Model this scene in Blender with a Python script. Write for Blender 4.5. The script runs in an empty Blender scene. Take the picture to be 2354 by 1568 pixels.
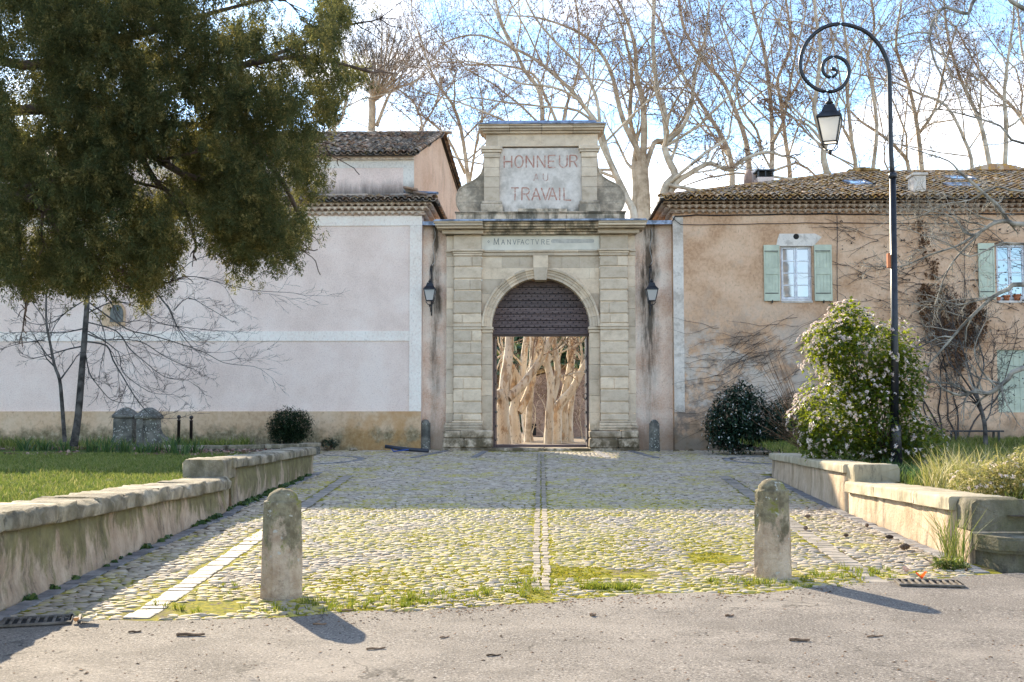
import bpy, math, random
import numpy as np
from math import sin, cos, pi, radians, sqrt, atan2
random.seed(7); np.random.seed(7)
SC = bpy.context.scene
COL = SC.collection
# ---------------------------------------------------------------- camera
EYE = 1.17
PITCH, YAW, FOC = radians(3.6), radians(1.49), 2544.0
cam_d = bpy.data.cameras.new('camera'); cam = bpy.data.objects.new('camera', cam_d); COL.objects.link(cam)
cam.location = (0, 0, EYE); cam.rotation_euler = (pi/2+PITCH, 0, YAW)
cam_d.sensor_width = 36; cam_d.lens = 38.906; cam_d.clip_end = 2000; cam_d.clip_start = 0.1
SC.camera = cam
# ---------------------------------------------------------------- sky, sun, exposure
SUN_EL, SUN_AZ = radians(26.0), radians(28.0)      # azimuth measured to the left of the gate axis
world = bpy.data.worlds.new('World'); SC.world = world; world.use_nodes = True
nt = world.node_tree; nt.nodes.clear()
def wn(t, **k):
    n = nt.nodes.new(t)
    for a, b in k.items(): setattr(n, a, b)
    return n
sky = wn('ShaderNodeTexSky', sky_type='NISHITA', sun_disc=False, sun_elevation=SUN_EL, sun_rotation=-SUN_AZ,
         air_density=1.0, dust_density=0.15, ozone_density=3.0)
bg = wn('ShaderNodeBackground'); bg.inputs['Strength'].default_value = 0.15
out = wn('ShaderNodeOutputWorld')
tc = wn('ShaderNodeTexCoord'); mp = wn('ShaderNodeMapping'); mp.inputs['Scale'].default_value = (2.2, 2.2, 6.0)
nz = wn('ShaderNodeTexNoise'); nz.inputs['Scale'].default_value = 1.5; nz.inputs['Detail'].default_value = 9; nz.inputs['Roughness'].default_value = .58
nz.inputs['Distortion'].default_value = .5
rp = wn('ShaderNodeValToRGB'); rp.color_ramp.elements[0].position = .46; rp.color_ramp.elements[1].position = .74
mx = wn('ShaderNodeMix', data_type='RGBA'); mx.inputs['B'].default_value = (9.0, 7.8, 6.6, 1)
tint = wn('ShaderNodeMix', data_type='RGBA', blend_type='MULTIPLY'); tint.inputs[0].default_value = 1
tint.inputs['B'].default_value = (.82, .90, .91, 1)
L = nt.links.new
L(tc.outputs['Generated'], mp.inputs['Vector']); L(mp.outputs[0], nz.inputs['Vector']); 
sepz = wn('ShaderNodeSeparateXYZ'); lowc = wn('ShaderNodeMapRange'); lowc.inputs['From Min'].default_value = .34; lowc.inputs['From Max'].default_value = .04
lowc.inputs['To Min'].default_value = -.045; lowc.inputs['To Max'].default_value = .055; addc = wn('ShaderNodeMath', operation='ADD')
L(tc.outputs['Generated'], sepz.inputs[0]); L(sepz.outputs[2], lowc.inputs['Value']); L(nz.outputs[0], addc.inputs[0]); L(lowc.outputs[0], addc.inputs[1]); L(addc.outputs[0], rp.inputs[0])
L(sky.outputs[0], tint.inputs['A']); L(tint.outputs['Result'], mx.inputs['A']); L(rp.outputs[0], mx.inputs[0])
L(mx.outputs['Result'], bg.inputs[0]); L(bg.outputs[0], out.inputs[0])
sun_d = bpy.data.lights.new('sun', 'SUN'); sun_d.energy = 4.3; sun_d.angle = radians(.53); sun_d.color = (1, .86, .64)
sun = bpy.data.objects.new('sun', sun_d); COL.objects.link(sun)
from mathutils import Vector, Matrix
SUND = Vector((-sin(SUN_AZ)*cos(SUN_EL), cos(SUN_AZ)*cos(SUN_EL), sin(SUN_EL)))
sun.rotation_euler = SUND.to_track_quat('Z', 'Y').to_euler(); sun.location = (-20, 40, 40)
SC.view_settings.view_transform = 'Standard'; SC.view_settings.look = 'None'
SC.view_settings.exposure = 1.65; SC.view_settings.gamma = 1; SC.view_settings.use_curve_mapping = False
SC.cycles.max_bounces = 6; SC.cycles.diffuse_bounces = 3; SC.cycles.transparent_max_bounces = 8
SC.cycles.sample_clamp_indirect = 6
# ---------------------------------------------------------------- measuring
_r = Vector((cos(YAW), sin(YAW), 0)); _f = Vector((-sin(YAW)*cos(PITCH), cos(YAW)*cos(PITCH), sin(PITCH)))
_u = Vector((sin(YAW)*sin(PITCH), -cos(YAW)*sin(PITCH), cos(PITCH)))
def ray(x, y): x = float(x); y = float(y); return (x-1177)*_r + (784-y)*_u + FOC*_f
def P(x, y, Y):
    Y = float(Y)
    d = ray(x, y); t = Y/d.y
    return Vector((d.x*t, Y, EYE+d.z*t))
SL = 0.0184
def gz(Y):
    if Y < -6: Y = -6
    if Y <= 33.6: return SL*(Y-32.7)
    if Y <= 48: return .0166 - .5*(Y-33.6)/14.4
    return -.483
def G(x, y):
    d = ray(x, y); t = (EYE+SL*32.7)/(SL*d.y-d.z) if True else 0
    return Vector((d.x*t, d.y*t, EYE+d.z*t))
YF = 32.7
def fx(x, Y=YF): return P(x, 770, Y).x
def fz(y, Y=YF): return P(1243, y, Y).z
# ---------------------------------------------------------------- objects
def new_mesh(name, V, F, mats=None, smooth=False, midx=None):
    me = bpy.data.meshes.new(name)
    if isinstance(F, np.ndarray):
        V = np.asarray(V, dtype=np.float32); nf, k = F.shape
        me.vertices.add(len(V)); me.vertices.foreach_set('co', V.ravel())
        me.loops.add(nf*k); me.loops.foreach_set('vertex_index', F.astype(np.int32).ravel())
        me.polygons.add(nf); me.polygons.foreach_set('loop_start', np.arange(0, nf*k, k, dtype=np.int32))
        me.update(calc_edges=True)
    else:
        me.from_pydata([tuple(v) for v in V], [], F)
    if mats is not None:
        for m in (mats if isinstance(mats, (list, tuple)) else [mats]): me.materials.append(m)
    if midx is not None: me.polygons.foreach_set('material_index', np.asarray(midx, dtype=np.int32))
    if smooth: me.polygons.foreach_set('use_smooth', np.ones(len(me.polygons), dtype=bool))
    return me
def tag(o, label=None, cat=None, group=None, kind=None):
    if label: o['label'] = label
    if cat: o['category'] = cat
    if group: o['group'] = group
    if kind: o['kind'] = kind
    return o
def thing(name, loc, label, cat, group=None, rz=0):
    o = bpy.data.objects.new(name, None); COL.objects.link(o); o.location = loc; o.rotation_euler = (0, 0, rz)
    o.empty_display_size = .2
    return tag(o, label, cat, group)
def root_loc(o):
    v = Vector((0, 0, 0))
    while o is not None: v += Vector(o.location); o = o.parent
    return v
def part(name, V, F, mat, parent, smooth=False, label=None, kind=None, world=True):
    """a mesh given in world coordinates, linked under its thing"""
    if world and parent is not None:
        rl = root_loc(parent)
        if isinstance(V, np.ndarray): V = V - np.array(rl, dtype=V.dtype)
        else: V = [Vector(v)-rl for v in V]
    o = bpy.data.objects.new(name, new_mesh(name, V, F, mat, smooth)); COL.objects.link(o); o.parent = parent
    if label: o['label'] = label
    if kind: o['kind'] = kind
    return o
def inst(name, me, parent, loc, rot=(0, 0, 0), sc=(1, 1, 1)):
    o = bpy.data.objects.new(name, me); COL.objects.link(o); o.parent = parent
    o.location = Vector(loc) - (root_loc(parent) if parent else Vector((0, 0, 0))); o.rotation_euler = rot; o.scale = sc
    return o
def struct(name, V, F, mat, smooth=False, label=None):
    o = part(name, V, F, mat, None, smooth); o['kind'] = 'structure'
    if label: o['label'] = label
    return o
def copy_tree(o, parent=None):
    c = o.copy(); COL.objects.link(c)
    if parent is not None: c.parent = parent
    for ch in o.children: copy_tree(ch, c)
    return c
class MB:
    def __init__(s): s.V = []; s.F = []
    def add(s, V, F):
        n = len(s.V); s.V += [Vector(v) for v in V]; s.F += [[i+n for i in f] for f in F]; return s
    def box(s, x0, x1, y0, y1, z0, z1, c=0, jit=0):
        if c <= 0:
            return s.add([(x, y, z) for z in (z0, z1) for y in (y0, y1) for x in (x0, x1)],
                         [(0, 2, 3, 1), (4, 5, 7, 6), (0, 1, 5, 4), (2, 6, 7, 3), (0, 4, 6, 2), (1, 3, 7, 5)])
        V = []; idx = {}
        c = min(c, (x1-x0)*.45, (y1-y0)*.45, (z1-z0)*.45)
        for sx in (0, 1):
            for sy in (0, 1):
                for sz in (0, 1):
                    j = [random.uniform(-jit, jit) for _ in range(3)]
                    p = [(x0, x1)[sx]+j[0], (y0, y1)[sy]+j[1], (z0, z1)[sz]+j[2]]
                    for a in range(3):
                        q = list(p)
                        for b in range(3):
                            if b != a: q[b] += c*(1 if (sx, sy, sz)[b] == 0 else -1)
                        idx[(sx, sy, sz, a)] = len(V); V.append(q)
        F = []
        for s0 in (0, 1):
            o = [(0, 0), (1, 0), (1, 1), (0, 1)]
            f = [idx[(s0, a, b, 0)] for a, b in o]; F.append(f if s0 else f[::-1])
            f = [idx[(a, s0, b, 1)] for a, b in o]; F.append(f[::-1] if s0 else f)
            f = [idx[(a, b, s0, 2)] for a, b in o]; F.append(f if s0 else f[::-1])
        for a in (0, 1):
            for b in (0, 1):
                k = (a+b) % 2
                f = [idx[(0, a, b, 1)], idx[(1, a, b, 1)], idx[(1, a, b, 2)], idx[(0, a, b, 2)]]; F.append(f if not k else f[::-1])
                f = [idx[(a, 0, b, 2)], idx[(a, 1, b, 2)], idx[(a, 1, b, 0)], idx[(a, 0, b, 0)]]; F.append(f if not k else f[::-1])
                f = [idx[(a, b, 0, 0)], idx[(a, b, 1, 0)], idx[(a, b, 1, 1)], idx[(a, b, 0, 1)]]; F.append(f if not k else f[::-1])
        for a in (0, 1):
            for b in (0, 1):
                for d in (0, 1):
                    f = [idx[(a, b, d, 0)], idx[(a, b, d, 1)], idx[(a, b, d, 2)]]
                    F.append(f if (a+b+d) % 2 else f[::-1])
        return s.add(V, F)
    def prism(s, poly, y0, y1):
        """poly: list of (x, z), extruded along y"""
        n = len(poly); V = [(x, y0, z) for x, z in poly]+[(x, y1, z) for x, z in poly]
        F = [list(range(n)), list(range(2*n-1, n-1, -1))]+[[i, i+n, (i+1) % n+n, (i+1) % n] for i in range(n)]
        return s.add(V, F)
    def zprism(s, poly, z0, z1, taper=1.0, c=None):
        n = len(poly)
        if c is None: c = (sum(p[0] for p in poly)/n, sum(p[1] for p in poly)/n)
        V = [(x, y, z0) for x, y in poly]+[(c[0]+(x-c[0])*taper, c[1]+(y-c[1])*taper, z1) for x, y in poly]
        F = [list(range(n-1, -1, -1)), list(range(n, 2*n))]+[[i, (i+1) % n, (i+1) % n+n, i+n] for i in range(n)]
        return s.add(V, F)
    def lathe(s, prof, c=(0, 0, 0), n=16, ang0=0):
        V = []; F = []
        for r, z in prof:
            for i in range(n):
                a = ang0+2*pi*i/n; V.append((c[0]+r*cos(a), c[1]+r*sin(a), c[2]+z))
        for k in range(len(prof)-1):
            for i in range(n):
                F.append([k*n+i, k*n+(i+1) % n, (k+1)*n+(i+1) % n, (k+1)*n+i])
        F.append(list(range(n-1, -1, -1))); F.append([len(V)-n+i for i in range(n)])
        return s.add(V, F)
    def tube(s, pts, r, n=8):
        pts = [Vector(p) for p in pts]; k = len(pts)
        if not hasattr(r, '__len__'): r = [r]*k
        V, F = tubes_np(np.array([[tuple(p) for p in pts]]), np.array([r], dtype=float), n)
        s.add([tuple(v) for v in V], [list(f) for f in F])
        m = len(s.V); tot = k*n
        s.F.append([m-tot+i for i in range(n)][::-1]); s.F.append([m-n+i for i in range(n)])
        return s
    def quad(s, a, b, c, d): return s.add([a, b, c, d], [(0, 1, 2, 3)])
    def build(s, name, mat, parent, smooth=False, label=None, kind=None): return part(name, s.V, s.F, mat, parent, smooth, label, kind)
def tubes_np(PT, R, S):
    """PT (N,K,3), R (N,K) -> verts, quad faces of N open tubes with S sides"""
    PT = np.asarray(PT, float); N, K, _ = PT.shape
    T = np.empty_like(PT); T[:, 1:-1] = PT[:, 2:]-PT[:, :-2]; T[:, 0] = PT[:, 1]-PT[:, 0]; T[:, -1] = PT[:, -1]-PT[:, -2]
    T /= np.linalg.norm(T, axis=2, keepdims=True)+1e-9
    ref = np.zeros_like(T); d0 = PT[:, -1]-PT[:, 0]; d0 /= np.linalg.norm(d0, axis=1, keepdims=True)+1e-9
    rv = np.where(np.abs(d0[:, 2:3]) > .8, np.array([[1., 0, 0]]), np.array([[0, 0, 1.]])); ref[:] = rv[:, None, :]
    A = np.cross(T, ref); A /= np.linalg.norm(A, axis=2, keepdims=True)+1e-9; B = np.cross(T, A)
    an = np.arange(S)*2*pi/S
    V = PT[:, :, None, :]+R[:, :, None, None]*(A[:, :, None, :]*np.cos(an)[None, None, :, None]+B[:, :, None, :]*np.sin(an)[None, None, :, None])
    V = V.reshape(-1, 3)
    n = np.arange(N)[:, None, None]*K*S; k = np.arange(K-1)[None, :, None]*S; i = np.arange(S)[None, None, :]; j = (i+1) % S
    F = np.stack([n+k+i+0*j, n+k+j, n+k+S+j, n+k+S+i+0*j], axis=-1).reshape(-1, 4)
    return V, F
class Tubes:
    """collects many polylines, builds them in batches"""
    def __init__(s): s.d = {}
    def add(s, pts, rad, S): s.d.setdefault((len(pts), S), []).append((pts, rad))
    def mesh(s):
        Vs = []; Fs = []; n = 0
        for (K, S), L_ in s.d.items():
            V, F = tubes_np(np.array([p for p, r in L_], float), np.array([r for p, r in L_], float), S)
            Vs.append(V); Fs.append(F+n); n += len(V)
        return np.concatenate(Vs), np.concatenate(Fs)
def rotm(az, tilt, roll):
    """arrays of angles -> (N,3,3): roll about own z, tilt about x, then azimuth about z"""
    z = np.zeros_like(az); o = np.ones_like(az)
    ca, sa, ct, st, cr, sr = np.cos(az), np.sin(az), np.cos(tilt), np.sin(tilt), np.cos(roll), np.sin(roll)
    Ra = np.stack([ca, -sa, z, sa, ca, z, z, z, o], -1).reshape(-1, 3, 3)
    Rt = np.stack([o, z, z, z, ct, -st, z, st, ct], -1).reshape(-1, 3, 3)
    Rr = np.stack([cr, -sr, z, sr, cr, z, z, z, o], -1).reshape(-1, 3, 3)
    return Ra @ Rt @ Rr
def scatter(tv, tf, pos, R, sc):
    """template verts (n,3), faces (m,k), N positions, (N,3,3) rotations, (N,) or (N,3) scales -> one mesh"""
    tv = np.asarray(tv, float); tf = np.asarray(tf); pos = np.asarray(pos, float); N = len(pos)
    sc = np.asarray(sc, float)
    if sc.ndim == 1: sc = np.repeat(sc[:, None], 3, 1)
    V = np.einsum('nij,nkj->nki', R, tv[None]*sc[:, None, :])+pos[:, None, :]
    F = tf[None]+(np.arange(N)*len(tv))[:, None, None]
    return V.reshape(-1, 3), F.reshape(-1, tf.shape[1])
def merge(*ms):
    Vs = []; Fs = []; n = 0
    for V, F in ms: Vs.append(V); Fs.append(F+n); n += len(V)
    return np.concatenate(Vs), np.concatenate(Fs)
def pip(x, y, poly):
    """point-in-polygon for arrays"""
    x = np.asarray(x, float); y = np.asarray(y, float); r = np.zeros(x.shape, bool); n = len(poly)
    for i in range(n):
        x1, y1 = poly[i]; x2, y2 = poly[(i+1) % n]
        c = ((y1 > y) != (y2 > y)); xi = (x2-x1)*(y-y1)/((y2-y1) if y2 != y1 else 1e-9)+x1
        r ^= c & (x < xi)
    return r
_gr = np.random.RandomState(3).rand(64, 64)
def vnoise(x, y, s=1.0):
    """cheap 2-D value noise, arrays"""
    x = np.asarray(x, float)/s+100; y = np.asarray(y, float)/s+100
    xi = np.floor(x).astype(int); yi = np.floor(y).astype(int); fx_ = x-xi; fy_ = y-yi
    fx_ = fx_*fx_*(3-2*fx_); fy_ = fy_*fy_*(3-2*fy_)
    a = _gr[xi % 64, yi % 64]; b = _gr[(xi+1) % 64, yi % 64]; c = _gr[xi % 64, (yi+1) % 64]; d = _gr[(xi+1) % 64, (yi+1) % 64]
    return (a*(1-fx_)+b*fx_)*(1-fy_)+(c*(1-fx_)+d*fx_)*fy_
# ---------------------------------------------------------------- materials
class M:
    def __init__(s, name, rough=.85, spec=.3, metal=0):
        s.m = bpy.data.materials.new(name); s.m.use_nodes = True; s.t = s.m.node_tree
        s.b = s.t.nodes['Principled BSDF']; s.b.inputs['Roughness'].default_value = rough; s.b.inputs['Metallic'].default_value = metal
        s.b.inputs['Specular IOR Level'].default_value = spec
        g = s.t.nodes.new('ShaderNodeNewGeometry'); s.geo = g; s.pos = g.outputs['Position']; s.rnd = g.outputs['Random Per Island']
    def n(s, t, **k):
        n = s.t.nodes.new(t)
        for a, b in k.items(): setattr(n, a, b)
        return n
    def l(s, a, b):
        if hasattr(a, 'is_output') or hasattr(a, 'links'): s.t.links.new(a, b)
        else: b.default_value = a if not (isinstance(a, (tuple, list)) and len(a) == 3 and b.type == 'RGBA') else (*a, 1)
    def vec(s, sc=(1, 1, 1), v=None):
        mp_ = s.n('ShaderNodeMapping'); mp_.inputs['Scale'].default_value = sc; s.l(v or s.pos, mp_.inputs['Vector']); return mp_.outputs[0]
    def noise(s, scale=1, detail=5, rough=.6, sc=(1, 1, 1), dist=0):
        q = s.n('ShaderNodeTexNoise'); q.inputs['Scale'].default_value = scale; q.inputs['Detail'].default_value = detail
        q.inputs['Roughness'].default_value = rough; q.inputs['Distortion'].default_value = dist; s.l(s.vec(sc), q.inputs['Vector']); return q.outputs['Fac']
    def voro(s, scale, sc=(1, 1, 1), feature='F1'):
        q = s.n('ShaderNodeTexVoronoi', feature=feature); q.inputs['Scale'].default_value = scale; s.l(s.vec(sc), q.inputs['Vector']); return q.outputs['Distance']
    def ramp(s, f, stops):
        r = s.n('ShaderNodeValToRGB'); e = r.color_ramp.elements
        if stops[0][0] >= .25 and stops[-1][0] <= .85: stops = [(.5+(p-.5)*.55, c) for p, c in stops]
        while len(e) < len(stops): e.new(.5)
        for i, (p, c) in enumerate(stops):
            e[i].position = p; e[i].color = (c, c, c, 1) if not hasattr(c, '__len__') else (*c, 1)
        s.l(f, r.inputs[0]); return r.outputs[0]
    def step(s, f, a, b):
        r = s.n('ShaderNodeMapRange'); r.interpolation_type = 'SMOOTHSTEP'
        r.inputs['From Min'].default_value = a; r.inputs['From Max'].default_value = b; s.l(f, r.inputs['Value']); return r.outputs[0]
    def mix(s, f, a, b, mode='MIX'):
        q = s.n('ShaderNodeMix', data_type='RGBA', blend_type=mode)
        s.l(f, q.inputs[0]); s.l(a, q.inputs['A']); s.l(b, q.inputs['B']); return q.outputs['Result']
    def math(s, op, a, b=0.0):
        q = s.n('ShaderNodeMath', operation=op); s.l(a, q.inputs[0]); s.l(b, q.inputs[1]); return q.outputs[0]
    def mul(s, a, b): return s.math('MULTIPLY', a, b)
    def addm(s, a, b): return s.math('ADD', a, b)
    def xyz(s):
        q = s.n('ShaderNodeSeparateXYZ'); s.l(s.pos, q.inputs[0]); return q.outputs[0], q.outputs[1], q.outputs[2]
    def objrnd(s): return s.n('ShaderNodeObjectInfo').outputs['Random']
    def col(s, c): s.l(c, s.b.inputs['Base Color']); return s
    def bump(s, h, strength=.3, dist=.02):
        q = s.n('ShaderNodeBump'); q.inputs['Strength'].default_value = strength; q.inputs['Distance'].default_value = dist
        s.l(h, q.inputs['Height']); s.l(q.outputs[0], s.b.inputs['Normal']); return s
    def leaf(s, color, tr=.45, trc=None):
        """thin leaf: diffuse plus translucent light"""
        t = s.n('ShaderNodeBsdfTranslucent'); s.l(trc or color, t.inputs['Color']); x = s.n('ShaderNodeMixShader'); x.inputs[0].default_value = tr
        s.l(color, s.b.inputs['Base Color']); s.l(s.b.outputs[0], x.inputs[1]); s.l(t.outputs[0], x.inputs[2])
        o = s.t.nodes['Material Output']; s.l(x.outputs[0], o.inputs['Surface']); return s
def plain(name, c, rough=.6, spec=.4, metal=0, var=.12, sc=6, bump=.1):
    m = M(name, rough, spec, metal); f = m.noise(sc, 6)
    m.col(m.ramp(f, [(.3, tuple(x*(1-var*1.6) for x in c)), (.7, tuple(min(1, x*(1+var)) for x in c))]))
    if bump: m.bump(m.noise(sc*12, 3), bump, .004)
    return m.m
# ---------------------------------------------------------------- the materials of the place
def mk_stone(name, a, b, c, sc=2.2, bump=.5, grain=60, blocks=True, dirt=None):
    m = M(name, .9, .2)
    base = m.ramp(m.noise(sc*1.3, 9, .68, (1, 1, 1.35)), [(.22, a), (.5, b), (.78, c)])
    if blocks: base = m.mix(1, base, m.ramp(m.objrnd(), [(0, (.78, .765, .74)), (.5, (.98, .96, .93)), (1, (1.14, 1.10, 1.04))]), 'MULTIPLY')
    base = m.mix(m.mul(m.step(m.noise(26, 4), .56, .75), .35), base, tuple(x*.5 for x in a))
    if dirt: base = dirt(m, base)
    m.col(base); h = m.addm(m.mul(m.noise(grain, 4, .7), .5), m.noise(9, 5, .6)); m.bump(h, bump, .02); return m.m
def gate_dirt(m, base):
    x, y, z = m.xyz()
    low = m.step(m.addm(z, m.mul(m.noise(3, 6), -1.4)), .35, -.55)            # damp, earth-stained plinths
    base = m.mix(m.mul(low, m.step(m.noise(4, 7, .7), .30, .55)), base, (.12, .092, .055))
    return base
def band_dirt(z0, z1, col, amt=.8, sc=(1.6, 1.6, .5), lo=.35, hi=.62):
    """weathering band between two heights, runs downwards in streaks"""
    def f(m, base):
        x, y, z = m.xyz()
        w = m.mul(m.step(z, z0-.06, z0+.02), m.step(z, z1+.25, z1-.1))
        k = m.mul(w, m.step(m.noise(2.4, 7, .7, sc), lo, hi))
        return m.mix(m.mul(k, amt), base, col)
    return f
LIME = ((.43, .335, .24), (.65, .535, .41), (.76, .65, .52))
MAT = {}
MAT['gate_stone'] = mk_stone('gate_stone', *LIME, dirt=gate_dirt)
MAT['gate_stone_stained'] = mk_stone('gate_stone_stained', *LIME, dirt=band_dirt(4.5, 7.3, (.06, .058, .04), .8, (1.3, 1, .5), .40, .60))
def scroll_dirt(m, base):
    return m.mix(m.mul(m.step(m.noise(1.9, 8, .75), .34, .62), .8), base, (.15, .13, .10))
MAT['gate_stone_lichen'] = mk_stone('gate_stone_lichen', *LIME, dirt=scroll_dirt)
MAT['jamb_stone'] = mk_stone('jamb_stone', (.46, .37, .27), (.62, .505, .38), (.70, .58, .45), bump=.3, dirt=gate_dirt)
m = M('painted_panel', .85, .2)
c = m.ramp(m.noise(3.2, 9, .7), [(.3, (.50, .445, .385)), (.55, (.66, .59, .52)), (.75, (.74, .67, .60))])
x, y, z = m.xyz(); k = m.mul(m.step(z, 7.38, 7.08), m.step(m.noise(3, 6, .7, (1, 1, .6)), .4, .6)); c = m.mix(m.mul(k, .8), c, (.10, .10, .08))
m.col(c); m.bump(m.noise(30, 5), .15, .01); MAT['painted_panel'] = m.m
m = M('worn_red_paint', .85, .2)
MAT['worn_red_paint'] = m.col(m.mix(m.step(m.noise(9, 9, .8), .49, .66), m.ramp(m.noise(8, 4), [(.3, (.38, .17, .13)), (.7, (.50, .30, .23))]), (.64, .575, .51))).m
m = M('pale_inscription', .85, .2); MAT['pale_inscription'] = m.col(m.ramp(m.noise(2.5, 6), [(.3, (.64, .60, .51)), (.7, (.76, .71, .61))])).m
MAT['cut_letter'] = plain('cut_letter', (.13, .14, .15), .9)
MAT['faint_letter'] = plain('faint_letter', (.50, .48, .44), .9)
MAT['zinc'] = plain('zinc', (.21, .25, .33), .45, .5, .55, .35, 5, .2)
MAT['black_iron'] = plain('black_iron', (.016, .018, .024), .38, .5, .2, .25, 9, .1)
MAT['dark_iron'] = plain('dark_iron', (.025, .018, .018), .45, .5, .1, .2, 9, .1)
def frosted():
    m = M('frosted_glass', .35, .5); t = m.n('ShaderNodeBsdfTranslucent'); t.inputs['Color'].default_value = (.9, .88, .84, 1)
    x = m.n('ShaderNodeMixShader'); x.inputs[0].default_value = .6; m.b.inputs['Base Color'].default_value = (.75, .75, .74, 1)
    m.l(m.b.outputs[0], x.inputs[1]); m.l(t.outputs[0], x.inputs[2]); m.l(x.outputs[0], m.t.nodes['Material Output'].inputs['Surface']); return m.m
MAT['dim_glass'] = plain('dim_glass', (.05, .05, .055), .15, .5)
MAT['frosted_glass'] = frosted()
m = M('window_glass', .04, .8); m.col((.10, .12, .15)); m.b.inputs['Coat Weight'].default_value = 1; m.b.inputs['Coat Roughness'].default_value = .02
m.b.inputs['Specular IOR Level'].default_value = 1; m.b.inputs['Metallic'].default_value = .55; m.b.inputs['Base Color'].default_value = (.30, .31, .33, 1); m.bump(m.noise(2.5, 1), .05, .02)
MAT['window_glass'] = m.m
MAT['white_frame'] = plain('white_frame', (.72, .74, .78), .5)
MAT['green_paint'] = plain('green_paint', (.52, .56, .43), .6, var=.08, sc=3)
MAT['plank_brown'] = None
m = M('plank_brown', .6, .35); g = m.noise(3, 7, .65, (1, 1, 14))
c = m.ramp(g, [(.3, (.075, .05, .048)), (.6, (.12, .085, .08)), (.8, (.16, .12, .11))]); c = m.mix(1, c, m.ramp(m.objrnd(), [(0, (.8, .8, .8)), (1, (1.15, 1.1, 1.1))]), 'MULTIPLY')
m.col(c).bump(g, .25, .01); MAT['plank_brown'] = m.m
# render walls
def mk_render(name, a, b, c, rough_scale=34, bump=.5, dirt=None, big=.7):
    m = M(name, .93, .15)
    base = m.ramp(m.noise(big, 8, .6), [(.3, a), (.52, b), (.72, c)])
    base = m.mix(m.mul(m.step(m.noise(rough_scale*1.3, 3, .6, (1, 1, .55)), .56, .70), .46), base, tuple(v*.52 for v in a))
    base = m.mix(m.mul(m.step(m.noise(rough_scale*.9, 2, .5), .60, .42), .20), base, tuple(min(1, v*1.35) for v in c))
    if dirt: base = dirt(m, base)
    m.col(base); m.bump(m.addm(m.noise(rough_scale, 4, .65), m.mul(m.noise(rough_scale*3, 2), .4)), bump, .02); return m.m
MAT['pink_render'] = mk_render('pink_render', (.69, .53, .455), (.765, .60, .52), (.81, .66, .58))
MAT['cream_band'] = mk_render('cream_band', (.76, .65, .565), (.80, .70, .62), (.84, .75, .67), 20, .12)
def ochre_dirt(m, base):
    x, y, z = m.xyz()
    d = m.step(m.addm(z, m.mul(m.noise(2.1, 7, .68, (1, 1, .9)), -1.35)), .12, -.26)
    base = m.mix(m.mul(d, .9), base, m.ramp(m.noise(7, 7, .7), [(.3, (.10, .082, .045)), (.6, (.24, .20, .12)), (.75, (.36, .31, .22))]))
    o = m.mul(m.step(x, -7.2, -4.6), m.step(m.noise(1.3, 6), .42, .6)); base = m.mix(m.mul(o, .6), base, (.45, .24, .085))
    return base
MAT['ochre_base'] = mk_render('ochre_base', (.48, .32, .19), (.56, .39, .25), (.60, .45, .31), 12, .2, ochre_dirt)
def link_dirt(x0, half):
    def f(m, base):
        x, y, z = m.xyz()
        d = m.math('ABSOLUTE', m.addm(m.addm(x, -x0), m.mul(m.addm(m.noise(1.1, 4, .6), -.5), -.5)))
        s = m.mul(m.step(d, half*2.1, half*.1), m.step(m.noise(2.6, 8, .72, (2.4, 1, .3)), .25, .72))
        up = m.addm(m.mul(m.step(z, .8, 5.2), 1.1), .45)
        base = m.mix(m.math('MINIMUM', m.mul(s, up), .90), base, (.05, .04, .028))
        low = m.step(m.addm(z, m.mul(m.noise(2, 6), -1.2)), .5, -.2); base = m.mix(m.mul(low, .6), base, (.30, .19, .11)); return base
    return f
MAT['left_link_render'] = mk_render('left_link_render', (.66, .44, .32), (.77, .58, .46), (.82, .68, .57), 26, .55, link_dirt(fx(999), .12), big=1.3)
MAT['right_link_render'] = mk_render('right_link_render', (.66, .44, .32), (.77, .58, .46), (.82, .68, .57), 26, .55, link_dirt(fx(1494), .19), big=1.3)
def cottage_dirt(m, base):
    x, y, z = m.xyz()
    w = m.mul(m.step(x, 11.0, 6.0), m.step(z, 4.8, 2.6))
    base = m.mix(m.mul(w, m.mul(m.step(m.noise(2.2, 9, .75), .42, .60), .85)), base, (.17, .145, .125))
    base = m.mix(m.mul(w, m.mul(m.step(m.noise(.9, 8, .7), .46, .57), .8)), base, (.60, .52, .44))
    base = m.mix(m.mul(m.step(m.noise(1.3, 6, .6), .55, .7), .4), base, (.44, .36, .28))
    low = m.step(m.addm(z, m.mul(m.noise(1.6, 6), -1.3)), .35, -.3); return m.mix(m.mul(low, .75), base, (.16, .12, .08))
MAT['tan_render'] = mk_render('tan_render', (.48, .285, .165), (.60, .385, .245), (.67, .46, .31), 16, .45, cottage_dirt, big=1.1)
MAT['old_quoin'] = mk_render('old_quoin', (.52, .45, .38), (.62, .55, .475), (.69, .63, .56), 14, .3, lambda m, b: m.mix(m.mul(m.step(m.noise(3, 7, .7), .5, .62), .5), b, (.33, .28, .23)))
def upper_dirt(m, base):
    x, y, z = m.xyz()
    d = m.step(m.addm(z, m.mul(m.noise(1.5, 7, .7, (1.2, 1, .25)), -1.3)), 7.85, 7.15)
    return m.mix(m.mul(d, .88), base, (.07, .06, .05))
MAT['upper_pink_render'] = mk_render('upper_pink_render', (.69, .53, .455), (.765, .60, .52), (.81, .66, .58), dirt=upper_dirt)
MAT['upper_cream'] = mk_render('upper_cream', (.60, .54, .47), (.66, .61, .54), (.71, .67, .60), 20, .15, upper_dirt)
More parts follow.
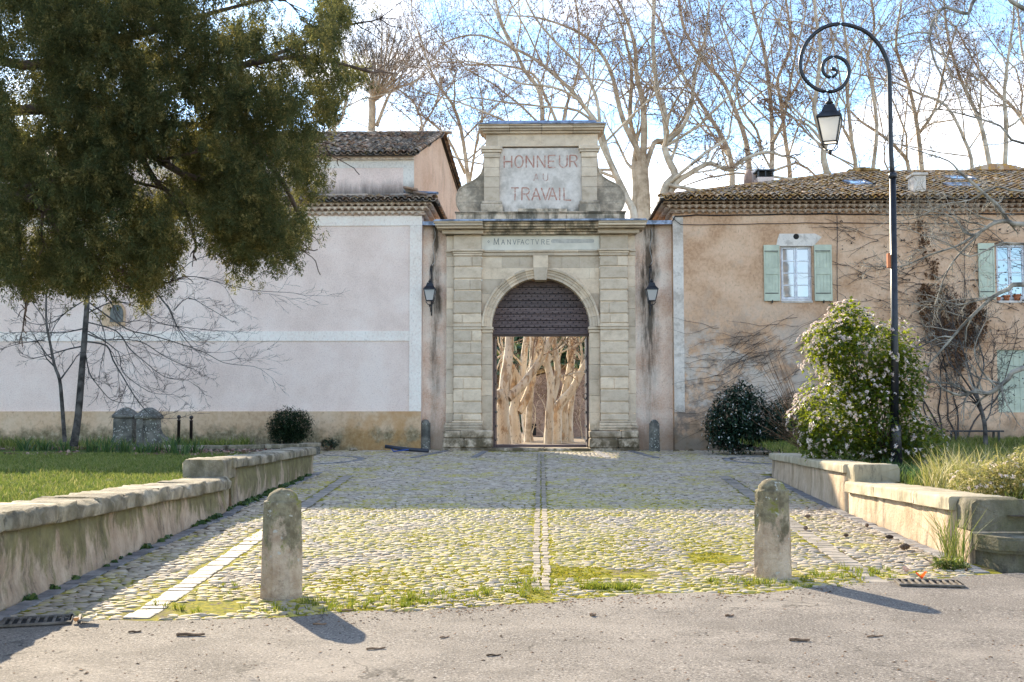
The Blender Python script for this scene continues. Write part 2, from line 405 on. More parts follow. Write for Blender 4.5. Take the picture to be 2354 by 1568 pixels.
MAT['gable_render'] = mk_render('gable_render', (.58, .40, .28), (.67, .49, .36), (.71, .54, .41), 20, .4, lambda m, b: m.mix(m.mul(m.step(m.noise(1.6, 8, .7, (1, 1, .25)), .5, .68), .4), b, (.30, .22, .18)))
# roof tiles
def mk_tile(name, A, lich, amt):
    m = M(name, .82, .25)
    r = m.math('FRACT', m.addm(m.objrnd(), m.rnd))
    base = m.ramp(r, [(0, A[0]), (.25, A[1]), (.5, A[2]), (.75, A[3]), (1, A[4])])
    base = m.mix(m.mul(m.step(m.noise(9, 6, .7), amt, amt+.12), .9), base, lich)
    base = m.mix(m.mul(m.step(m.noise(22, 4, .7), .6, .7), .5), base, (.38, .38, .36))
    base = m.mix(m.mul(m.step(m.noise(14, 5, .7), .42, .3), .7), base, (.03, .028, .026))
    m.col(base); m.bump(m.noise(50, 3), .4, .01); return m.m
MAT['dark_tile'] = mk_tile('dark_tile', [(.17, .125, .10), (.30, .19, .13), (.13, .13, .125), (.46, .37, .30), (.22, .185, .16)], (.48, .29, .06), .55)
MAT['gold_tile'] = mk_tile('gold_tile', [(.33, .21, .11), (.44, .25, .13), (.24, .19, .15), (.56, .42, .30), (.40, .34, .30)], (.60, .34, .05), .50)
MAT['eave_tile'] = mk_tile('eave_tile', [(.62, .48, .38), (.54, .41, .32), (.66, .53, .44), (.48, .35, .27), (.58, .46, .38)], (.36, .27, .20), .7)
MAT['brown_eave_tile'] = mk_tile('brown_eave_tile', [(.44, .31, .22), (.37, .26, .18), (.48, .36, .27), (.31, .21, .15), (.42, .31, .24)], (.24, .16, .10), .7)
MAT['roof_mortar'] = plain('roof_mortar', (.30, .19, .08), .95, .1, var=.4, sc=5, bump=.4)
MAT['eave_mortar'] = plain('eave_mortar', (.66, .56, .46), .95, .1, var=.15, sc=4, bump=.3)
MAT['brown_eave_mortar'] = plain('brown_eave_mortar', (.46, .35, .26), .95, .1, var=.2, sc=4, bump=.3)
MAT['orange_brick'] = plain('orange_brick', (.50, .22, .08), .9, .2, var=.3, sc=9, bump=.4)
# grounds
m = M('asphalt', .9, .35)
c = m.ramp(m.noise(1.1, 7, .6), [(.3, (.175, .15, .127)), (.7, (.26, .225, .19))])
v = m.noise(60, 3, .7); c = m.mix(m.mul(m.step(v, .56, .66), .8), c, (.50, .45, .39)); c = m.mix(m.mul(m.step(v, .45, .37), .9), c, (.045, .04, .036))
c = m.mix(m.mul(m.step(m.noise(.55, 5, .6), .52, .66), .35), c, (.33, .285, .235))
c = m.mix(m.mul(m.step(m.noise(2.6, 8, .7), .50, .62), .30), c, (.10, .085, .07))
cr = m.n('ShaderNodeTexVoronoi', feature='DISTANCE_TO_EDGE'); cr.inputs['Scale'].default_value = .75; q_ = m.n('ShaderNodeMixRGB') if False else None
wv = m.n('ShaderNodeVectorMath', operation='ADD'); nzc = m.n('ShaderNodeTexNoise'); nzc.inputs['Scale'].default_value = 3.5; nzc.inputs['Detail'].default_value = 5
m.l(m.pos, nzc.inputs['Vector']); sc_ = m.n('ShaderNodeVectorMath', operation='SCALE'); sc_.inputs['Scale'].default_value = .5; m.l(nzc.outputs['Color'], sc_.inputs[0]); m.l(m.pos, wv.inputs[0]); m.l(sc_.outputs[0], wv.inputs[1]); m.l(wv.outputs[0], cr.inputs['Vector'])
c = m.mix(m.mul(m.mul(m.step(cr.outputs['Distance'], .012, .002), m.step(m.noise(.6, 3), .50, .56)), .75), c, (.05, .042, .035))
m.col(c); m.bump(m.addm(m.noise(85, 3, .7), m.mul(m.noise(240, 2, .6), .6)), .9, .012); MAT['asphalt'] = m.m
m = M('sandy_joint', .95, .1)
gx, gy, gz_ = m.xyz(); reg = m.mul(m.step(gy, 20, 14), m.step(m.math('ABSOLUTE', gx), 3.4, 1.8))
mossm = m.mul(m.step(m.addm(m.noise(1.15, 6, .62), m.mul(reg, .10)), .40, .56), m.step(m.noise(11, 4, .6), .32, .46))
c = m.ramp(m.noise(12, 7, .65), [(.3, (.07, .055, .038)), (.7, (.17, .135, .095))]); c = m.mix(m.mul(mossm, .9), c, m.ramp(m.noise(14, 3), [(.3, (.15, .16, .012)), (.7, (.34, .29, .02))]))
m.col(c); m.bump(m.noise(60, 4), .7, .02); MAT['sandy_joint'] = m.m
m = M('cobble_stone', .75, .25)
c = m.ramp(m.rnd, [(0, (.27, .225, .17)), (.3, (.42, .355, .275)), (.6, (.33, .275, .215)), (.8, (.50, .43, .34)), (1, (.21, .185, .15))])
c = m.mix(1, c, m.ramp(m.objrnd(), [(0, (.85, .85, .85)), (1, (1.12, 1.1, 1.08))]), 'MULTIPLY')
gx, gy, gz_ = m.xyz(); reg = m.mul(m.step(gy, 20, 13), m.step(m.math('ABSOLUTE', gx), 3.4, 1.6))
c = m.mix(m.mul(m.mul(m.step(m.addm(m.noise(1.15, 6, .62), m.mul(reg, .12)), .47, .63), m.step(m.noise(16, 4, .6), .42, .58)), .85), c, (.42, .35, .05))
m.col(c); m.bump(m.noise(50, 4), .3, .01); MAT['cobble_stone'] = m.m
m = M('sett_stone', .7, .35); c = m.mix(1, m.ramp(m.noise(7, 6), [(.3, (.21, .185, .15)), (.7, (.33, .29, .24))]), m.ramp(m.objrnd(), [(0, (.75, .76, .8)), (1, (1.15, 1.12, 1.08))]), 'MULTIPLY')
m.col(c).bump(m.noise(40, 4), .4, .01); MAT['sett_stone'] = m.m
m = M('blue_sett', .7, .35); c = m.mix(1, m.ramp(m.noise(7, 6), [(.3, (.15, .148, .15)), (.7, (.25, .24, .235))]), m.ramp(m.objrnd(), [(0, (.7, .7, .75)), (1, (1.2, 1.2, 1.2))]), 'MULTIPLY')
m.col(c).bump(m.noise(40, 4), .4, .01); MAT['blue_sett'] = m.m
m = M('earth', .97, .1); MAT['earth'] = m.col(m.ramp(m.noise(3, 8, .65), [(.3, (.075, .055, .038)), (.7, (.16, .12, .085))])).bump(m.noise(20, 6), .8, .04).m
m = M('lawn_soil', .97, .1); MAT['lawn_soil'] = m.col(m.ramp(m.noise(2.5, 8, .65), [(.3, (.06, .075, .025)), (.6, (.075, .11, .028)), (.8, (.12, .11, .05))])).bump(m.noise(30, 6), .8, .04).m
m = M('courtyard_sand', .95, .1); MAT['courtyard_sand'] = m.col(m.ramp(m.noise(1.5, 7, .6), [(.3, (.17, .13, .09)), (.7, (.27, .21, .15))])).bump(m.noise(20, 5), .4, .03).m
def mossy(name, a, b, mossc, zt, amt=.9, bump=.6, lo=.40, hi=.58):
    m = M(name, .92, .2); x, y, z = m.xyz()
    base = m.ramp(m.noise(2.6, 8, .66, (1, 1, .7)), [(.3, a), (.7, b)])
    s = m.mul(m.step(m.noise(1.7, 9, .78, (1.5, 1.5, .5)), lo-.08, hi+.06), m.step(m.noise(.7, 5, .6), .28, .48))
    if zt: s = m.step(m.addm(m.noise(2.0, 9, .75, (1.4, 1.4, .5)), m.mul(m.step(z, zt-.5, zt+.2), .22)), .54, .68)
    base = m.mix(m.mul(s, amt), base, m.ramp(m.noise(6, 5), [(.3, tuple(v*.6 for v in mossc)), (.7, mossc)]))
    base = m.mix(m.mul(m.step(m.noise(3.5, 9, .8, (1.5, 1.5, .45)), .50, .68), .7), base, (.06, .05, .04))
    m.col(base); m.bump(m.addm(m.noise(7, 6, .65), m.mul(m.noise(45, 4), .4)), bump, .03); return m.m
MAT['left_wall_render'] = mossy('left_wall_render', (.34, .245, .17), (.54, .42, .31), (.18, .17, .065), .05, .8, .9, .34, .50)
MAT['right_wall_render'] = mossy('right_wall_render', (.44, .32, .21), (.60, .46, .33), (.24, .20, .09), 0, .35, .9, .5, .66)
MAT['coping'] = mossy('coping', (.17, .145, .11), (.48, .415, .32), (.13, .12, .055), 0, .5, 1.0)
MAT['smooth_coping'] = mossy('smooth_coping', (.40, .34, .24), (.52, .45, .33), (.28, .24, .12), 0, .3, .3)
MAT['dark_mossy'] = mossy('dark_mossy', (.13, .112, .082), (.27, .235, .18), (.10, .10, .035), 0, .6, .9, .38, .6)
def bollard_mat():
    m = M('bollard_stone', .9, .2); x, y, z = m.xyz()
    base = m.ramp(m.noise(5, 8, .66), [(.3, (.38, .275, .19)), (.7, (.58, .46, .34))])
    h = m.n('ShaderNodeTexCoord').outputs['Object']; q = m.n('ShaderNodeSeparateXYZ'); m.l(h, q.inputs[0]); oz = q.outputs[2]
    up = m.step(m.addm(oz, m.mul(m.addm(m.noise(5, 6, .7, (1.3, 1.3, .8)), -.5), 1.6)), .38, .62)
    base = m.mix(m.mul(up, .85), base, m.ramp(m.noise(9, 6), [(.3, (.09, .08, .045)), (.6, (.25, .225, .14))]))
    base = m.mix(m.mul(m.mul(up, m.step(m.noise(4.5, 6, .7), .52, .60)), .85), base, (.19, .19, .035))
    base = m.mix(m.mul(m.step(m.noise(16, 3, .5), .66, .69), .8), base, (.48, .47, .42))
    base = m.mix(m.mul(m.step(m.noise(7, 7, .75), .58, .64), .45), base, (.10, .085, .065))
    m.col(base); m.bump(m.addm(m.noise(14, 6, .65), m.mul(m.noise(70, 4), .5)), 1.0, .03); return m.m
MAT['bollard_stone'] = bollard_mat()
m = M('lichen_stone', .92, .2); base = m.ramp(m.noise(4, 8, .66), [(.3, (.085, .085, .075)), (.7, (.20, .19, .165))])
base = m.mix(m.mul(m.step(m.voro(17), .34, .22), m.step(m.noise(2.5, 3), .45, .5)), base, (.40, .40, .36)); m.col(base); m.bump(m.noise(20, 6), .5, .02); MAT['lichen_stone'] = m.m
# plants
m = M('plane_bark', .85, .2)
b0 = m.ramp(m.noise(1.3, 5, .6, (1, 1, .5)), [(.3, (.58, .47, .33)), (.7, (.76, .66, .50))])
b0 = m.mix(m.mul(m.step(m.noise(2.2, 6, .7, (1.5, 1.5, .42)), .51, .58), .7), b0, m.ramp(m.noise(3, 4), [(.3, (.17, .10, .055)), (.6, (.38, .21, .09)), (.8, (.54, .33, .15))]))
b0 = m.mix(m.mul(m.step(m.noise(9, 5, .7, (1, 1, .6)), .60, .63), .7), b0, (.20, .17, .13)); m.col(b0); m.bump(m.noise(6, 6), .3, .03); MAT['plane_bark'] = m.m
m = M('pale_limb', .85, .2); m.col(m.ramp(m.noise(1.6, 7, .65), [(.3, (.34, .27, .19)), (.55, (.56, .47, .35)), (.75, (.68, .59, .46))])); MAT['pale_limb'] = m.m
MAT['twig_bark'] = plain('twig_bark', (.33, .235, .165), .9, .1, var=.3, sc=1.5, bump=0)
MAT['dark_twig'] = plain('dark_twig', (.075, .062, .055), .85, .2, var=.3, sc=1.5, bump=0)
MAT['dark_bark'] = plain('dark_bark', (.085, .078, .072), .9, .2, var=.4, sc=4, bump=.5)
MAT['silver_limb'] = plain('silver_limb', (.27, .245, .20), .7, .35, var=.4, sc=4, bump=.3)
MAT['brown_bark'] = plain('brown_bark', (.12, .085, .065), .9, .2, var=.4, sc=6, bump=.6)
MAT['seed_ball'] = plain('seed_ball', (.13, .055, .035), .9, .1, var=.3, bump=0)
def leafm(name, stops, tr=.4, rough=.5, trc=None, spec=.4):
    m = M(name, rough, spec); c = m.ramp(m.math('FRACT', m.addm(m.rnd, m.mul(m.noise(1.3, 3), .6))), stops); m.leaf(c, tr, trc); return m.m
m = M('cypress_leaf', .75, .15); c0 = m.ramp(m.rnd, [(0, (.018, .033, .017)), (.5, (.045, .064, .028)), (1, (.085, .10, .042))])
c1 = m.ramp(m.rnd, [(0, (.09, .09, .03)), (.6, (.22, .18, .06)), (1, (.36, .28, .11))])  # gold highlights of sunlit tips, painted into the leaf colour by noise
cc = m.mix(m.step(m.noise(6.5, 4, .6), .46, .66), c0, c1); m.leaf(cc, .5, m.mix(.28, cc, (.42, .38, .10))); MAT['cypress_leaf'] = m.m
MAT['viburnum_leaf'] = leafm('viburnum_leaf', [(0, (.018, .038, .020)), (.5, (.030, .065, .022)), (.85, (.055, .105, .02)), (1, (.12, .15, .02))], .48, .35, (.34, .40, .02))
MAT['dark_leaf'] = leafm('dark_leaf', [(0, (.010, .026, .018)), (.6, (.018, .045, .026)), (1, (.035, .07, .03))], .15, .35)
MAT['box_leaf'] = leafm('box_leaf', [(0, (.008, .020, .009)), (.6, (.018, .038, .016)), (1, (.038, .062, .022))], .2, .6, spec=.2)
MAT['petal'] = leafm('petal', [(0, (.78, .62, .56)), (.4, (.82, .76, .70)), (.8, (.80, .66, .60)), (1, (.62, .40, .36))], .45, .7)
MAT['white_petal'] = leafm('white_petal', [(0, (.70, .70, .68)), (1, (.80, .78, .74))], .3, .7)
MAT['grass_blade'] = leafm('grass_blade', [(0, (.08, .12, .02)), (.5, (.15, .20, .035)), (.8, (.25, .26, .055)), (1, (.36, .32, .14))], .4, .6)
MAT['iris_leaf'] = leafm('iris_leaf', [(0, (.04, .085, .035)), (.6, (.075, .14, .04)), (1, (.14, .20, .05))], .45, .45)
MAT['yellow_grass'] = leafm('yellow_grass', [(0, (.20, .22, .05)), (.5, (.36, .32, .09)), (1, (.50, .44, .25))], .45, .6)
MAT['moss'] = leafm('moss', [(0, (.14, .16, .02)), (.5, (.27, .26, .025)), (1, (.42, .34, .04))], .45, .8)
MAT['green_tuft'] = leafm('green_tuft', [(0, (.12, .17, .02)), (.5, (.20, .24, .025)), (1, (.34, .31, .04))], .45, .7)
MAT['dry_leaf'] = leafm('dry_leaf', [(0, (.085, .042, .022)), (.5, (.17, .085, .04)), (1, (.27, .15, .075))], .25, .8)
MAT['litter_leaf'] = leafm('litter_leaf', [(0, (.20, .10, .075)), (.5, (.33, .20, .16)), (1, (.42, .30, .25))], .2, .8)
MAT['red_leaf'] = leafm('red_leaf', [(0, (.55, .06, .01)), (1, (.62, .10, .02))], .5, .6)
MAT['terracotta'] = plain('terracotta', (.48, .17, .08), .85, .2)
MAT['paper'] = plain('paper', (.75, .74, .72), .7)
MAT['twig_litter'] = plain('twig_litter', (.20, .13, .085), .9, .1, var=.4)
m = M('joint_row_stone', .8, .25); c = m.mix(1, m.ramp(m.noise(9, 6), [(.3, (.24, .205, .16)), (.7, (.38, .33, .26))]), m.ramp(m.objrnd(), [(0, (.7, .7, .7)), (1, (1.2, 1.15, 1.1))]), 'MULTIPLY'); m.col(c).bump(m.noise(40, 4), .5, .01); MAT['joint_row_stone'] = m.m
MAT['blue_plastic'] = plain('blue_plastic', (.02, .07, .28), .4)
MAT['pipe_dark'] = plain('pipe_dark', (.03, .035, .05), .4)
m = M('hill_wood', .95, .1)
MAT['hill_wood'] = leafm('hill_wood', [(0, (.035, .065, .04)), (.5, (.075, .115, .045)), (.8, (.14, .17, .05)), (1, (.05, .09, .07))], .25, .8)
MAT['hill_soil'] = plain('hill_soil', (.10, .10, .06), .95, .1, var=.3, sc=.2, bump=0)
MAT['dish_rust'] = plain('dish_rust', (.30, .19, .14), .7)
MAT['cable_grey'] = plain('cable_grey', (.45, .45, .44), .6)
MAT['cable_black'] = plain('cable_black', (.02, .02, .025), .6)
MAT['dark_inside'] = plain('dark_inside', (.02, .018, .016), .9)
MAT['brown_render'] = mk_render('brown_render', (.26, .18, .14), (.36, .26, .20), (.43, .32, .25), 12, .4, lambda m, b: m.mix(m.mul(m.step(m.noise(2.2, 8, .75, (1, 1, 2.2)), .5, .6), .6), b, (.15, .11, .09)))
# ================================================================ the ground
def sheet(name, polyfn, mat, dz=0.0):
    """polyfn: list of (Y, x0, x1) rows"""
    V = []; F = []
    for Y, a, b in polyfn:
        V += [(a, Y, gz(Y)+dz), (b, Y, gz(Y)+dz)]
    for i in range(len(polyfn)-1): F.append((2*i, 2*i+1, 2*i+3, 2*i+2))
    return struct(name, V, F, mat)
ground = sheet('ground', [(Y, -400, 400) for Y in (-300, -6, 0, 33.6, 48, 80, 500)], MAT['earth'], -.03)
WL = lambda Y: np.interp(Y, [0, 8.83, 15.8, 16.8, 23.6], [-4.1, -4.31, -4.54, -4.64, -4.83])      # foot of the left wall
WR = lambda Y: np.interp(Y, [0, 11.73, 16.0, 22.8], [4.30, 4.35, 4.40, 4.69])
EDGE = [(-5.2, 8.45), (-3.1, 8.50), (-1.0, 9.0), (-.4, 9.2), (.8, 9.68), (1.9, 9.75), (3.1, 10.35), (4.6, 10.95)]   # where the asphalt meets the cobbles
ex = [p[0] for p in EDGE]; ey = [p[1] for p in EDGE]
def edgeY(x): return np.interp(x, ex, ey)
# road: asphalt up to the wandering edge
V = []; F = []
xs = [-60, -20, -5.2]+list(np.arange(-5, 4.61, .16))+[5.2, 20, 60]
for i, x in enumerate(xs):
    y1 = float(edgeY(x)) if -5 < x < 4.6 else (8.45 if x < 0 else 10.9)
    if -5 < x < 4.6: y1 += (vnoise(x, 0, .35)-.5)*.22+(vnoise(x, 3, .12)-.5)*.08
    for Y in (-40, -6, 0, float(y1)): V.append((x, Y, gz(Y)+.012))
    if i: 
        for k in range(3): a = (i-1)*4+k; F.append((a, a+4, a+5, a+1))
road = struct('road', V, F, MAT['asphalt'])
# forecourt bed of sand and moss, widening beyond the low walls
rows = [(Y, float(WL(Y))-.1, float(WR(Y))+.1) for Y in np.arange(8.0, 23.7, .6)]
rows += [(23.7, -8.5, 7.6), (33.3, -8.5, 7.6)]
bed = sheet('forecourt', rows, MAT['sandy_joint'], .004)
# --- cobbles: a river pebble dome, set in rows
def pebble(n, rings):
    V = []; F = []
    for k in range(rings):
        a = pi/2*k/rings
        for i in range(n):
            t = 2*pi*i/n; V.append((.5*cos(t)*cos(a)**.7, .5*sin(t)*cos(a)**.7, .34*sin(a)))
    V.append((0, 0, .34)); 
    for k in range(rings-1):
        for i in range(n): F.append((k*n+i, k*n+(i+1) % n, (k+1)*n+(i+1) % n, (k+1)*n+i))
    t = len(V)-1; b = (rings-1)*n
    for i in range(0, n): F.append((b+i, b+(i+1) % n, t, t))
    return np.array(V), F
def strip_line(Y, side):      # centre of the long sett strips
    return np.interp(Y, [8.6, 22.8], [-3.12, -3.97]) if side < 0 else np.interp(Y, [10.5, 14.4, 22.8], [3.08, 3.29, 3.75])
pts = []
Y = 8.35
rs = np.random.RandomState(11)
while Y < 33.0:
    pitch = .074+.010*rs.rand() if Y < 24 else .10
    x0, x1 = (float(WL(Y))+.16, float(WR(Y))-.16) if Y < 23.6 else (-8.3, 7.4)
    w = .104 if Y < 24 else .125
    xs = np.arange(x0, x1, w)+rs.rand()*w; xs = xs+rs.uniform(-.022, .022, len(xs))
    ys = Y+rs.uniform(-.022, .022, len(xs))
    for x, y in zip(xs, ys): pts.append((x, y, w, pitch))
    Y += pitch
pts = np.array(pts)
X_, Y_ = pts[:, 0], pts[:, 1]
keep = Y_ > edgeY(X_)+.03+(vnoise(X_, 0, .35)-.5)*.2
keep &= ~((Y_ > 9) & (Y_ < 30.8) & (np.abs(X_) < .115))
keep &= ~((Y_ < 22.9) & ((np.abs(X_-strip_line(Y_, -1)) < .15) | ((np.abs(X_-strip_line(Y_, 1)) < .15) & (Y_ > 10.3))))
keep &= ~((Y_ > 31.8) & (np.abs(X_) < 1.55))
bald = (vnoise(X_, Y_, .9) > .80) & (Y_ < 12.5) & (np.abs(X_) < 3); keep &= ~bald
gap = rs.rand(len(pts)) < .035; keep &= ~gap
# arcs of blue setts in the far corners of the forecourt
ARCS = [((-6.6, 28.2), 2.0, radians(-75), radians(75)), ((6.4, 28.2), 1.7, radians(105), radians(255)),
        ]
for (cx, cy), r, a0, a1 in ARCS: keep &= ~(np.abs(np.hypot(X_-cx, Y_-cy)-r) < .13)
pts = pts[keep]
N = len(pts); zz = np.array([gz(y) for y in pts[:, 1]])
gut = np.minimum(np.abs(pts[:, 0]-(-3.95)), np.abs(pts[:, 0]-3.85)); dip = -.02*np.exp(-(gut/.35)**2)
side = (pts[:, 0] < strip_line(pts[:, 1], -1)) | (pts[:, 0] > strip_line(pts[:, 1], 1)); side &= pts[:, 1] < 23
az = rs.normal(0, .16, N)+np.where(side, np.sign(pts[:, 0])*-.25, 0)
fan = pts[:, 1] > 24; az = az+np.where(fan, .5*np.sin(pts[:, 0]*1.5+pts[:, 1]*.9), 0)
scl = np.stack([pts[:, 2]*rs.uniform(.92, 1.32, N), pts[:, 3]*rs.uniform(.70, .98, N), .046*rs.uniform(.5, 1.25, N)], 1)
big = rs.rand(N) < .05; scl[big] *= 1.3
Rm = rotm(az, rs.normal(0, .10, N), np.zeros(N))
pos = np.stack([pts[:, 0], pts[:, 1], zz+.0015+dip*0], 1)
# the 300 nearest as stones of their own
order = np.argsort(pts[:, 1]); near = order[:300]; rest = order[300:]
pv8, pf8 = pebble(8, 3)
def norm_faces(F): return [f if f[2] != f[3] else f[:3] for f in F]
cob_me = [new_mesh('cobble', pv8*np.array([1, 1, 1])+rs.normal(0, .02, pv8.shape), norm_faces(pf8), MAT['cobble_stone'], True) for _ in range(4)]
for i in near:
    o = inst('cobble', cob_me[i % 4], bed, pos[i], (rs.normal(0, .08), rs.normal(0, .06), az[i]), scl[i])
def tri_faces(F):
    out = []
    for f in F:
        out.append((f[0], f[1], f[2]))
        if f[2] != f[3]: out.append((f[0], f[2], f[3]))
    return np.array(out)
m1 = rest[pts[rest, 1] < 15]; m2 = rest[pts[rest, 1] >= 15]
a = scatter(pv8, tri_faces(pf8), pos[m1], Rm[m1], scl[m1])
pv6, pf6 = pebble(6, 2)
b = scatter(pv6, tri_faces(pf6), pos[m2], Rm[m2], scl[m2])
V, F = merge(a, b)
part('cobblestones', V, F, MAT['cobble_stone'], bed, True, kind='stuff', label='river cobbles set in rows across the rest of the forecourt')
print('cobbles', N, len(F))
# --- sett strips
sett = MB().box(-.5, .5, -.5, .5, -.5, .5, .06); sett_me = new_mesh('sett', sett.V, sett.F, MAT['sett_stone'])
joint_me = new_mesh('joint_sett', sett.V, sett.F, MAT['joint_row_stone'])
blue_me = new_mesh('blue_sett', sett.V, sett.F, MAT['blue_sett'])
def strip(name, label, linefn, y0, y1, me, w, l, x_jit=.008, hh=.05, lift=.012):
    t = thing(name, (linefn(y0), y0, gz(y0)), label, 'paving strip')
    y = y0; k = 0
    while y < y1 and k < 150:
        ll = l*rs.uniform(.75, 1.25); yc = y+ll/2; dx = (linefn(yc+.2)-linefn(yc-.2))/.4
        inst('sett', me, t, (linefn(yc)+rs.normal(0, x_jit), yc, gz(yc)-hh/2+lift+rs.uniform(-.003, .005)), (rs.normal(0, .012)+SL, rs.normal(0, .012), -math.atan(dx)+rs.normal(0, .03)), (w*rs.uniform(.9, 1.06), ll-.022, hh)); y += ll; k += 1
    return t
strip('sett_strip', 'pale sett strip running up the cobbles left of the near left bollard', lambda y: float(strip_line(y, -1)), 8.6, 22.9, sett_me, .20, .16)
strip('sett_strip', 'pale sett strip running up the cobbles right of the near right bollard', lambda y: float(strip_line(y, 1)), 10.35, 22.9, sett_me, .22, .17)
strip('sett_kerb', 'blue grey sett kerb along the foot of the mossy left wall', lambda y: float(WL(y))+.09, 8.2, 23.5, blue_me, .15, .24, lift=.02)
strip('sett_kerb', 'blue grey sett kerb along the foot of the right garden wall', lambda y: float(WR(y))-.09, 10.9, 22.7, blue_me, .15, .24, lift=.02)
strip('sett_joint_row', 'left row of small pale setts in the middle line of the forecourt', lambda y: -.05, 9.9, 30.7, joint_me, .075, .15, hh=.04)
strip('sett_joint_row', 'right row of small pale setts in the middle line of the forecourt', lambda y: .05, 9.9, 30.7, joint_me, .075, .15, hh=.04)
for i, ((cx, cy), r, a0, a1) in enumerate(ARCS):
    t = thing('sett_arc', (cx, cy, gz(cy)), ['curved row of blue grey setts in the cobbles before the pink wall', 'curved row of blue grey setts in the cobbles by the dark flowering bush'][i], 'paving strip')
    n = int(r*(a1-a0)/.21)
    for k in range(n):
        a = a0+(k+.5)*(a1-a0)/n; yy = cy+r*sin(a)
        inst('sett', blue_me, t, (cx+r*cos(a), yy, gz(yy)-.008), (SL, 0, a+pi/2+rs.normal(0, .04)), (.195, .17, .05))
for i, (x0, y0, x1, y1) in enumerate([(-3.35, 28.9, -2.75, 32.2), (-1.75, 29.2, -1.6, 32.0), (1.75, 29.0, 1.6, 32.0), (3.0, 28.9, 2.6, 32.2)]):
    lab = ['short dark sett row leading to the post by the left lantern', 'short dark sett row leading to the left foot of the gate', 'short dark sett row leading to the right foot of the gate', 'short dark sett row leading to the post by the right lantern'][i]
    t = thing('sett_row', (x0, y0, gz(y0)), lab, 'paving strip'); n = 15
    for k in range(n):
        f = (k+.5)/n; x = x0+(x1-x0)*f; y = y0+(y1-y0)*f
        inst('sett', blue_me, t, (x, y, gz(y)+.006), (SL, 0, -atan2(x1-x0, y1-y0)), (.16, .21, .05))
# --- moss and tufts between the stones
def blade_template(nb, h, w, spread, bend=.4, seed=1, taper=.15):
    r = np.random.RandomState(seed); V = []; F = []
    for i in range(nb):
        a = r.rand()*2*pi; d = r.rand()*spread; bx, by = d*cos(a), d*sin(a); hh = h*r.uniform(.55, 1.1); t = r.rand()*2*pi; ln = bend*r.uniform(.3, 1)*hh
        wx, wy = cos(t)*w/2, sin(t)*w/2; lx, ly = -sin(t)*ln*(1 if r.rand() < .5 else -1)+cos(a)*ln*.4, cos(t)*ln*(1 if r.rand() < .5 else -1)+sin(a)*ln*.4
        n = len(V)
        V += [(bx-wx, by-wy, 0), (bx+wx, by+wy, 0), (bx+lx*.35+wx*.8, by+ly*.35+wy*.8, hh*.6), (bx+lx*.35-wx*.8, by+ly*.35-wy*.8, hh*.6), (bx+lx+wx*taper, by+ly+wy*taper, hh), (bx+lx-wx*taper, by+ly-wy*taper, hh)]
        F += [(n, n+1, n+2, n+3), (n+3, n+2, n+4, n+5)]
    return np.array(V), np.array(F)
def stuff_scatter(name, tmpl, P_, mat, s0, s1, label=None, parent=None, tilt=.15, seed=5, kind='stuff'):
    r = np.random.RandomState(seed); n = len(P_)
    V, F = scatter(tmpl[0], tmpl[1], P_, rotm(r.rand(n)*2*pi, r.normal(0, tilt, n), r.rand(n)*6), r.uniform(s0, s1, n))
    o = part(name, V, F, mat, parent)
    if kind: o['kind'] = kind
    if label: o['label'] = label
    return o
n = 70000; X = rs.uniform(-4.2, 4.2, n); Yp = 8.6+24.4*rs.rand(n)**1.7
dens = np.clip((vnoise(X, Yp, 1.3)-.34)*3.0, 0, 1)*np.clip((vnoise(X, Yp, .35)-.2)*3, 0, 1)*np.exp(-((Yp-11.5)/5.5)**2)*np.exp(-(X/3.2)**4)+.10*(vnoise(X, Yp, .8) > .55)
edge = np.exp(-((Yp-edgeY(X)-.3)/.5)**2)*(X > -2.6)*(X < 3.2); dens = np.maximum(dens, edge*.7*(vnoise(X, Yp, .45) > .52))
k = (rs.rand(n) < dens) & (Yp > edgeY(X)-.02) & ~((np.abs(X) < .13) & (rs.rand(n) < .6))
X, Yp = X[k], Yp[k]; Zp = np.array([gz(y) for y in Yp])
stuff_scatter('moss', blade_template(10, .009, .018, .05, .8, 2, .7), np.stack([X, Yp, Zp+.004], 1), MAT['moss'], .5, 1.25, 'yellow green moss between the forecourt cobbles')
print('moss', len(X))
tp = []
for cx, cy, r_, n_ in [(-1.45, 9.25, .42, 55), (-1.0, 9.6, .35, 30), (-1.9, 8.95, .35, 18), (.62, 10.0, .20, 110), (-.25, 9.75, .3, 30), (1.75, 10.3, .3, 30), (2.35, 10.25, .35, 30), (3.15, 11.0, .22, 20), (.1, 10.2, .3, 20), (-2.75, 9.0, .4, 9), (-2.6, 9.8, .4, 8), (2.9, 10.6, .3, 25)]:
    a = rs.rand(n_)*6.3; d = r_*np.sqrt(rs.rand(n_)); tp.append(np.stack([cx+d*np.cos(a)*1.4, cy+d*np.sin(a)*.6, 0*a], 1))
tp = np.concatenate(tp); tp[:, 2] = [gz(y)+.006 for y in tp[:, 1]]
stuff_scatter('grass_tufts', blade_template(14, .055, .007, .04, .7, 3), tp, MAT['green_tuft'], .5, 1.2, 'low grass tufts where the cobbles meet the asphalt')
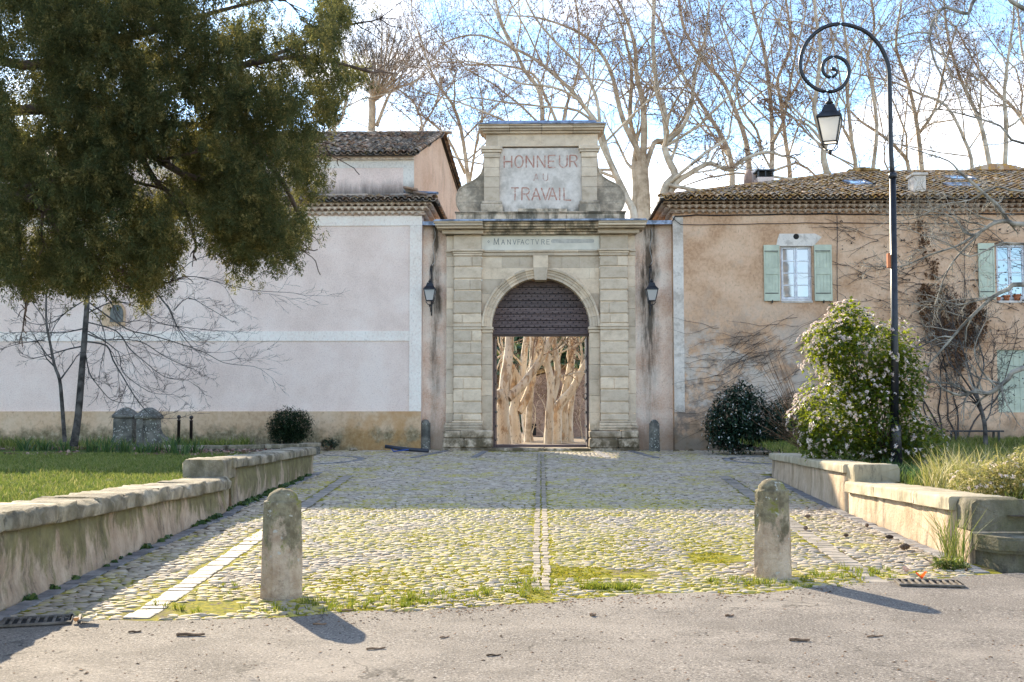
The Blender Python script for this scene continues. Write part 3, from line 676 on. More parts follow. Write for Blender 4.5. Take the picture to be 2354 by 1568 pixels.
# ================================================================ raised lawn (left) and garden (right)
def patch(name, poly_rows, zf, mat, nx=10):
    V = []; F = []
    for Y, a, b in poly_rows:
        for i in range(nx+1):
            x = a+(b-a)*i/nx; V.append((x, Y, zf(x, Y)))
    for j in range(len(poly_rows)-1):
        for i in range(nx): a = j*(nx+1)+i; F.append((a, a+1, a+nx+2, a+nx+1))
    return struct(name, V, F, mat)
def zl(x, y): return .15+.04*(float(vnoise(x, y, 2.0))-.5)-(.12 if y > 31.5 else 0)
lawn = patch('lawn', [(Y, -24, float(WL(Y))-.4 if Y < 23.6 else -6.4) for Y in list(np.arange(6, 23.6, 1.5))+[23.6, 25, 26.5, 28, 29.5, 31, 32.75]], zl, MAT['lawn_soil'], 24)
def zr(x, y): return .12+.02*max(0, min(9, y-20))+.05*(float(vnoise(x, y, 1.7))-.5)
garden = patch('garden_bed', [(Y, float(WR(Y))+.4 if Y < 22.8 else 7.2, 26) for Y in [11.35]+list(np.arange(12, 22.8, 1.2))+[22.8, 24.5, 27, 29.5, 32.75]], zr, MAT['earth'], 20)
n = 34000; X = rs.uniform(-17, -4.9, n); Yp = 8.5+(rs.rand(n)**1.0)*17.0
k = (X < np.array(WL(Yp))-.55) & (Yp > 8.5) & (vnoise(X, Yp, .7) > .12) & (X > -.62*Yp-.6)
X, Yp = X[k], Yp[k]; Zp = np.array([zl(a, b) for a, b in zip(X, Yp)])
stuff_scatter('lawn_grass', blade_template(9, .085, .012, .09, .7, 4), np.stack([X, Yp, Zp-.004], 1), MAT['grass_blade'], .5, 1.15, 'short green lawn behind the mossy left wall')
# taller growth below the pink wall
n = 2600; X = rs.uniform(-19, -8.2, n); Yp = rs.uniform(28, 32.3, n); k = (vnoise(X, Yp, .9) > .3) & ((Yp > 29.5) | (rs.rand(n) < .35)); X, Yp = X[k], Yp[k]
stuff_scatter('rough_grass', blade_template(9, .34, .016, .10, .8, 5), np.stack([X, Yp, [zl(a, b) for a, b in zip(X, Yp)]], 1), MAT['grass_blade'], .45, 1.15, 'rough tall grass along the foot of the pink wall')
def leaf_template(n=1, l=.07, w=.045, curl=.02):
    return np.array([(0, 0, 0), (w/2, l*.4, curl), (0, l, 0), (-w/2, l*.4, curl)]), np.array([(0, 1, 2, 3)])
n = 3200; X = rs.uniform(-18, -6.6, n); Yp = rs.uniform(24.2, 30.5, n); k = (vnoise(X, Yp, 1.1) > .42); X, Yp = X[k], Yp[k]
stuff_scatter('fallen_leaves', leaf_template(1, .11, .09, .03), np.stack([X, Yp, [zl(a, b)+.03 for a, b in zip(X, Yp)]], 1), MAT['litter_leaf'], .6, 1.2, 'pinkish dead leaves lying among the iris clumps', tilt=.5)
# right garden: grass and tall yellow green blades
n = 9000; X = rs.uniform(4.8, 16, n); Yp = rs.uniform(12, 32, n); k = (X > np.array(WR(Yp))+.6) & (X < .50*Yp+1) & (vnoise(X, Yp, 1.0) > .3); X, Yp = X[k], Yp[k]
stuff_scatter('garden_grass', blade_template(8, .17, .012, .10, .8, 6), np.stack([X, Yp, [zr(a, b) for a, b in zip(X, Yp)]], 1), MAT['grass_blade'], .5, 1.3, 'green grass growing in the right garden bed')
# litter along the kerbs
# ================================================================ low walls round the forecourt
def chunk_mesh(nm, L_, W, H, mat, seed, rnd=.045, nseg=5):
    """a worn coping stone, length along y, rounded and dented"""
    r = random.Random(seed); V = []; F = []
    prof = []
    for cx, cz, a0 in ((W/2-rnd, H/2-rnd, 0), (-W/2+rnd, H/2-rnd, 90), (-W/2+rnd*.4, -H/2+rnd*.4, 180), (W/2-rnd*.4, -H/2+rnd*.4, 270)):
        rr = rnd if a0 < 180 else rnd*.4
        for k in range(4):
            a = radians(a0+30*k); prof.append((cx+rr*cos(a), cz+rr*sin(a)))
    n = len(prof)
    nseg = 9; ys = [-.5, -.485]+[-.5+i/(nseg+1) for i in range(1, nseg+1)]+[.485, .5]
    for yi, yy in enumerate(ys):
        sh = .965 if yi in (0, len(ys)-1) else 1
        for pi_, (x, z) in enumerate(prof):
            d_ = (float(vnoise(yy*L_*9+seed*3.7, pi_*.9+seed))-.55)*rnd*.6*(.3 if sh < 1 else 1)+r.uniform(-1, 1)*rnd*.12*(.3 if sh < 1 else 1)
            V.append((x*sh+d_*(1 if x > 0 else -1), yy*L_+r.uniform(-1, 1)*rnd*.1, z*sh+d_*(1 if z > 0 else .5)*.8))
    for j in range(len(ys)-1):
        for i in range(n): F.append((j*n+i, j*n+(i+1) % n, (j+1)*n+(i+1) % n, (j+1)*n+i))
    nb = len(V)
    for e, sg in ((0, 1), (nb-n, -1)):      # end faces as a fan, flat
        V.append((0, V[e][1]-.006*sg, 0)); c_ = len(V)-1
        for i in range(n): F.append((c_, e+i, e+(i+1) % n) if sg > 0 else (c_, e+(i+1) % n, e+i))
    me = new_mesh(nm, V, F, mat, True)
    for p in me.polygons:
        if len(p.vertices) == 3: p.use_smooth = False
    return me
def low_wall(name, label, footfn, y0, y1, ztop, side, body_mat, cop_mat, cop_w, cop_h, batter=.03, stone=.95, over=.04, endcap=False, rough=1.0):
    """side -1: wall rises to the left of its foot line; ztop(y) world height"""
    t = thing(name, (footfn(y0), y0, gz(y0)), label, 'low wall')
    n = int((y1-y0)/.3)+1; V = []; F = []
    ys = np.linspace(y0, y1, n)
    for y in ys:
        f = footfn(y); zt = ztop(y)-cop_h
        for h in np.linspace(-.15, 1, 6):
            z = gz(y)+(zt-gz(y))*max(h, 0) + (-.12 if h < 0 else 0)
            b = (vnoise(y, z*2, .5)-.5)*.05*rough
            V.append((f+side*(batter*max(h, 0))+b*1.0, y, z))
        V.append((f+side*cop_w, y, zt)); V.append((f+side*cop_w, y, gz(y)-.15))
    for j in range(n-1):
        for i in range(7):
            q = (j*8+i, j*8+i+1, (j+1)*8+i+1, (j+1)*8+i); F.append(q if side > 0 else q[::-1])
    F.append(tuple(range(8))[::-1]); F.append(tuple((n-1)*8+i for i in range(8)))
    part('wall_body', V, F, body_mat, t, True)
    y = y0; k = 0
    while y < y1-.05:
        l = min(stone*random.uniform(.75, 1.25), y1-y)
        if y1-y-l < .35: l = y1-y
        yc = y+l/2; me = chunk_mesh('coping_stone', l-.012, cop_w+over, cop_h, cop_mat, k+hash_name(label), .035*rough+.012)
        slope = (ztop(yc+.3)-ztop(yc-.3))/.6; dx = (footfn(yc+.3)-footfn(yc-.3))/.6
        inst('coping_stone', me, t, (footfn(yc)+side*(cop_w/2-over/2), yc, ztop(yc)-cop_h/2+random.uniform(-.008, .008)*rough), (math.atan(slope), 0, -math.atan(dx)))
        y += l; k += 1
    return t
def hash_name(s): return sum(ord(c)*(i+1) for i, c in enumerate(s)) % 1000
wl = lambda y: float(WL(y)); wr = lambda y: float(WR(y))
low_wall('low_wall', 'mossy left retaining wall with worn rounded coping nearest the camera', wl, 6.2, 16.15, lambda y: np.interp(y, [6, 8.9, 15.8], [.40, .37, .20]), -1, MAT['left_wall_render'], MAT['coping'], .62, .17, .05, 1.0, .05, rough=1.7)
low_wall('low_wall', 'higher left retaining wall leading on towards the gate beyond the step', wl, 16.5, 23.6, lambda y: np.interp(y, [16.6, 23.6], [.45, .39]), -1, MAT['left_wall_render'], MAT['coping'], .5, .15, .03, .9, .05, rough=1.2)
low_wall('low_wall', 'smooth right garden wall below the big flowering shrub', wr, 16.2, 22.8, lambda y: np.interp(y, [16, 22.8], [.40, .31]), 1, MAT['right_wall_render'], MAT['smooth_coping'], .5, .13, .02, 1.6, .05, rough=.6)
low_wall('low_wall', 'lower right garden wall of lit tan render behind the near bollard', wr, 11.9, 16.1, lambda y: np.interp(y, [11.7, 16], [.27, .16]), 1, MAT['right_wall_render'], MAT['smooth_coping'], .55, .15, .02, 1.5, .05, rough=.6)
t = thing('end_block', (-4.9, 16.35, gz(16.3)), 'big rounded stone block at the step of the left wall', 'stone block')
inst('block', chunk_mesh('end_block', .62, .62, .30, MAT['coping'], 5, .06), t, (-4.93, 16.42, .31), (0, 0, 0))
part('foot', *(lambda b: (b.V, b.F))(MB().box(-5.2, -4.65, 16.18, 16.6, gz(16), .17)), MAT['left_wall_render'], t)
t = thing('end_block', (4.7, 16.0, gz(16.3)), 'stone end block at the step of the right garden wall', 'stone block')
inst('block', chunk_mesh('end_block', .5, .66, .25, MAT['smooth_coping'], 6, .05), t, (4.76, 16.15, .275), (0, 0, 0))
part('foot', *(lambda b: (b.V, b.F))(MB().box(4.43, 5.05, 15.98, 16.4, gz(16), .16)), MAT['right_wall_render'], t)
t = thing('end_block', (4.7, 11.8, gz(11.7)), 'dark mossy rounded block ending the lit right garden wall', 'stone block')
inst('block', chunk_mesh('end_block', .42, .60, .33, MAT['dark_mossy'], 7, .07), t, (4.68, 11.72, .10), (0, 0, 0))
part('foot', *(lambda b: (b.V, b.F))(MB().box(4.37, 4.98, 11.5, 11.95, gz(11.5)-.05, -.06)), MAT['right_wall_render'], t)
# curved low bench wall running out of the picture on the right
t = thing('curved_wall', (4.6, 11.3, gz(11.3)), 'low curved mossy wall with slab top at the right edge', 'low wall')
arc = [(4.42, 11.62), (4.42, 11.35), (4.52, 11.10), (4.78, 10.98), (5.3, 10.95), (6.2, 11.0), (7.4, 11.15), (9, 11.5), (12, 12.4)]
poly = arc+[(12, 13.0), (9, 12.1), (7.4, 11.75), (6.2, 11.6), (5.0, 11.58)]
MB().zprism([(x, y+.07) for x, y in poly], gz(11)-.1, -.23, 1.0).build('wall_body', MAT['dark_mossy'], t)
b = MB()
for z0, z1, o in ((-.232, -.20, .0), (-.20, -.10, -.03), (-.10, -.075, .0)):
    b.zprism([(x-.03, y+.02+o) for x, y in poly], z0, z1, 1.0)
b.build('slab_top', MAT['dark_mossy'], t)
# ================================================================ old low wall and stone piers at the back of the lawn
t = thing('old_low_wall', (-8, 26.5, .1), 'old low stone wall curving from the carved pier to the boxwood', 'low wall')
path = [P(355, 1040, 28.6), P(440, 1040, 28.2), P(520, 1040, 28.2), P(600, 1036, 28.8), P(680, 1033, 29.6), P(725, 1030, 30.6)]
for i in range(len(path)-1):
    a, c = path[i], path[i+1]; l = math.hypot(c.x-a.x, c.y-a.y); n = max(1, int(l/.9))
    for k in range(n):
        f = (k+.5)/n; x = a.x+(c.x-a.x)*f; y = a.y+(c.y-a.y)*f; ang = -atan2(c.x-a.x, c.y-a.y)
        inst('top_stone', chunk_mesh('top_stone', l/n-.01, .38, .10, MAT['coping'], i*7+k, .03), t, (x, y, .235), (0, 0, ang))
        inst('stone', chunk_mesh('stone', l/n-.015, .32, .36, MAT['lichen_stone'], i*9+k, .03), t, (x, y, .02), (0, 0, ang))
def pier(px, base_y, Y, w, body_top, cap_top, label, scroll=False):
    c = P(px, base_y, Y); z0 = c.z-.05; k = Y/FOC; zt = P(px, body_top, Y).z; zc = P(px, cap_top, Y).z; w = w*k
    t = thing('stone_pier', (c.x, Y, z0), label, 'stone pier')
    MB().box(c.x-w/2-.05, c.x+w/2+.05, Y-.28, Y+.28, z0-.1, z0+.18, .03, .01).build('plinth', MAT['lichen_stone'], t)
    if scroll:
        h = zt-z0-.181; pr = [(0, 0), (w*.98, 0), (w*1.12, .05*h), (w*1.17, .14*h), (w*1.12, .24*h), (w*.92, .31*h), (w*.80, .42*h), (w*.72, .60*h), (w*.70, 1*h), (0, h)]
        MB().prism([(c.x-w/2+x, z0+.181+z) for x, z in pr], Y-.16, Y+.22).build('shaft', MAT['lichen_stone'], t)
        MB().box(c.x-w/2-.0, c.x-w/2+.24*w, Y-.24, Y-.162, z0+.182, zt-.002, .02).build('pilaster', MAT['lichen_stone'], t)
        cx = c.x-w*.14; hw = w*.43
    else:
        MB().box(c.x-w/2, c.x+w/2, Y-.22, Y+.22, z0+.181, zt, .02, .005).build('shaft', MAT['lichen_stone'], t); cx = c.x; hw = w*.55
    b = MB(); b.box(cx-hw, cx+hw, Y-.27, Y+.27, zt+.002, zt+.10, .025, .004)
    n = 12; poly = lambda s, e=1: [(cx+hw*s*cos(2*pi*i/4+pi/4)*1.38, Y+.27*s*sin(2*pi*i/4+pi/4)*1.38) for i in range(4)]
    H = zc-zt-.10
    b.zprism(poly(.94), zt+.10, zt+.10+H*.45, .72); b.zprism(poly(.68), zt+.10+H*.45, zt+.10+H*.8, .62); b.zprism(poly(.42), zt+.10+H*.8, zc, .45)
    b.build('cap', MAT['lichen_stone'], t)
pier(288, 1032, 29.4, 46, 961, 937, 'plain old stone pier with domed cap and round lichen spots')
pier(350, 1034, 29.0, 62, 963, 937, 'old stone pier with scrolled side and pointed cap', True)
for px, tp, Y, lab in ((410, 957, 29.6, 'thin dark iron post with ball top, left of the pair'), (438.5, 958, 29.6, 'thin dark iron post with ball top, right of the pair')):
    c = P(px, 1035, Y); zt = P(px, tp-3, Y).z; t = thing('iron_post', (c.x, Y, c.z-.1), lab, 'iron post', 'thin iron posts on the old low wall')
    MB().lathe([(.042, c.z-.1), (.042, zt-.16), (.05, zt-.155), (.05, zt-.135), (.025, zt-.13), (.025, zt-.11)], (c.x, Y, 0), 12).build('shaft', MAT['dark_iron'], t, True)
    MB().lathe([(.01, zt-.115)]+[(.055*sin(a), zt-.055-.055*cos(a)) for a in np.linspace(.3, 2.9, 8)]+[(.004, zt)], (c.x, Y, 0), 12).build('ball', MAT['dark_iron'], t, True)
# ================================================================ stone bollards
def bollard_mesh(h, r0, r1, n, dome, seed, sharp=False):
    r = random.Random(seed); V = []; F = []; prof = []
    hs = h*.875
    for i in range(9): f = i/8; prof.append((r0+(r1-r0)*f, hs*f, 1))
    prof.append((r1*.985, hs+.010, 1)); prof.append((r1*.80, hs+.016, .4))
    for a in np.linspace(.12, 1.5, 7): prof.append((r1*.77*cos(a)+.002, hs+.016+(h-hs-.016)*sin(a), .1))
    N_ = 24
    for pr, z, fac in prof:
        for i in range(N_):
            a = 2*pi*i/N_+pi/8; k = cos(pi/n)/cos(((a-pi/8) % (2*pi/n))-pi/n); k = 1+(k-1)*fac
            V.append((pr*k*cos(a)+r.uniform(-.004, .004), pr*k*sin(a)+r.uniform(-.004, .004), z+r.uniform(-.003, .003)))
    for j in range(len(prof)-1):
        for i in range(N_): F.append((j*N_+i, j*N_+(i+1) % N_, (j+1)*N_+(i+1) % N_, (j+1)*N_+i))
    F.append(tuple(range(N_))[::-1]); F.append(tuple(len(V)-N_+i for i in range(N_)))
    return V, F
def bollard(name, px, base, label, h, r0, r1, seed, n=8, lean=0, grp=None, mat='bollard_stone', rz=0):
    c = G(px, base); 
    o = bpy.data.objects.new(name, new_mesh(name, *bollard_mesh(h, r0, r1, n, .2, seed), MAT[mat], False)); COL.objects.link(o)
    o.location = (c.x, c.y, gz(c.y)-.02); o.rotation_euler = (0, lean, rz)
    for p in o.data.polygons: p.use_smooth = (p.center.z > h*.87)
    return tag(o, label, 'bollard', grp)
bollard('stone_bollard', 647, 1374, 'weathered stone bollard standing nearest the camera on the left', .95, .192, .170, 1, 8, 0, rz=.2)
bollard('stone_bollard', 1777, 1327, 'mossy stone bollard standing on the right at the cobble edge', .95, .184, .166, 2, 8, 0, rz=.5)
bollard('small_stone_bollard', 977.5, 1035, 'small grey stone post under the left wall lantern', .93, .165, .155, 3, 10, mat='lichen_stone')
bollard('small_stone_bollard', 1504.5, 1038.5, 'small grey stone post under the right wall lantern', .94, .165, .15, 4, 10, mat='lichen_stone')
# ================================================================ the stone gateway
GY = 32.7
gate = thing('gateway', (0, GY, 0), 'tall pale stone gateway with round arch and lettered attic', 'gateway')
def gbox(name, x0, x1, ytop, ybot, yf, yb, mat='gate_stone', c=.012, jit=.003, parent=gate, label=None, mir=False):
    X0, X1 = fx(x0), fx(x1)
    if mir: X0, X1 = -X1, -X0
    b = MB().box(X0, X1, GY+yf, GY+yb, fz(ybot)+.003, fz(ytop)-.003, c, jit)
    return part(name, b.V, b.F, MAT[mat], parent, label=label)
# pilaster blocks, deeply jointed
cuts = [589.5, 614.5, 642.5, 668.5, 695, 722.5, 744.5]
cuts2 = [759.5, 786.5, 813.5, 840.5, 868, 895.5, 924, 951.5, 967.5]
for mir in (False, True):
    A = lambda n_, x0, x1, yt, yb_, f, bk, **k: gbox(n_, x0, x1, yt, yb_, f, bk, mir=mir, **k)
    for s in (cuts, cuts2):
        for i in range(len(s)-1):
            k = random.random()
            if k < .4:
                xm = random.uniform(1062, 1090)
                A('pilaster_block', 1043.5, xm, s[i]+1.1, s[i+1]-1.1, -.17, .2, c=.02, jit=.003); A('pilaster_block', xm+.1, 1107.5, s[i]+1.1, s[i+1]-1.1, -.17+random.uniform(-.004, .004), .2, c=.02, jit=.003)
            else: A('pilaster_block', 1043.5, 1107.5, s[i]+1.1, s[i+1]-1.1, -.17, .2, c=.022, jit=.004)
    A('pilaster_core', 1045, 1106.5, 589, 968, -.13, .21, c=0, jit=0)
    # narrow outer strip
    ys = [575, 612, 660, 710, 751, 800, 850, 905, 950, 968]
    for i in range(len(ys)-1): A('strip_block', 1026, 1043.4, ys[i], ys[i+1], -.02, .5, c=.006, jit=.001)
    # jamb
    ys = [766, 800, 838, 872, 910, 948, 989]
    for i in range(len(ys)-1): A('jamb_block', 1107.6, 1131.6, ys[i], ys[i+1], -.03, .85, mat='jamb_stone', c=.006, jit=.001)
    # impost
    A('impost_band', 1043, 1107.5, 744.6, 752, -.19, .15, c=.01, jit=0); A('impost_band', 1043.3, 1107.5, 752.1, 758.5, -.175, .15, c=.006, jit=0)
    A('impost', 1106, 1134, 751, 758, -.08, .88, mat='jamb_stone', c=.012, jit=0); A('impost', 1107, 1132.8, 758.1, 765.6, -.05, .87, mat='jamb_stone', c=.02, jit=0)
    # moulded base and plinth
    for yt, yb_, e, f in ((967.5, 972, 0, -.18), (972, 978, 2.2, -.21), (978, 984, 4.5, -.245), (984, 989.5, 3, -.225)):
        A('base_moulding', 1041-e, 1110.5, yt, yb_, f, .22, c=.014, jit=.002)
        A('base_moulding', 1026-e*.9, 1040.8-e, yt, yb_, f+.13, .5, c=.01, jit=.002)
    for yt, yb_, x0, xs_, x1 in ((989.5, 1007.5, 1022, 1061, 1132.5), (1007.5, 1030, 1020.5, 1069, 1133)):
        A('plinth_block', x0, xs_, yt, yb_, -.31, .5, c=.035, jit=.012); A('plinth_block', xs_+.2, x1, yt, yb_, -.33, .86, c=.035, jit=.012)
    A('plinth_block', 1020, 1133.5, 1029.6, 1042, -.34, .87, c=.02, jit=.004)
    # entablature over the pilaster
    A('architrave_band', 1024, 1039, 575, 579.5, -.10, .5, c=.01, jit=0); A('architrave_band', 1025, 1040, 579.6, 589, -.05, .5, c=.008, jit=0)
    A('architrave_band', 1037.5, 1113, 575, 579.5, -.27, .2, c=.012, jit=0); A('architrave_band', 1041, 1110, 579.6, 584, -.22, .2, c=.008, jit=0); A('architrave_band', 1043, 1108.5, 584.1, 589.2, -.19, .2, c=.006, jit=0)
    A('frieze_block', 1026, 1043, 541.5, 575, -.02, .5, c=.006, jit=0); A('frieze_block', 1043.2, 1106.3, 541.5, 575, -.16, .2, c=.008, jit=0)
# central architrave
x = 1108.8
for xe in (1160, 1212, 1274, 1330, 1377.4):
    gbox('architrave_band', x, xe-.1, 576, 580.5, -.12, .2, c=.01, jit=0); gbox('architrave_band', x, xe-.1, 580.6, 588.5, -.07, .2, c=.006, jit=0); x = xe
gbox('wall_core', 1107, 1379.4, 541.3, 589, .06, .6, c=0, jit=0)
panel = gbox('inscription_panel', 1106.4, 1379.6, 541.3, 575.4, -.05, .2, mat='pale_inscription', c=.004, jit=0)
# spandrel ashlar round the arch
AX, AZ, RI, RO = 0.0, fz(751), 112.8/77.8, 136.2/77.8
def ashlar(x0, x1, z0, z1, yf=0.0, yb=.6):
    n = 10; xs = [x0+(x1-x0)*i/n for i in range(n+1)]
    low = [max(z0, AZ+sqrt(max(0, (RO-.02)**2-x*x))) if abs(x) < RO-.02 else z0 for x in xs]
    lowc = [(x, l) for x, l in zip(xs, low) if l < z1-.004]
    if len(lowc) < 2: return
    poly = [(lowc[0][0], z1), (lowc[-1][0], z1)]+lowc[::-1]
    MB().prism(poly, GY+yf+random.uniform(0, .004), GY+yb).build('ashlar_block', MAT['gate_stone'], gate)
zs = [AZ+.0, AZ+.48, AZ+.98, AZ+1.42, AZ+1.75, fz(588.7)]
for r_ in range(len(zs)-1):
    xs = [fx(1107.6), -1.15-(r_ % 2)*.3, -.62+(r_ % 2)*.28, 0, .62-(r_ % 2)*.28, 1.15+(r_ % 2)*.3, -fx(1107.6)]
    for i in range(len(xs)-1): ashlar(xs[i]+.002, xs[i+1]-.002, zs[r_]+.002, zs[r_+1]-.002)
# archivolt: moulded voussoirs
prof = [(RI, -.03), (RI+.085, -.03), (RI+.09, -.065), (RI+.165, -.065), (RI+.17, -.10), (RI+.225, -.10), (RI+.235, -.16), (RI+.285, -.175), (RO, -.15), (RO, .3), (RI, .86)]
nv = 17
for i in range(nv):
    if i == nv//2: continue
    a0 = pi*i/nv+.002; a1 = pi*(i+1)/nv-.002; V = []; F = []; K = 6; n = len(prof)
    for k in range(K):
        a = a0+(a1-a0)*k/(K-1)
        for r_, y in prof: V.append((AX+r_*cos(a), GY+y, AZ+r_*sin(a)))
    for k in range(K-1):
        for j in range(n): F.append((k*n+j, k*n+(j+1) % n, (k+1)*n+(j+1) % n, (k+1)*n+j))
    F.append(tuple(range(n))[::-1]); F.append(tuple((K-1)*n+j for j in range(n)))
    part('voussoir', V, F, MAT['gate_stone'], gate)
k = MB(); k.prism([(-fx(1261)*.96, fz(589)), (fx(1261)*.96, fz(589)), (fx(1260), fz(616)), (-fx(1260), fz(616))], GY-.15, GY+.86); k.build('keystone', MAT['gate_stone'], gate)
k = MB(); k.prism([(-fx(1259.5), fz(616.4)), (fx(1259.5), fz(616.4)), (fx(1256.5), fz(645)), (-fx(1256.5), fz(645))], GY-.19, GY+.86); k.build('keystone', MAT['gate_stone'], gate)
# main cornice
segs = [1001, 1052, 1108, 1166, 1235, 1300, 1356, 1412, 1485.5]
for yt, yb_, e, f in ((517, 521, 0, -.62), (521, 527, 2.5, -.58), (527, 531.5, 7, -.5), (531.6, 536, 17, -.34), (536, 541.2, 22, -.24)):
    xs = list(segs); xs[0] += e; xs[-1] -= e
    for i in range(len(xs)-1): gbox('cornice_block', xs[i]+.06, xs[i+1]-.06, yt, yb_, f+random.uniform(-.004, .004), .45, mat='gate_stone_stained', c=.014, jit=.003)
for x0, x1 in ((1001.5, 1112), (1374, 1485)):     # the cornice breaks forward over the pilasters
    for yt, yb_, f, e in ((517, 521, -.75, 0), (521, 527, -.71, 2.5), (527, 531.5, -.62, 6), (531.6, 541.2, -.38, 16)):
        gbox('cornice_block', x0+(e if x0 < 1200 else 0), x1-(0 if x0 < 1200 else e), yt+.1, yb_-.1, f, f+.16, mat='gate_stone', c=.012, jit=.002)
b = MB()
b.prism([(fx(1000), fz(517.2)), (fx(1486), fz(517.2)), (fx(1480), fz(513.5)), (fx(1006), fz(513.5))], GY-.79, GY+.5); b.build('zinc_flashing', MAT['zinc'], gate)
# blocking course under the attic
x = 1049
for xe in (1091, 1132, 1178, 1216, 1262, 1303, 1346, 1391, 1437):
    gbox('base_course_block', x+.06, xe-.06, 495, 514.5, -.28+random.uniform(-.006, .006), .45, mat='gate_stone_stained', c=.012, jit=.003); x = xe
for yt, yb_, e, f in ((490, 492.5, 0, -.34), (492.5, 495.2, 2, -.31)):
    x = 1046.5+e
    for xe in (1092, 1190, 1290, 1386, 1440-e): gbox('base_moulding', x, xe-.06, yt, yb_, f, .45, mat='gate_stone_stained', c=.012, jit=.002); x = xe
# attic
gbox('attic_core', 1113, 1374, 339, 490, .06, .40, c=0, jit=0)
attic_panel = gbox('painted_panel', 1147.5, 1339.5, 340, 489.8, -.02, .058, mat='painted_panel', c=.01, jit=0)
gbox('panel_ledge', 1191, 1304, 480, 489, -.06, -.022, mat='gate_stone_stained', c=.01, jit=.004)
for x0, x1 in ((1112.5, 1148), (1338.5, 1373.8)):
    ys = [364.5, 386.5, 408, 432, 463.5]
    for i in range(4): gbox('attic_pilaster_block', x0, x1, ys[i], ys[i+1], -.13+random.uniform(-.004, .004), .058, mat='gate_stone', c=.008, jit=.002)
    for yt, yb_, e, f in ((338.5, 347, 7, -.24), (347.1, 352.5, 5, -.20), (352.6, 364.4, 1, -.16)): gbox('attic_capital', x0-e, x1+e, yt, yb_, f, .058, c=.012, jit=.001)
    for yt, yb_, e, f in ((463.6, 471, 5.5, -.20), (471.1, 490, 7.5, -.23)): gbox('attic_base', x0-e, x1+e, yt, yb_, f, .058, mat='gate_stone_lichen', c=.02, jit=.001)
x = 1116.5
for xe in (1144, 1185, 1245, 1300, 1340, 1376.5): gbox('attic_frieze_block', x, xe-.05, 310, 338.3, -.10+random.uniform(-.003, .003), .40, c=.004, jit=0); x = xe
for yt, yb_, e, f in ((292.5, 295.5, 0, -.42), (295.5, 301, 1.5, -.38), (301, 305, 5, -.32), (305, 310, 11, -.22)):
    for x0, x1 in ((1099.4+e, 1172), (1172.1, 1246), (1246.1, 1318), (1318.1, 1393.3-e)): gbox('attic_cornice_block', x0, x1, yt, yb_, f, .62, c=.016, jit=.002)
b = MB(); z0, z1, z2 = fz(292.7), fz(290.5), fz(280)
b.box(fx(1098.5), fx(1394), GY-.45, GY+.65, z0, z1)
V = [(fx(1119), GY-.35, z1+.002), (fx(1374), GY-.35, z1+.002), (fx(1374), GY+.6, z1+.002), (fx(1119), GY+.6, z1+.002), (fx(1124), GY-.15, z2), (fx(1370), GY-.15, z2), (fx(1370), GY+.5, z2), (fx(1124), GY+.5, z2)]
b.add(V, [(3, 2, 1, 0), (4, 5, 6, 7), (0, 1, 5, 4), (1, 2, 6, 5), (2, 3, 7, 6), (3, 0, 4, 7)]); b.build('zinc_cap', MAT['zinc'], gate)
# scrolled wings: three stones each
sc_out = [(1112.4, 365), (1110.8, 384), (1106, 398), (1098, 408), (1086, 416), (1073, 422), (1062, 428), (1054, 436), (1050, 446), (1048.6, 458), (1050.5, 472), (1056, 483), (1065, 490)]
def wing(sgn):
    q = [((fx(x_)) * sgn, fz(y_)) for x_, y_ in sc_out]
    q = [(abs(a)*(-1 if sgn > 0 else 1), z) for a, z in q]
    xin = -abs(fx(1112.4)) if sgn > 0 else abs(fx(1112.4))
    zc1, zc2 = fz(430), fz(464)
    def cut(poly, z, keep_low):
        o = []
        for i in range(len(poly)):
            a, c_ = poly[i], poly[(i+1) % len(poly)]; ina = (a[1] <= z) == keep_low; inc = (c_[1] <= z) == keep_low
            if ina: o.append(a)
            if ina != inc: f = (z-a[1])/(c_[1]-a[1]); o.append((a[0]+(c_[0]-a[0])*f, z))
        return o
    full = q+[(xin, fz(490))]
    for lo, hi in ((None, zc2-.003), (zc2+.003, zc1-.003), (zc1+.003, None)):
        p_ = full
        if hi is not None: p_ = cut(p_, hi, True)
        if lo is not None: p_ = cut(p_, lo, False)
        if sgn < 0: p_ = p_[::-1]
        MB().prism(p_, GY-.02+random.uniform(-.004, .004), GY+.36).build('scroll_block', MAT['gate_stone_lichen'], gate)
    rim = MB(); rim.tube([(a, GY-.015, z) for a, z in q], .028, 6); rim.build('scroll_rim', MAT['gate_stone_lichen'], gate, True)
wing(1); wing(-1)
# --- lettering, drawn stroke by stroke
GL = {'H': [[(0, 0), (0, 1)], [(.62, 0), (.62, 1)], [(0, .5), (.62, .5)]], 'O': 'O', 'N': [[(0, 0), (0, 1)], [(0, 1), (.62, 0)], [(.62, 0), (.62, 1)]],
      'E': [[(0, 0), (0, 1)], [(0, 1), (.58, 1)], [(0, .52), (.48, .52)], [(0, 0), (.58, 0)]], 'U': 'U', 'R': 'R', 'A': [[(0, 0), (.33, 1)], [(.33, 1), (.66, 0)], [(.12, .34), (.54, .34)]],
      'T': [[(.31, 0), (.31, 1)], [(0, 1), (.62, 1)]], 'V': [[(0, 1), (.33, 0)], [(.33, 0), (.66, 1)]], 'I': [[(0, 0), (0, 1)]], 'L': [[(0, 0), (0, 1)], [(0, 0), (.56, 0)]],
      'M': [[(0, 0), (.08, 1)], [(.08, 1), (.42, .05)], [(.42, .05), (.76, 1)], [(.76, 1), (.84, 0)]], 'F': [[(0, 0), (0, 1)], [(0, 1), (.5, 1)], [(0, .52), (.42, .52)]], 'C': 'C'}
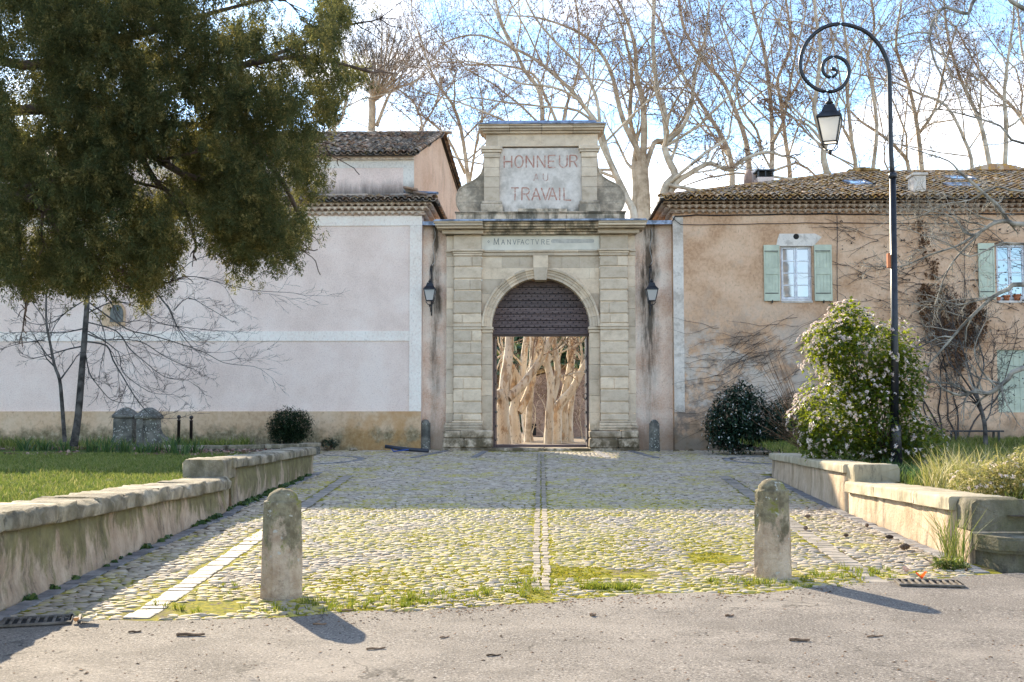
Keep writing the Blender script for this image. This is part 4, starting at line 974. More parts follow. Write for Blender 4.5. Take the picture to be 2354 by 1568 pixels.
def strokes(ch):
    g = GL[ch]
    if g == 'O': return [[(.33+.33*cos(a), .5+.5*sin(a)) for a in np.linspace(0, 2*pi, 21)]]
    if g == 'C': return [[(.42+.42*cos(a), .5+.5*sin(a)) for a in np.linspace(.8, 2*pi-.8, 15)]]
    if g == 'U': return [[(0, 1), (0, .32)]+[(.31-.31*cos(a), .32-.32*sin(a)) for a in np.linspace(.2, pi-.2, 9)]+[(.62, .32), (.62, 1)]]
    if g == 'R': return [[(0, 0), (0, 1)], [(0, 1), (.32, 1)]+[(.32+.26*sin(a), .75+.25*cos(a)) for a in np.linspace(.3, pi-.3, 7)]+[(.32, .5), (0, .5)], [(.30, .5), (.6, 0)]]
    return g
def letter(ch, x, z, h, w, y, mat, parent, name, serif=0):
    b = MB()
    for si, st in enumerate(strokes(ch)):
        pts = [(x+a*h, z+c_*h) for a, c_ in st]
        L_, R_ = [], []
        for i, (a, c_) in enumerate(pts):
            p0 = pts[max(0, i-1)]; p1 = pts[min(len(pts)-1, i+1)]; dx, dz = p1[0]-p0[0], p1[1]-p0[1]; l = math.hypot(dx, dz) or 1
            nx, nz_ = -dz/l*w/2, dx/l*w/2; L_.append((a+nx, c_+nz_)); R_.append((a-nx, c_-nz_))
        yy = y-.0006*si
        for i in range(len(pts)-1):
            b.add([(L_[i][0], yy, L_[i][1]), (R_[i][0], yy, R_[i][1]), (R_[i+1][0], yy, R_[i+1][1]), (L_[i+1][0], yy, L_[i+1][1])], [(0, 1, 2, 3)])
        if serif:
            for (a, c_) in (pts[0], pts[-1]):
                if len(pts) == 2: b.add([(a-serif, yy-.0003, c_-w*.35), (a+serif, yy-.0003, c_-w*.35), (a+serif, yy-.0003, c_+w*.35), (a-serif, yy-.0003, c_+w*.35)], [(0, 1, 2, 3)])
    return b.build(name, mat, parent)
yl = GY-.0235
def word(txt, xs, ytop, ybot, w, mat, parent, y, name='letter', serif=0):
    for ch, x0 in zip(txt, xs): letter(ch, fx(x0), fz(ybot), fz(ytop)-fz(ybot), w, y, mat, parent, name, serif)
word('HONNEUR', [1159, 1184, 1210, 1236, 1261.5, 1287.5, 1311.5], 358, 385.5, .042, MAT['worn_red_paint'], attic_panel, yl)
MAT['faded_red_paint'] = M('faded_red_paint', .85, .2).m; 
mm = M('faded_red', .85, .2); mm.col(mm.mix(mm.step(mm.noise(7, 9, .75), .42, .62), (.46, .27, .21), (.54, .50, .47))); MAT['faded_red_paint'] = mm.m
word('AU', [1227.5, 1249.5], 399.5, 416, .03, MAT['faded_red_paint'], attic_panel, yl)
word('TRAVAIL', [1175, 1200, 1223, 1245, 1261, 1287.5, 1297.5], 432, 461, .042, MAT['worn_red_paint'], attic_panel, yl)
yl = GY-.0535
word('M', [1135.5], 549, 562, .014, MAT['cut_letter'], panel, yl, serif=.018)
word('ANVFACTVRE', [1153, 1167, 1179.5, 1190.5, 1197.5, 1208.5, 1221, 1231.5, 1245.5, 1257.5], 551.5, 562, .012, MAT['cut_letter'], panel, yl, serif=.014)
def lozenge(cx, cy, r, mat):
    c0 = (fx(cx), fz(cy)); r = r/77.8; b = MB()
    for i in range(4):
        a, a2 = pi/2*i, pi/2*(i+1)
        q = [(c0[0]+k_*cos(t_)*.8, yl, c0[1]+k_*sin(t_)) for k_, t_ in ((r, a), (r, a2), (r*.7, a2), (r*.7, a))]; b.add(q, [(0, 1, 2, 3)])
    b.build('lozenge', mat, panel)
lozenge(1123, 556, 3.4, MAT['cut_letter']); lozenge(1360.5, 555, 3.4, MAT['faint_letter'])
b = MB(); x0, x1, zc, r = fx(1272), fx(1362), fz(555), .062
pl = [(x0+r*cos(a), zc+r*sin(a)) for a in np.linspace(pi/2, 3*pi/2, 9)]+[(x1+r*cos(a), zc+r*sin(a)) for a in np.linspace(-pi/2, pi/2, 9)]
b.add([(a, yl+.001, c_) for a, c_ in pl], [tuple(range(len(pl)))]); b.build('erased_word', MAT['faint_letter'], panel)
# --- timber tympanum and door leaves
ty = GY+.42
bd = [766 - i*15.6 for i in range(9)]
for i in range(8):
    z0, z1 = fz(bd[i]), fz(bd[i+1])
    zt = min(z1, AZ+RI+.0); 
    if z0 > AZ+RI-.02: break
    xs0 = RI+.03 if z0 < AZ else sqrt(max(.001, (RI+.03)**2-(z0-AZ)**2)); n = 8
    right = [(sqrt(max(0, (RI+.03)**2-max(0, z-AZ)**2)), z) for z in np.linspace(z0+.011, zt-.011, n)]
    poly = [(-a, z) for a, z in right][::-1]; poly = right+poly
    MB().prism(poly[::-1], ty+random.uniform(-.004, .004), ty+.06).build('plank', MAT['plank_brown'], gate)
studs = []; 
for r_ in range(16):
    z = fz(766)+.045+r_*.1003
    for k_ in range(-8, 9):
        x = (k_+.5*(r_ % 2))*.178
        if abs(x) < RI*1.02 and (z < AZ or x*x+(z-AZ)**2 < (RI-.07)**2): studs.append((x, ty-.004, z))
sv = MB().lathe([(.020, -.006), (.018, .018), (.009, .028)], (0, 0, 0), 6)
fv = np.array([(a.x, -a.z, a.y) for a in sv.V]); ff = []
for f in sv.F:
    for i in range(1, len(f)-1): ff.append((f[0], f[i], f[i+1]))
V, F = scatter(fv, np.array(ff), np.array(studs), np.repeat(np.eye(3)[None], len(studs), 0), np.ones(len(studs)))
part('studs', V, F, MAT['black_iron'], gate, kind='stuff')
MB().prism([(RI*cos(a)*.99, AZ+RI*sin(a)*.99) for a in np.linspace(0, pi, 17)]+[(-RI*.99, fz(768)), (RI*.99, fz(768))], ty+.065, ty+.08).build('tympanum_back', MAT['dark_inside'], gate)
b = MB().box(-fx(1358)-.02, fx(1358)+.02, GY+.25, GY+.5, fz(771.5), fz(764)); b.box(-fx(1359), fx(1359), GY+.2, GY+.26, fz(768.5), fz(762.5), .015); b.build('lintel_beam', MAT['plank_brown'], gate)
xj = abs(fx(1131.6))
for s, lab in ((-1, 'left door leaf folded back inside the arch'), (1, 'right door leaf folded back, with iron ring handle')):
    leaf = MB().box(min(s*(xj-.0), s*(xj-.06)), max(s*(xj-.0), s*(xj-.06)), GY+.55, GY+1.95, gz(GY)+.03, fz(771.7)).build('door_leaf', MAT['plank_brown'], gate, label=lab)
    for k_ in range(7):
        zz_ = gz(GY)+.25+k_*.42; MB().box(min(s*(xj-.061), s*(xj-.085)), max(s*(xj-.061), s*(xj-.085)), GY+.6, GY+1.9, zz_, zz_+.06).build('strap', MAT['black_iron'], leaf)
    if s > 0:
        hc = P(1354, 911, GY+.7); MB().tube([(xj-.10-.05*sin(a), GY+.62, hc.z+.09*cos(a)) for a in np.linspace(.1, pi*2-.1, 14)], .012, 6).build('ring_handle', MAT['black_iron'], leaf, True)
# threshold and passage floor
MB().box(-1.42, 1.42, GY+.88, GY+1.15, -.05, .145, .02).build('inner_sill', MAT['plank_brown'], gate)
t = thing('threshold', (0, GY+.3, 0), 'long pale stone threshold between the feet of the gate', 'step')
MB().box(-1.42, .1, GY-.32, GY+.86, -.05, .075, .02, .006).build('step_stone', MAT['gate_stone'], t)
MB().box(.102, 1.42, GY-.33, GY+.86, -.05, .073, .02, .006).build('step_stone', MAT['gate_stone'], t)
# ================================================================ link walls beside the gate
def link(label, x0, x1, mat):
    X0, X1 = sorted((x0, x1)); t = thing('link_wall', ((X0+X1)/2, 33.3, 0), label, 'wall')
    z1 = fz(513)
    MB().box(X0, X1, 33.0, 33.6, -.1, z1).build('wall_body', MAT[mat], t)
    b = MB(); b.prism([(X0-.03, z1+.002), (X1+.03, z1+.002), (X1+.03, z1+.075), (X0-.03, z1+.075)], 32.72, 33.68)
    b.box(X0-.03, X1+.03, 32.70, 32.719, z1-.045, z1+.07); b.build('zinc_flashing', MAT['zinc'], t); return t
link('stained pink link wall behind the left wall lantern', fx(969, 33)-.1, fx(1030, 33), 'left_link_render')
link('black stained link wall behind the right wall lantern', fx(1460, 33), fx(1552, 33)+.1, 'right_link_render')
# ---- wall lanterns
def lantern_body(t, c, s, glass_h=1.0, n=4, top_finial=True, rot=pi/4):
    """four-sided lantern hanging with its roof apex at c; s = width at the eaves"""
    x, y, z = c; R2 = s/sqrt(2)
    MB().lathe([(.012*s/.3, .10*s/.3), (.02*s/.3, .06*s/.3), (.05*s/.3, .04*s/.3), (.05*s/.3, .03*s/.3), (.03*s/.3, .02*s/.3), (.035*s/.3, 0)], c, 10).build('finial', MAT['black_iron'], t, True)
    MB().lathe([(R2*.42, 0), (R2*.46, -.02*s/.3), (R2*.62, -.09*s/.3), (R2*1.02, -.155*s/.3), (R2*1.03, -.17*s/.3), (R2*.9, -.172*s/.3)], c, 4, rot).build('lantern_roof', MAT['black_iron'], t)
    zt, zb = -.174*s/.3, -.174*s/.3-.30*s/.3*glass_h; b = MB()
    ang = [rot+pi/2*i for i in range(4)]; tp = [(x+R2*.93*cos(a), y+R2*.93*sin(a), z+zt) for a in ang]; bt = [(x+R2*.56*cos(a), y+R2*.56*sin(a), z+zb) for a in ang]
    for i in range(4): b.tube([tp[i], bt[i]], .011*s/.3, 4)
    for q in (tp, bt):
        for i in range(4): b.tube([q[i], q[(i+1) % 4]], .009*s/.3, 4)
    b.build('lantern_frame', MAT['black_iron'], t)
    for i in range(4):
        j = (i+1) % 4; k_ = .97; C = lambda p: (x+(p[0]-x)*k_, y+(p[1]-y)*k_, p[2])
        g = MB(); g.quad(C(tp[i]), C(bt[i]), C(bt[j]), C(tp[j])); g.build('glass_pane', MAT['frosted_glass'], t)
    b = MB()
    for a in (rot, rot+pi/2, rot+pi, rot+1.5*pi):
        b.tube([(x+R2*.56*cos(a), y+R2*.56*sin(a), z+zb), (x+R2*.6*cos(a), y+R2*.6*sin(a), z+zb-.04*s/.3), (x+R2*.35*cos(a), y+R2*.35*sin(a), z+zb-.09*s/.3), (x, y, z+zb-.10*s/.3)], .008*s/.3, 5)
    b.lathe([(.018*s/.3, -.09*s/.3+zb), (.026*s/.3, -.11*s/.3+zb), (.018*s/.3, -.14*s/.3+zb), (.006*s/.3, -.16*s/.3+zb)], c, 8)
    b.build('lantern_base', MAT['black_iron'], t, True)
    return z+zb
for px, s, lab, cx_ in ((988.5, -1, 'black wall lantern hanging left of the gate', 998), (1498, 1, 'black wall lantern hanging right of the gate', 1496)):
    Y = 32.45; c = P(px, 650, Y); wy = 33.0
    t = thing('wall_lantern', (c.x, 33.0, c.z), lab, 'lantern', 'pair of wall lanterns beside the gate')
    zb = lantern_body(t, (c.x, Y, c.z), .36, .9)
    zt = P(px, 612, 33).z; zl_ = P(px, 726, 33).z
    b = MB(); b.box(c.x-.02, c.x+.02, 32.955, 32.997, zl_, zt, .006)
    b.tube([(c.x, 32.96, zt-.05), (c.x, 32.78, zt+.02), (c.x, 32.55, zt-.08), (c.x, Y, zt-.22), (c.x, Y, c.z+.09)], .014, 6)
    b.tube([(c.x, 32.95, zt-.35), (c.x, 32.80, zt-.25), (c.x, 32.66, zt-.12)], .01, 6)
    b.tube([(c.x, 32.95, zl_+.08), (c.x, 32.7, zl_+.10), (c.x, Y, zb-.16)], .012, 6)
    b.build('bracket', MAT['black_iron'], t)
    top = P(cx_, 524, 33); pts = [(top.x+.04*sin(k_*1.1), 32.98, top.z+(zt-top.z)*k_/8) for k_ in range(9)]; pts[-1] = (c.x, 32.97, zt)
    MB().tube(pts, .009, 5).build('cable', MAT['cable_grey'], t)
# ================================================================ tiles
def tile_template(L_=.42, r0=.100, r1=.078, th=.014, n=6, arc=pi):
    V = []; F = []
    for y, r in ((0, r0), (L_, r1)):
        for rr in (r, r-th):
            for i in range(n+1):
                a = (pi-arc)/2+arc*i/n; V.append((rr*cos(a), y, rr*sin(a)*.88))
    m = n+1
    for i in range(n):
        F.append((i, i+1, 2*m+i+1, 2*m+i)); F.append((m+i, 3*m+i, 3*m+i+1, m+i+1))
        F.append((i, m+i, m+i+1, i+1)); F.append((2*m+i, 2*m+i+1, 3*m+i+1, 3*m+i))
    F.append((0, 2*m, 3*m, m)); F.append((n, m+n, 3*m+n, 2*m+n))
    return np.array(V), np.array(F)
TV, TF = tile_template()
def roof_tiles(parent, x0, x1, y0, z0, theta, smax, mat, seed, pitch=.205, expo=.30, n_single=300, lift=.03, smin=None, label=None, skip=None):
    r = np.random.RandomState(seed); me = [new_mesh('roof_tile', TV+r.normal(0, .0015, TV.shape), TF, mat, True) for _ in range(3)]
    L_ = []
    for x in np.arange(x0, x1, pitch):
        s = -.06 if smin is None else smin(x); sm = smax(x)
        while s < sm:
            if skip is None or not skip(x, s): L_.append((x, s))
            s += expo
    L_ = np.array(L_); N = len(L_); X = L_[:, 0]+r.normal(0, .007, N); S = L_[:, 1]+r.normal(0, .016, N)
    pos = np.stack([X, y0+S*cos(theta), z0+S*sin(theta)+lift+r.normal(0, .004, N)], 1)
    tilt = theta-.075+r.normal(0, .02, N); az = r.normal(0, .03, N); sc = r.uniform(.94, 1.07, (N, 3))
    order = np.argsort(pos[:, 1]*1.0-np.where((pos[:, 0]/pos[:, 1] > -.47) & (pos[:, 0]/pos[:, 1] < .45), 100, 0)); near = order[:n_single]; rest = order[n_single:]
    for i in near: inst('roof_tile', me[i % 3], parent, pos[i], (tilt[i], r.normal(0, .03), az[i]), sc[i])
    if len(rest):
        V, F = scatter(TV, TF, pos[rest], rotm(az[rest], tilt[rest], np.zeros(len(rest))), sc[rest])
        part('roof_tiles', V, F, mat, parent, True, kind='stuff', label=label or 'clay tiles over the rest of the roof')
    # channel tiles between the covers
    pv = TV*np.array([1.0, 1, -1]); C = []
    for x, s in L_: C.append((x+pitch/2, y0+s*cos(theta), z0+s*sin(theta)+.05))
    C = np.array(C); n = len(C); V, F = scatter(pv, TF[:, ::-1], C, rotm(r.normal(0, .01, n), np.full(n, theta-.03), np.zeros(n)), np.full(n, 1.0))
    part('channel_tiles', V, F, mat, parent, True, kind='stuff')
    return N
EV, EF = tile_template(.34, .098, .085, .018, 8)
def genoise(parent, x0, x1, ywall, ztop, rows, rowh, mat, mortar, proj=.11, pitch=.2, side=None, seed=3):
    """rows of corbelled tiles under the eave; side=(x, y0, y1, sgn) returns round a corner"""
    r = np.random.RandomState(seed); me = [new_mesh('eave_tile', EV+r.normal(0, .002, EV.shape), EF, mat, True) for _ in range(3)]
    for k in range(rows):
        zt = ztop-k*rowh; out = proj*(rows-k); off = pitch/2*(k % 2)
        xa, xb_ = x0-(out-.03 if side and side[3] < 0 else 0), x1+(out-.03 if side and side[3] > 0 else 0)
        b = MB().box(xa, xb_, ywall-out+.03, ywall+.2, zt-.012, zt); yf = ywall-out+.008
        x_first = x0+off+pitch/2-(out if side and side[3] < 0 else 0); nn_ = int((xb_-xa)/pitch*8)+1; prev = None
        for i in range(nn_+1):
            x = xa+(xb_-xa)*i/nn_; u = ((x-x_first+pitch/2) % pitch)-pitch/2; zl_ = zt-.108+.088*sqrt(max(0, 1-(u/.0975)**2)); cur = (x, zl_)
            if prev: b.add([(prev[0], yf, prev[1]), (x, yf, zl_), (x, yf, zt), (prev[0], yf, zt), (prev[0], yf+.2, prev[1]), (x, yf+.2, zl_)], [(0, 1, 2, 3), (0, 4, 5, 1)])
            prev = cur
        if side: 
            sx = side[0]; b.box(min(sx, sx+side[3]*(out-.012)), max(sx, sx+side[3]*(out-.012)), ywall+.2, side[2], zt-.034, zt)
        b.build('mortar_bed', mortar, parent)
        for x in np.arange(x0+off+pitch/2-(out if side and side[3] < 0 else 0), x1+(out if side and side[3] > 0 else 0), pitch):
            inst('eave_tile', me[int(r.rand()*3)], parent, (x, ywall-out+r.normal(0, .006), zt-.112), (r.normal(0, .02), 0, r.normal(0, .02)), (1, 1, .92))
        if side:
            for y in np.arange(side[1]+.1, side[2], pitch):
                inst('eave_tile', me[int(r.rand()*3)], parent, (side[0]+side[3]*out, y, zt-.112), (0, 0, (pi/2 if side[3] > 0 else -pi/2)), (1, 1, .92))
# mortar filling inside arcs: flat face set back a little
# ================================================================ left: long pink factory house
LY = 32.6
factory = thing('factory_house', (-10, LY+1, 0), 'long pale pink rendered house with tiled two stage roof left of the gate', 'house')
xc = P(969, 700, LY).x; xl = -24.0
zb1, zb0 = fz(517.3, LY), fz(497, LY); zm0, zm1 = fz(760.5, LY), fz(783, LY); zo = fz(945.5, LY)
xs_ = P(941.5, 700, LY).x
MB().box(xl, xc, LY+.02, LY+.5, -.2, zb0+.45).build('wall', MAT['pink_render'], factory)
def front(name, x0, x1, z0, z1, y, mat, t=factory, d=.05): return MB().box(x0, x1, y, y+d, z0, z1).build(name, mat, t)
front('top_band', xl, xc+.002, zb1, zb0+.03, LY-.012, MAT['cream_band']); front('corner_band', xs_, xc+.002, zo, zb1-.002, LY-.012, MAT['cream_band'])
front('middle_band', xl, xs_-.002, zm1, zm0, LY-.010, MAT['cream_band'])
front('base_course', xl, xc+.004, -.2, zo-.002, LY-.03, MAT['ochre_base'])
# arched opening behind the bare tree
ox, oz = P(262, 716, LY).x, P(262, 722, LY).z
w = MB()
pl = [(ox-.35, oz-.35), (ox+.35, oz-.35), (ox+.35, oz+.05)]+[(ox+.35*cos(a), oz+.05+.35*sin(a)) for a in np.linspace(.2, pi-.2, 9)]+[(ox-.35, oz+.05)]
w.prism(pl[::-1], LY-.035, LY+.01); wf = w.build('window', MAT['ochre_base'], factory, label='small arched opening half hidden by the bare tree')
w = MB(); pl2 = [(ox+.10+(a-ox)*.55, oz+(c-oz)*.7) for a, c in pl]; w.prism(pl2[::-1], LY-.06, LY-.036); w.build('pane', MAT['dim_glass'], wf)
# eave and lower roof
zE = zb0+.03; gh = .125
genoise(factory, xl+8, xc, LY, zE+3*gh, 3, gh, MAT['eave_tile'], MAT['eave_mortar'], .105, .2, side=(xc, LY-.1, 36.2, 1))
MB().box(xl, xc-.001, LY+.03, LY+.5, zb0+.45, zE+3*gh).build('wall_head', MAT['eave_mortar'], factory)
zR = zE+3*gh+.02; UY = 34.0; zU = fz(450, UY); th = math.atan2(zU-zR-.05, UY-(LY-.42))
y0 = LY-.42
V = [(xl, y0, zR), (xc+.42, y0, zR), (xc-.9, UY+.2, zR+(UY+.2-y0)*math.tan(th)), (xl, UY+.2, zR+(UY+.2-y0)*math.tan(th))]
b = MB(); b.add(V+[(a, b_, c-.05) for a, b_, c in V], [(0, 1, 2, 3), (4, 7, 6, 5), (0, 4, 5, 1), (1, 5, 6, 2)])
hipx = xc-.9
b.add([(xc+.42, y0, zR), (xc+.42, 37.2, zR), (hipx, 37.2, zR+.75), (hipx, UY+.2, zR+(UY+.2-y0)*math.tan(th))], [(0, 1, 2, 3)])
b.build('lower_roof_deck', MAT['dark_inside'], factory)
SM = (UY-y0)/cos(th)
roof_tiles(factory, xl+7, xc+.40, y0, zR, th, lambda x: min(SM, max(.25, (xc+.50-x)*1.5)), MAT['dark_tile'], 21, n_single=250)
# side slope tiles: run towards +x, one per column going back
r = np.random.RandomState(5); me = new_mesh('roof_tile', TV, TF, MAT['dark_tile'], True)
for y in np.arange(y0+.3, 37.0, .205):
    for k in range(3): inst('roof_tile', me, factory, (xc+.46-.3*k, y, zR+.04+.14*k), (th, 0, pi/2+r.normal(0, .03)))
hp = [(xc+.42-(1.32)*f, y0+(UY+.2-y0)*f, zR+.07+((UY+.2-y0)*math.tan(th))*f) for f in np.linspace(0, .9, 7)]
for i, p in enumerate(hp): inst('ridge_tile', me, factory, p, (th*.8, 0, radians(37)), (1.15, 1.1, 1.15))
b = MB().tube([(p[0]+.08, p[1], p[2]+.13) for p in hp], .045, 6); b.build('hip_mortar', MAT['zinc'], factory)
# flashing course where the roof meets the upper wall
x = xl+9
while x < xc-.4:
    MB().box(x, min(x+.68, P(950, 450, UY).x), UY-.22, UY-.01, zU-.015+random.uniform(-.01, .01), zU+.05, .012, .006).build('flashing_tile', MAT['dark_tile'], factory); x += .69
# upper storey with skewed gable
ux = P(951.5, 420, UY).x; zue = fz(366, UY); yr = 38.0; zr_ = fz(306, yr); xr = P(1011, 310, yr).x; yb = 42.0; xb = P(1060, 480, yb).x; zbk = zue+.1
b = MB().box(xl, ux, UY, UY+.3, zU-.6, zue); b.build('upper_wall', MAT['upper_pink_render'], factory)
front('upper_top_band', xl, ux+.002, fz(384, UY), zue+.01, UY-.012, MAT['upper_cream']); front('upper_corner_band', P(927, 420, UY).x, ux+.002, zU-.02, fz(384, UY)-.002, UY-.012, MAT['upper_cream'])
gb = MB(); gb.add([(ux, UY, 5.5), (xb, yb, 5.5), (xb, yb, zbk), (xr, yr, zr_-.05), (ux, UY, zue+.1)], [(0, 1, 2, 3, 4)]); gb.build('gable_wall', MAT['gable_render'], factory)
genoise(factory, xl+9, ux-.02, UY, zue+.13, 1, .13, MAT['eave_tile'], MAT['eave_mortar'], .14, .2, seed=9)
MB().box(xl, ux, UY-.10, UY+.3, zue+.0, zue+.16).build('upper_wall_head', MAT['eave_mortar'], factory)
ye = UY-.26; ze = zue+.15; th2 = math.atan2(zr_-ze, yr-ye)
sk = (xr-ux)/(yr-UY)
b = MB(); A_, B_, C_, D_ = (xl, ye, ze), (ux+.1-.26*sk, ye, ze), (xr+.1, yr, zr_), (xl, yr, zr_)
E_, F_ = (xb+.12, yb+.2, zbk+.02), (xl, yb+.2, zbk+.02)
b.add([A_, B_, C_, D_, E_, F_]+[(p[0], p[1], p[2]-.07) for p in (A_, B_, C_, D_, E_, F_)], [(0, 1, 2, 3), (3, 2, 4, 5), (1, 7, 8, 2), (2, 8, 10, 4), (0, 6, 7, 1)]); b.build('upper_roof_deck', MAT['dark_inside'], factory)
roof_tiles(factory, xl+9, xr+.1, ye, ze, th2, lambda x: (yr-ye)/cos(th2), MAT['dark_tile'], 22, n_single=290,
           smin=lambda x: -.06 if x < ux+.05 else (x-ux-.05)/sk/cos(th2))
# verge tiles down the skewed edge, and the ridge
n = 13
for k in range(n):
    s = k*.31; y = ye+s*cos(th2); inst('verge_tile', me, factory, (ux+.10+sk*(y-UY), y, ze+s*sin(th2)+.06), (th2-.06, 0, -math.atan(sk)), (1.1, 1, 1.15))
V = []; 
for k in range(15):
    y = yr+.1+k*.30; z = zr_-(y-yr)*(zr_-zbk)/(yb-yr); inst('verge_tile', me, factory, (xr+.12+(xb-xr)/(yb-yr)*(y-yr), y, z+.04), (-.42, 0, -math.atan(sk)), (1.05, 1, 1.1))
for k, x in enumerate(np.arange(xr-6.5, xr, .36)):
    inst('ridge_tile', me, factory, (x, yr, zr_+.02+random.uniform(-.01, .01)), (0, 0, -pi/2), (1.5, 1.05, 1.1))
MB().tube([(xr-14, yr, zr_-.0), (xr+.1, yr, zr_-.0)], .10, 8).build('ridge_mortar', MAT['roof_mortar'], factory)
# ================================================================ right: tan cottage
RYF = 32.6
cott = thing('cottage', (12, RYF+1, 0), 'tan rendered cottage with green shutters and lichened tile roof right of the gate', 'house')
cx0 = P(1548.5, 700, RYF).x; cx1 = 25.0
def cf(x, y): p = P(x, y, RYF); return p.x, p.z
holes = []
for (a, b_, c, d) in ((1793.7, 563.5, 1868.5, 691), (2288.5, 560, 2362, 691), (2291.5, 804, 2372, 1013)):
    X0, Z1 = cf(a, b_); X1, Z0 = cf(c, d); holes.append([X0, X1, Z0, Z1])
ztop = cf(1700, 491)[1]+.45
def wall_holes(t, name, x0, x1, z0, z1, y0, y1, holes, mat):
    xs = sorted({x0, x1, *[h[0] for h in holes], *[h[1] for h in holes]}); zs = sorted({z0, z1, *[h[2] for h in holes], *[h[3] for h in holes]})
    b = MB(); inside = lambda x, z: any(h[0] < x < h[1] and h[2] < z < h[3] for h in holes)
    for i in range(len(xs)-1):
        for j in range(len(zs)-1):
            if not inside((xs[i]+xs[i+1])/2, (zs[j]+zs[j+1])/2):
                b.add([(xs[i], y0, zs[j]), (xs[i+1], y0, zs[j]), (xs[i+1], y0, zs[j+1]), (xs[i], y0, zs[j+1])], [(0, 1, 2, 3)])
    for h in holes:
        a, c, d, e = h
        b.add([(a, y0, d), (a, y1, d), (a, y1, e), (a, y0, e)], [(0, 3, 2, 1)]); b.add([(c, y0, d), (c, y1, d), (c, y1, e), (c, y0, e)], [(0, 1, 2, 3)])
        b.add([(a, y0, e), (c, y0, e), (c, y1, e), (a, y1, e)], [(0, 1, 2, 3)]); b.add([(a, y0, d), (c, y0, d), (c, y1, d), (a, y1, d)], [(0, 3, 2, 1)])
    b.add([(x0, y0, z0), (x0, y1+6, z0), (x0, y1+6, z1), (x0, y0, z1)], [(0, 1, 2, 3)])
    return b.build(name, mat, t)
wall_holes(cott, 'wall', cx0, cx1, -.2, ztop, RYF, RYF+.4, holes, MAT['tan_render'])
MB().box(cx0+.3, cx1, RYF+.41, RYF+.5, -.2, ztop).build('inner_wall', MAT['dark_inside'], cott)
front('quoin_band', cx0-.002, cf(1572, 700)[0], cf(1560, 947)[1], cf(1560, 497)[1], RYF-.012, MAT['old_quoin'], cott)
front('top_band', cf(1572, 500)[0]+.002, cx1, cf(1560, 515)[1], cf(1560, 493)[1], RYF-.008, MAT['old_quoin'] if False else MAT['tan_render'], cott)
front('base_course', cx0-.003, cx1-10, -.2, cf(1560, 948)[1], RYF-.02, MAT['right_link_render'] if False else MAT['tan_render'], cott)
X0, Z0 = cf(1784, 566); X1, Z1 = cf(1893, 537)
b = MB(); b.prism([(X0, Z0), (X1-.3, Z0), (X1-.05, Z1-.1), (X1-.25, Z1), (X0+.1, Z1), (X0+.05, Z1-.15)], RYF-.010, RYF+.01); b.build('plaster_patch', MAT['old_quoin'], cott)
vx, vz = cf(1830, 544); b = MB(); b.add([(vx+.085*cos(a), RYF-.013, vz+.085*sin(a)) for a in np.linspace(0, 2*pi, 17)[:-1]], [tuple(range(16))]); b.build('vent_hole', MAT['dark_inside'], cott)
def shutter(x0, x1, ytop, ybot, label):
    a, z1 = cf(x0, ytop); c, z0 = cf(x1, ybot); y = RYF-.075
    s = MB().box(a, c, y+.014, y+.05, z0, z1, .004).build('shutter', MAT['green_paint'], cott, label=label)
    w = c-a; h = z1-z0; m1 = z0+h*.47
    for bx in ((a, a+w*.10, z0, z1), (c-w*.10, c, z0, z1)): MB().box(bx[0], bx[1], y-.012, y+.013, bx[2], bx[3], .006).build('shutter_stile', MAT['green_paint'], s)
    for zz0, zz1 in ((z1-h*.135, z1), (m1-.0, m1+h*.115), (z0, z0+h*.13)): MB().box(a+w*.102, c-w*.102, y-.012, y+.013, zz0, zz1, .006).build('shutter_rail', MAT['green_paint'], s)
    for k in range(4):
        q0 = a+w*(.11+.196*k); MB().box(q0+.003, q0+w*.192, y+.002, y+.013, z0+h*.131, m1-.002, .003).build('shutter_board', MAT['green_paint'], s); MB().box(q0+.003, q0+w*.192, y+.002, y+.013, m1+h*.117, z1-h*.137, .003).build('shutter_board', MAT['green_paint'], s)
    b = MB(); b.box(a+.02, c-.05, y-.020, y-.013, z0+h*.13, z0+h*.145); b.box((a+c)/2-.012, (a+c)/2+.012, y-.03, RYF, z0-.06, z0+.03); b.box(a+.02, c-.05, y-.020, y-.013, z1-h*.12, z1-h*.105); b.build('hinge', MAT['dark_iron'], s)
shutter(1754.5, 1792.5, 564, 692.5, 'left shutter of the window by the lantern'); shutter(1870, 1912.5, 563.5, 692.5, 'right shutter, behind the flowering shrub top'); shutter(2246, 2286.5, 560, 689, 'shutter of the window at the right edge')
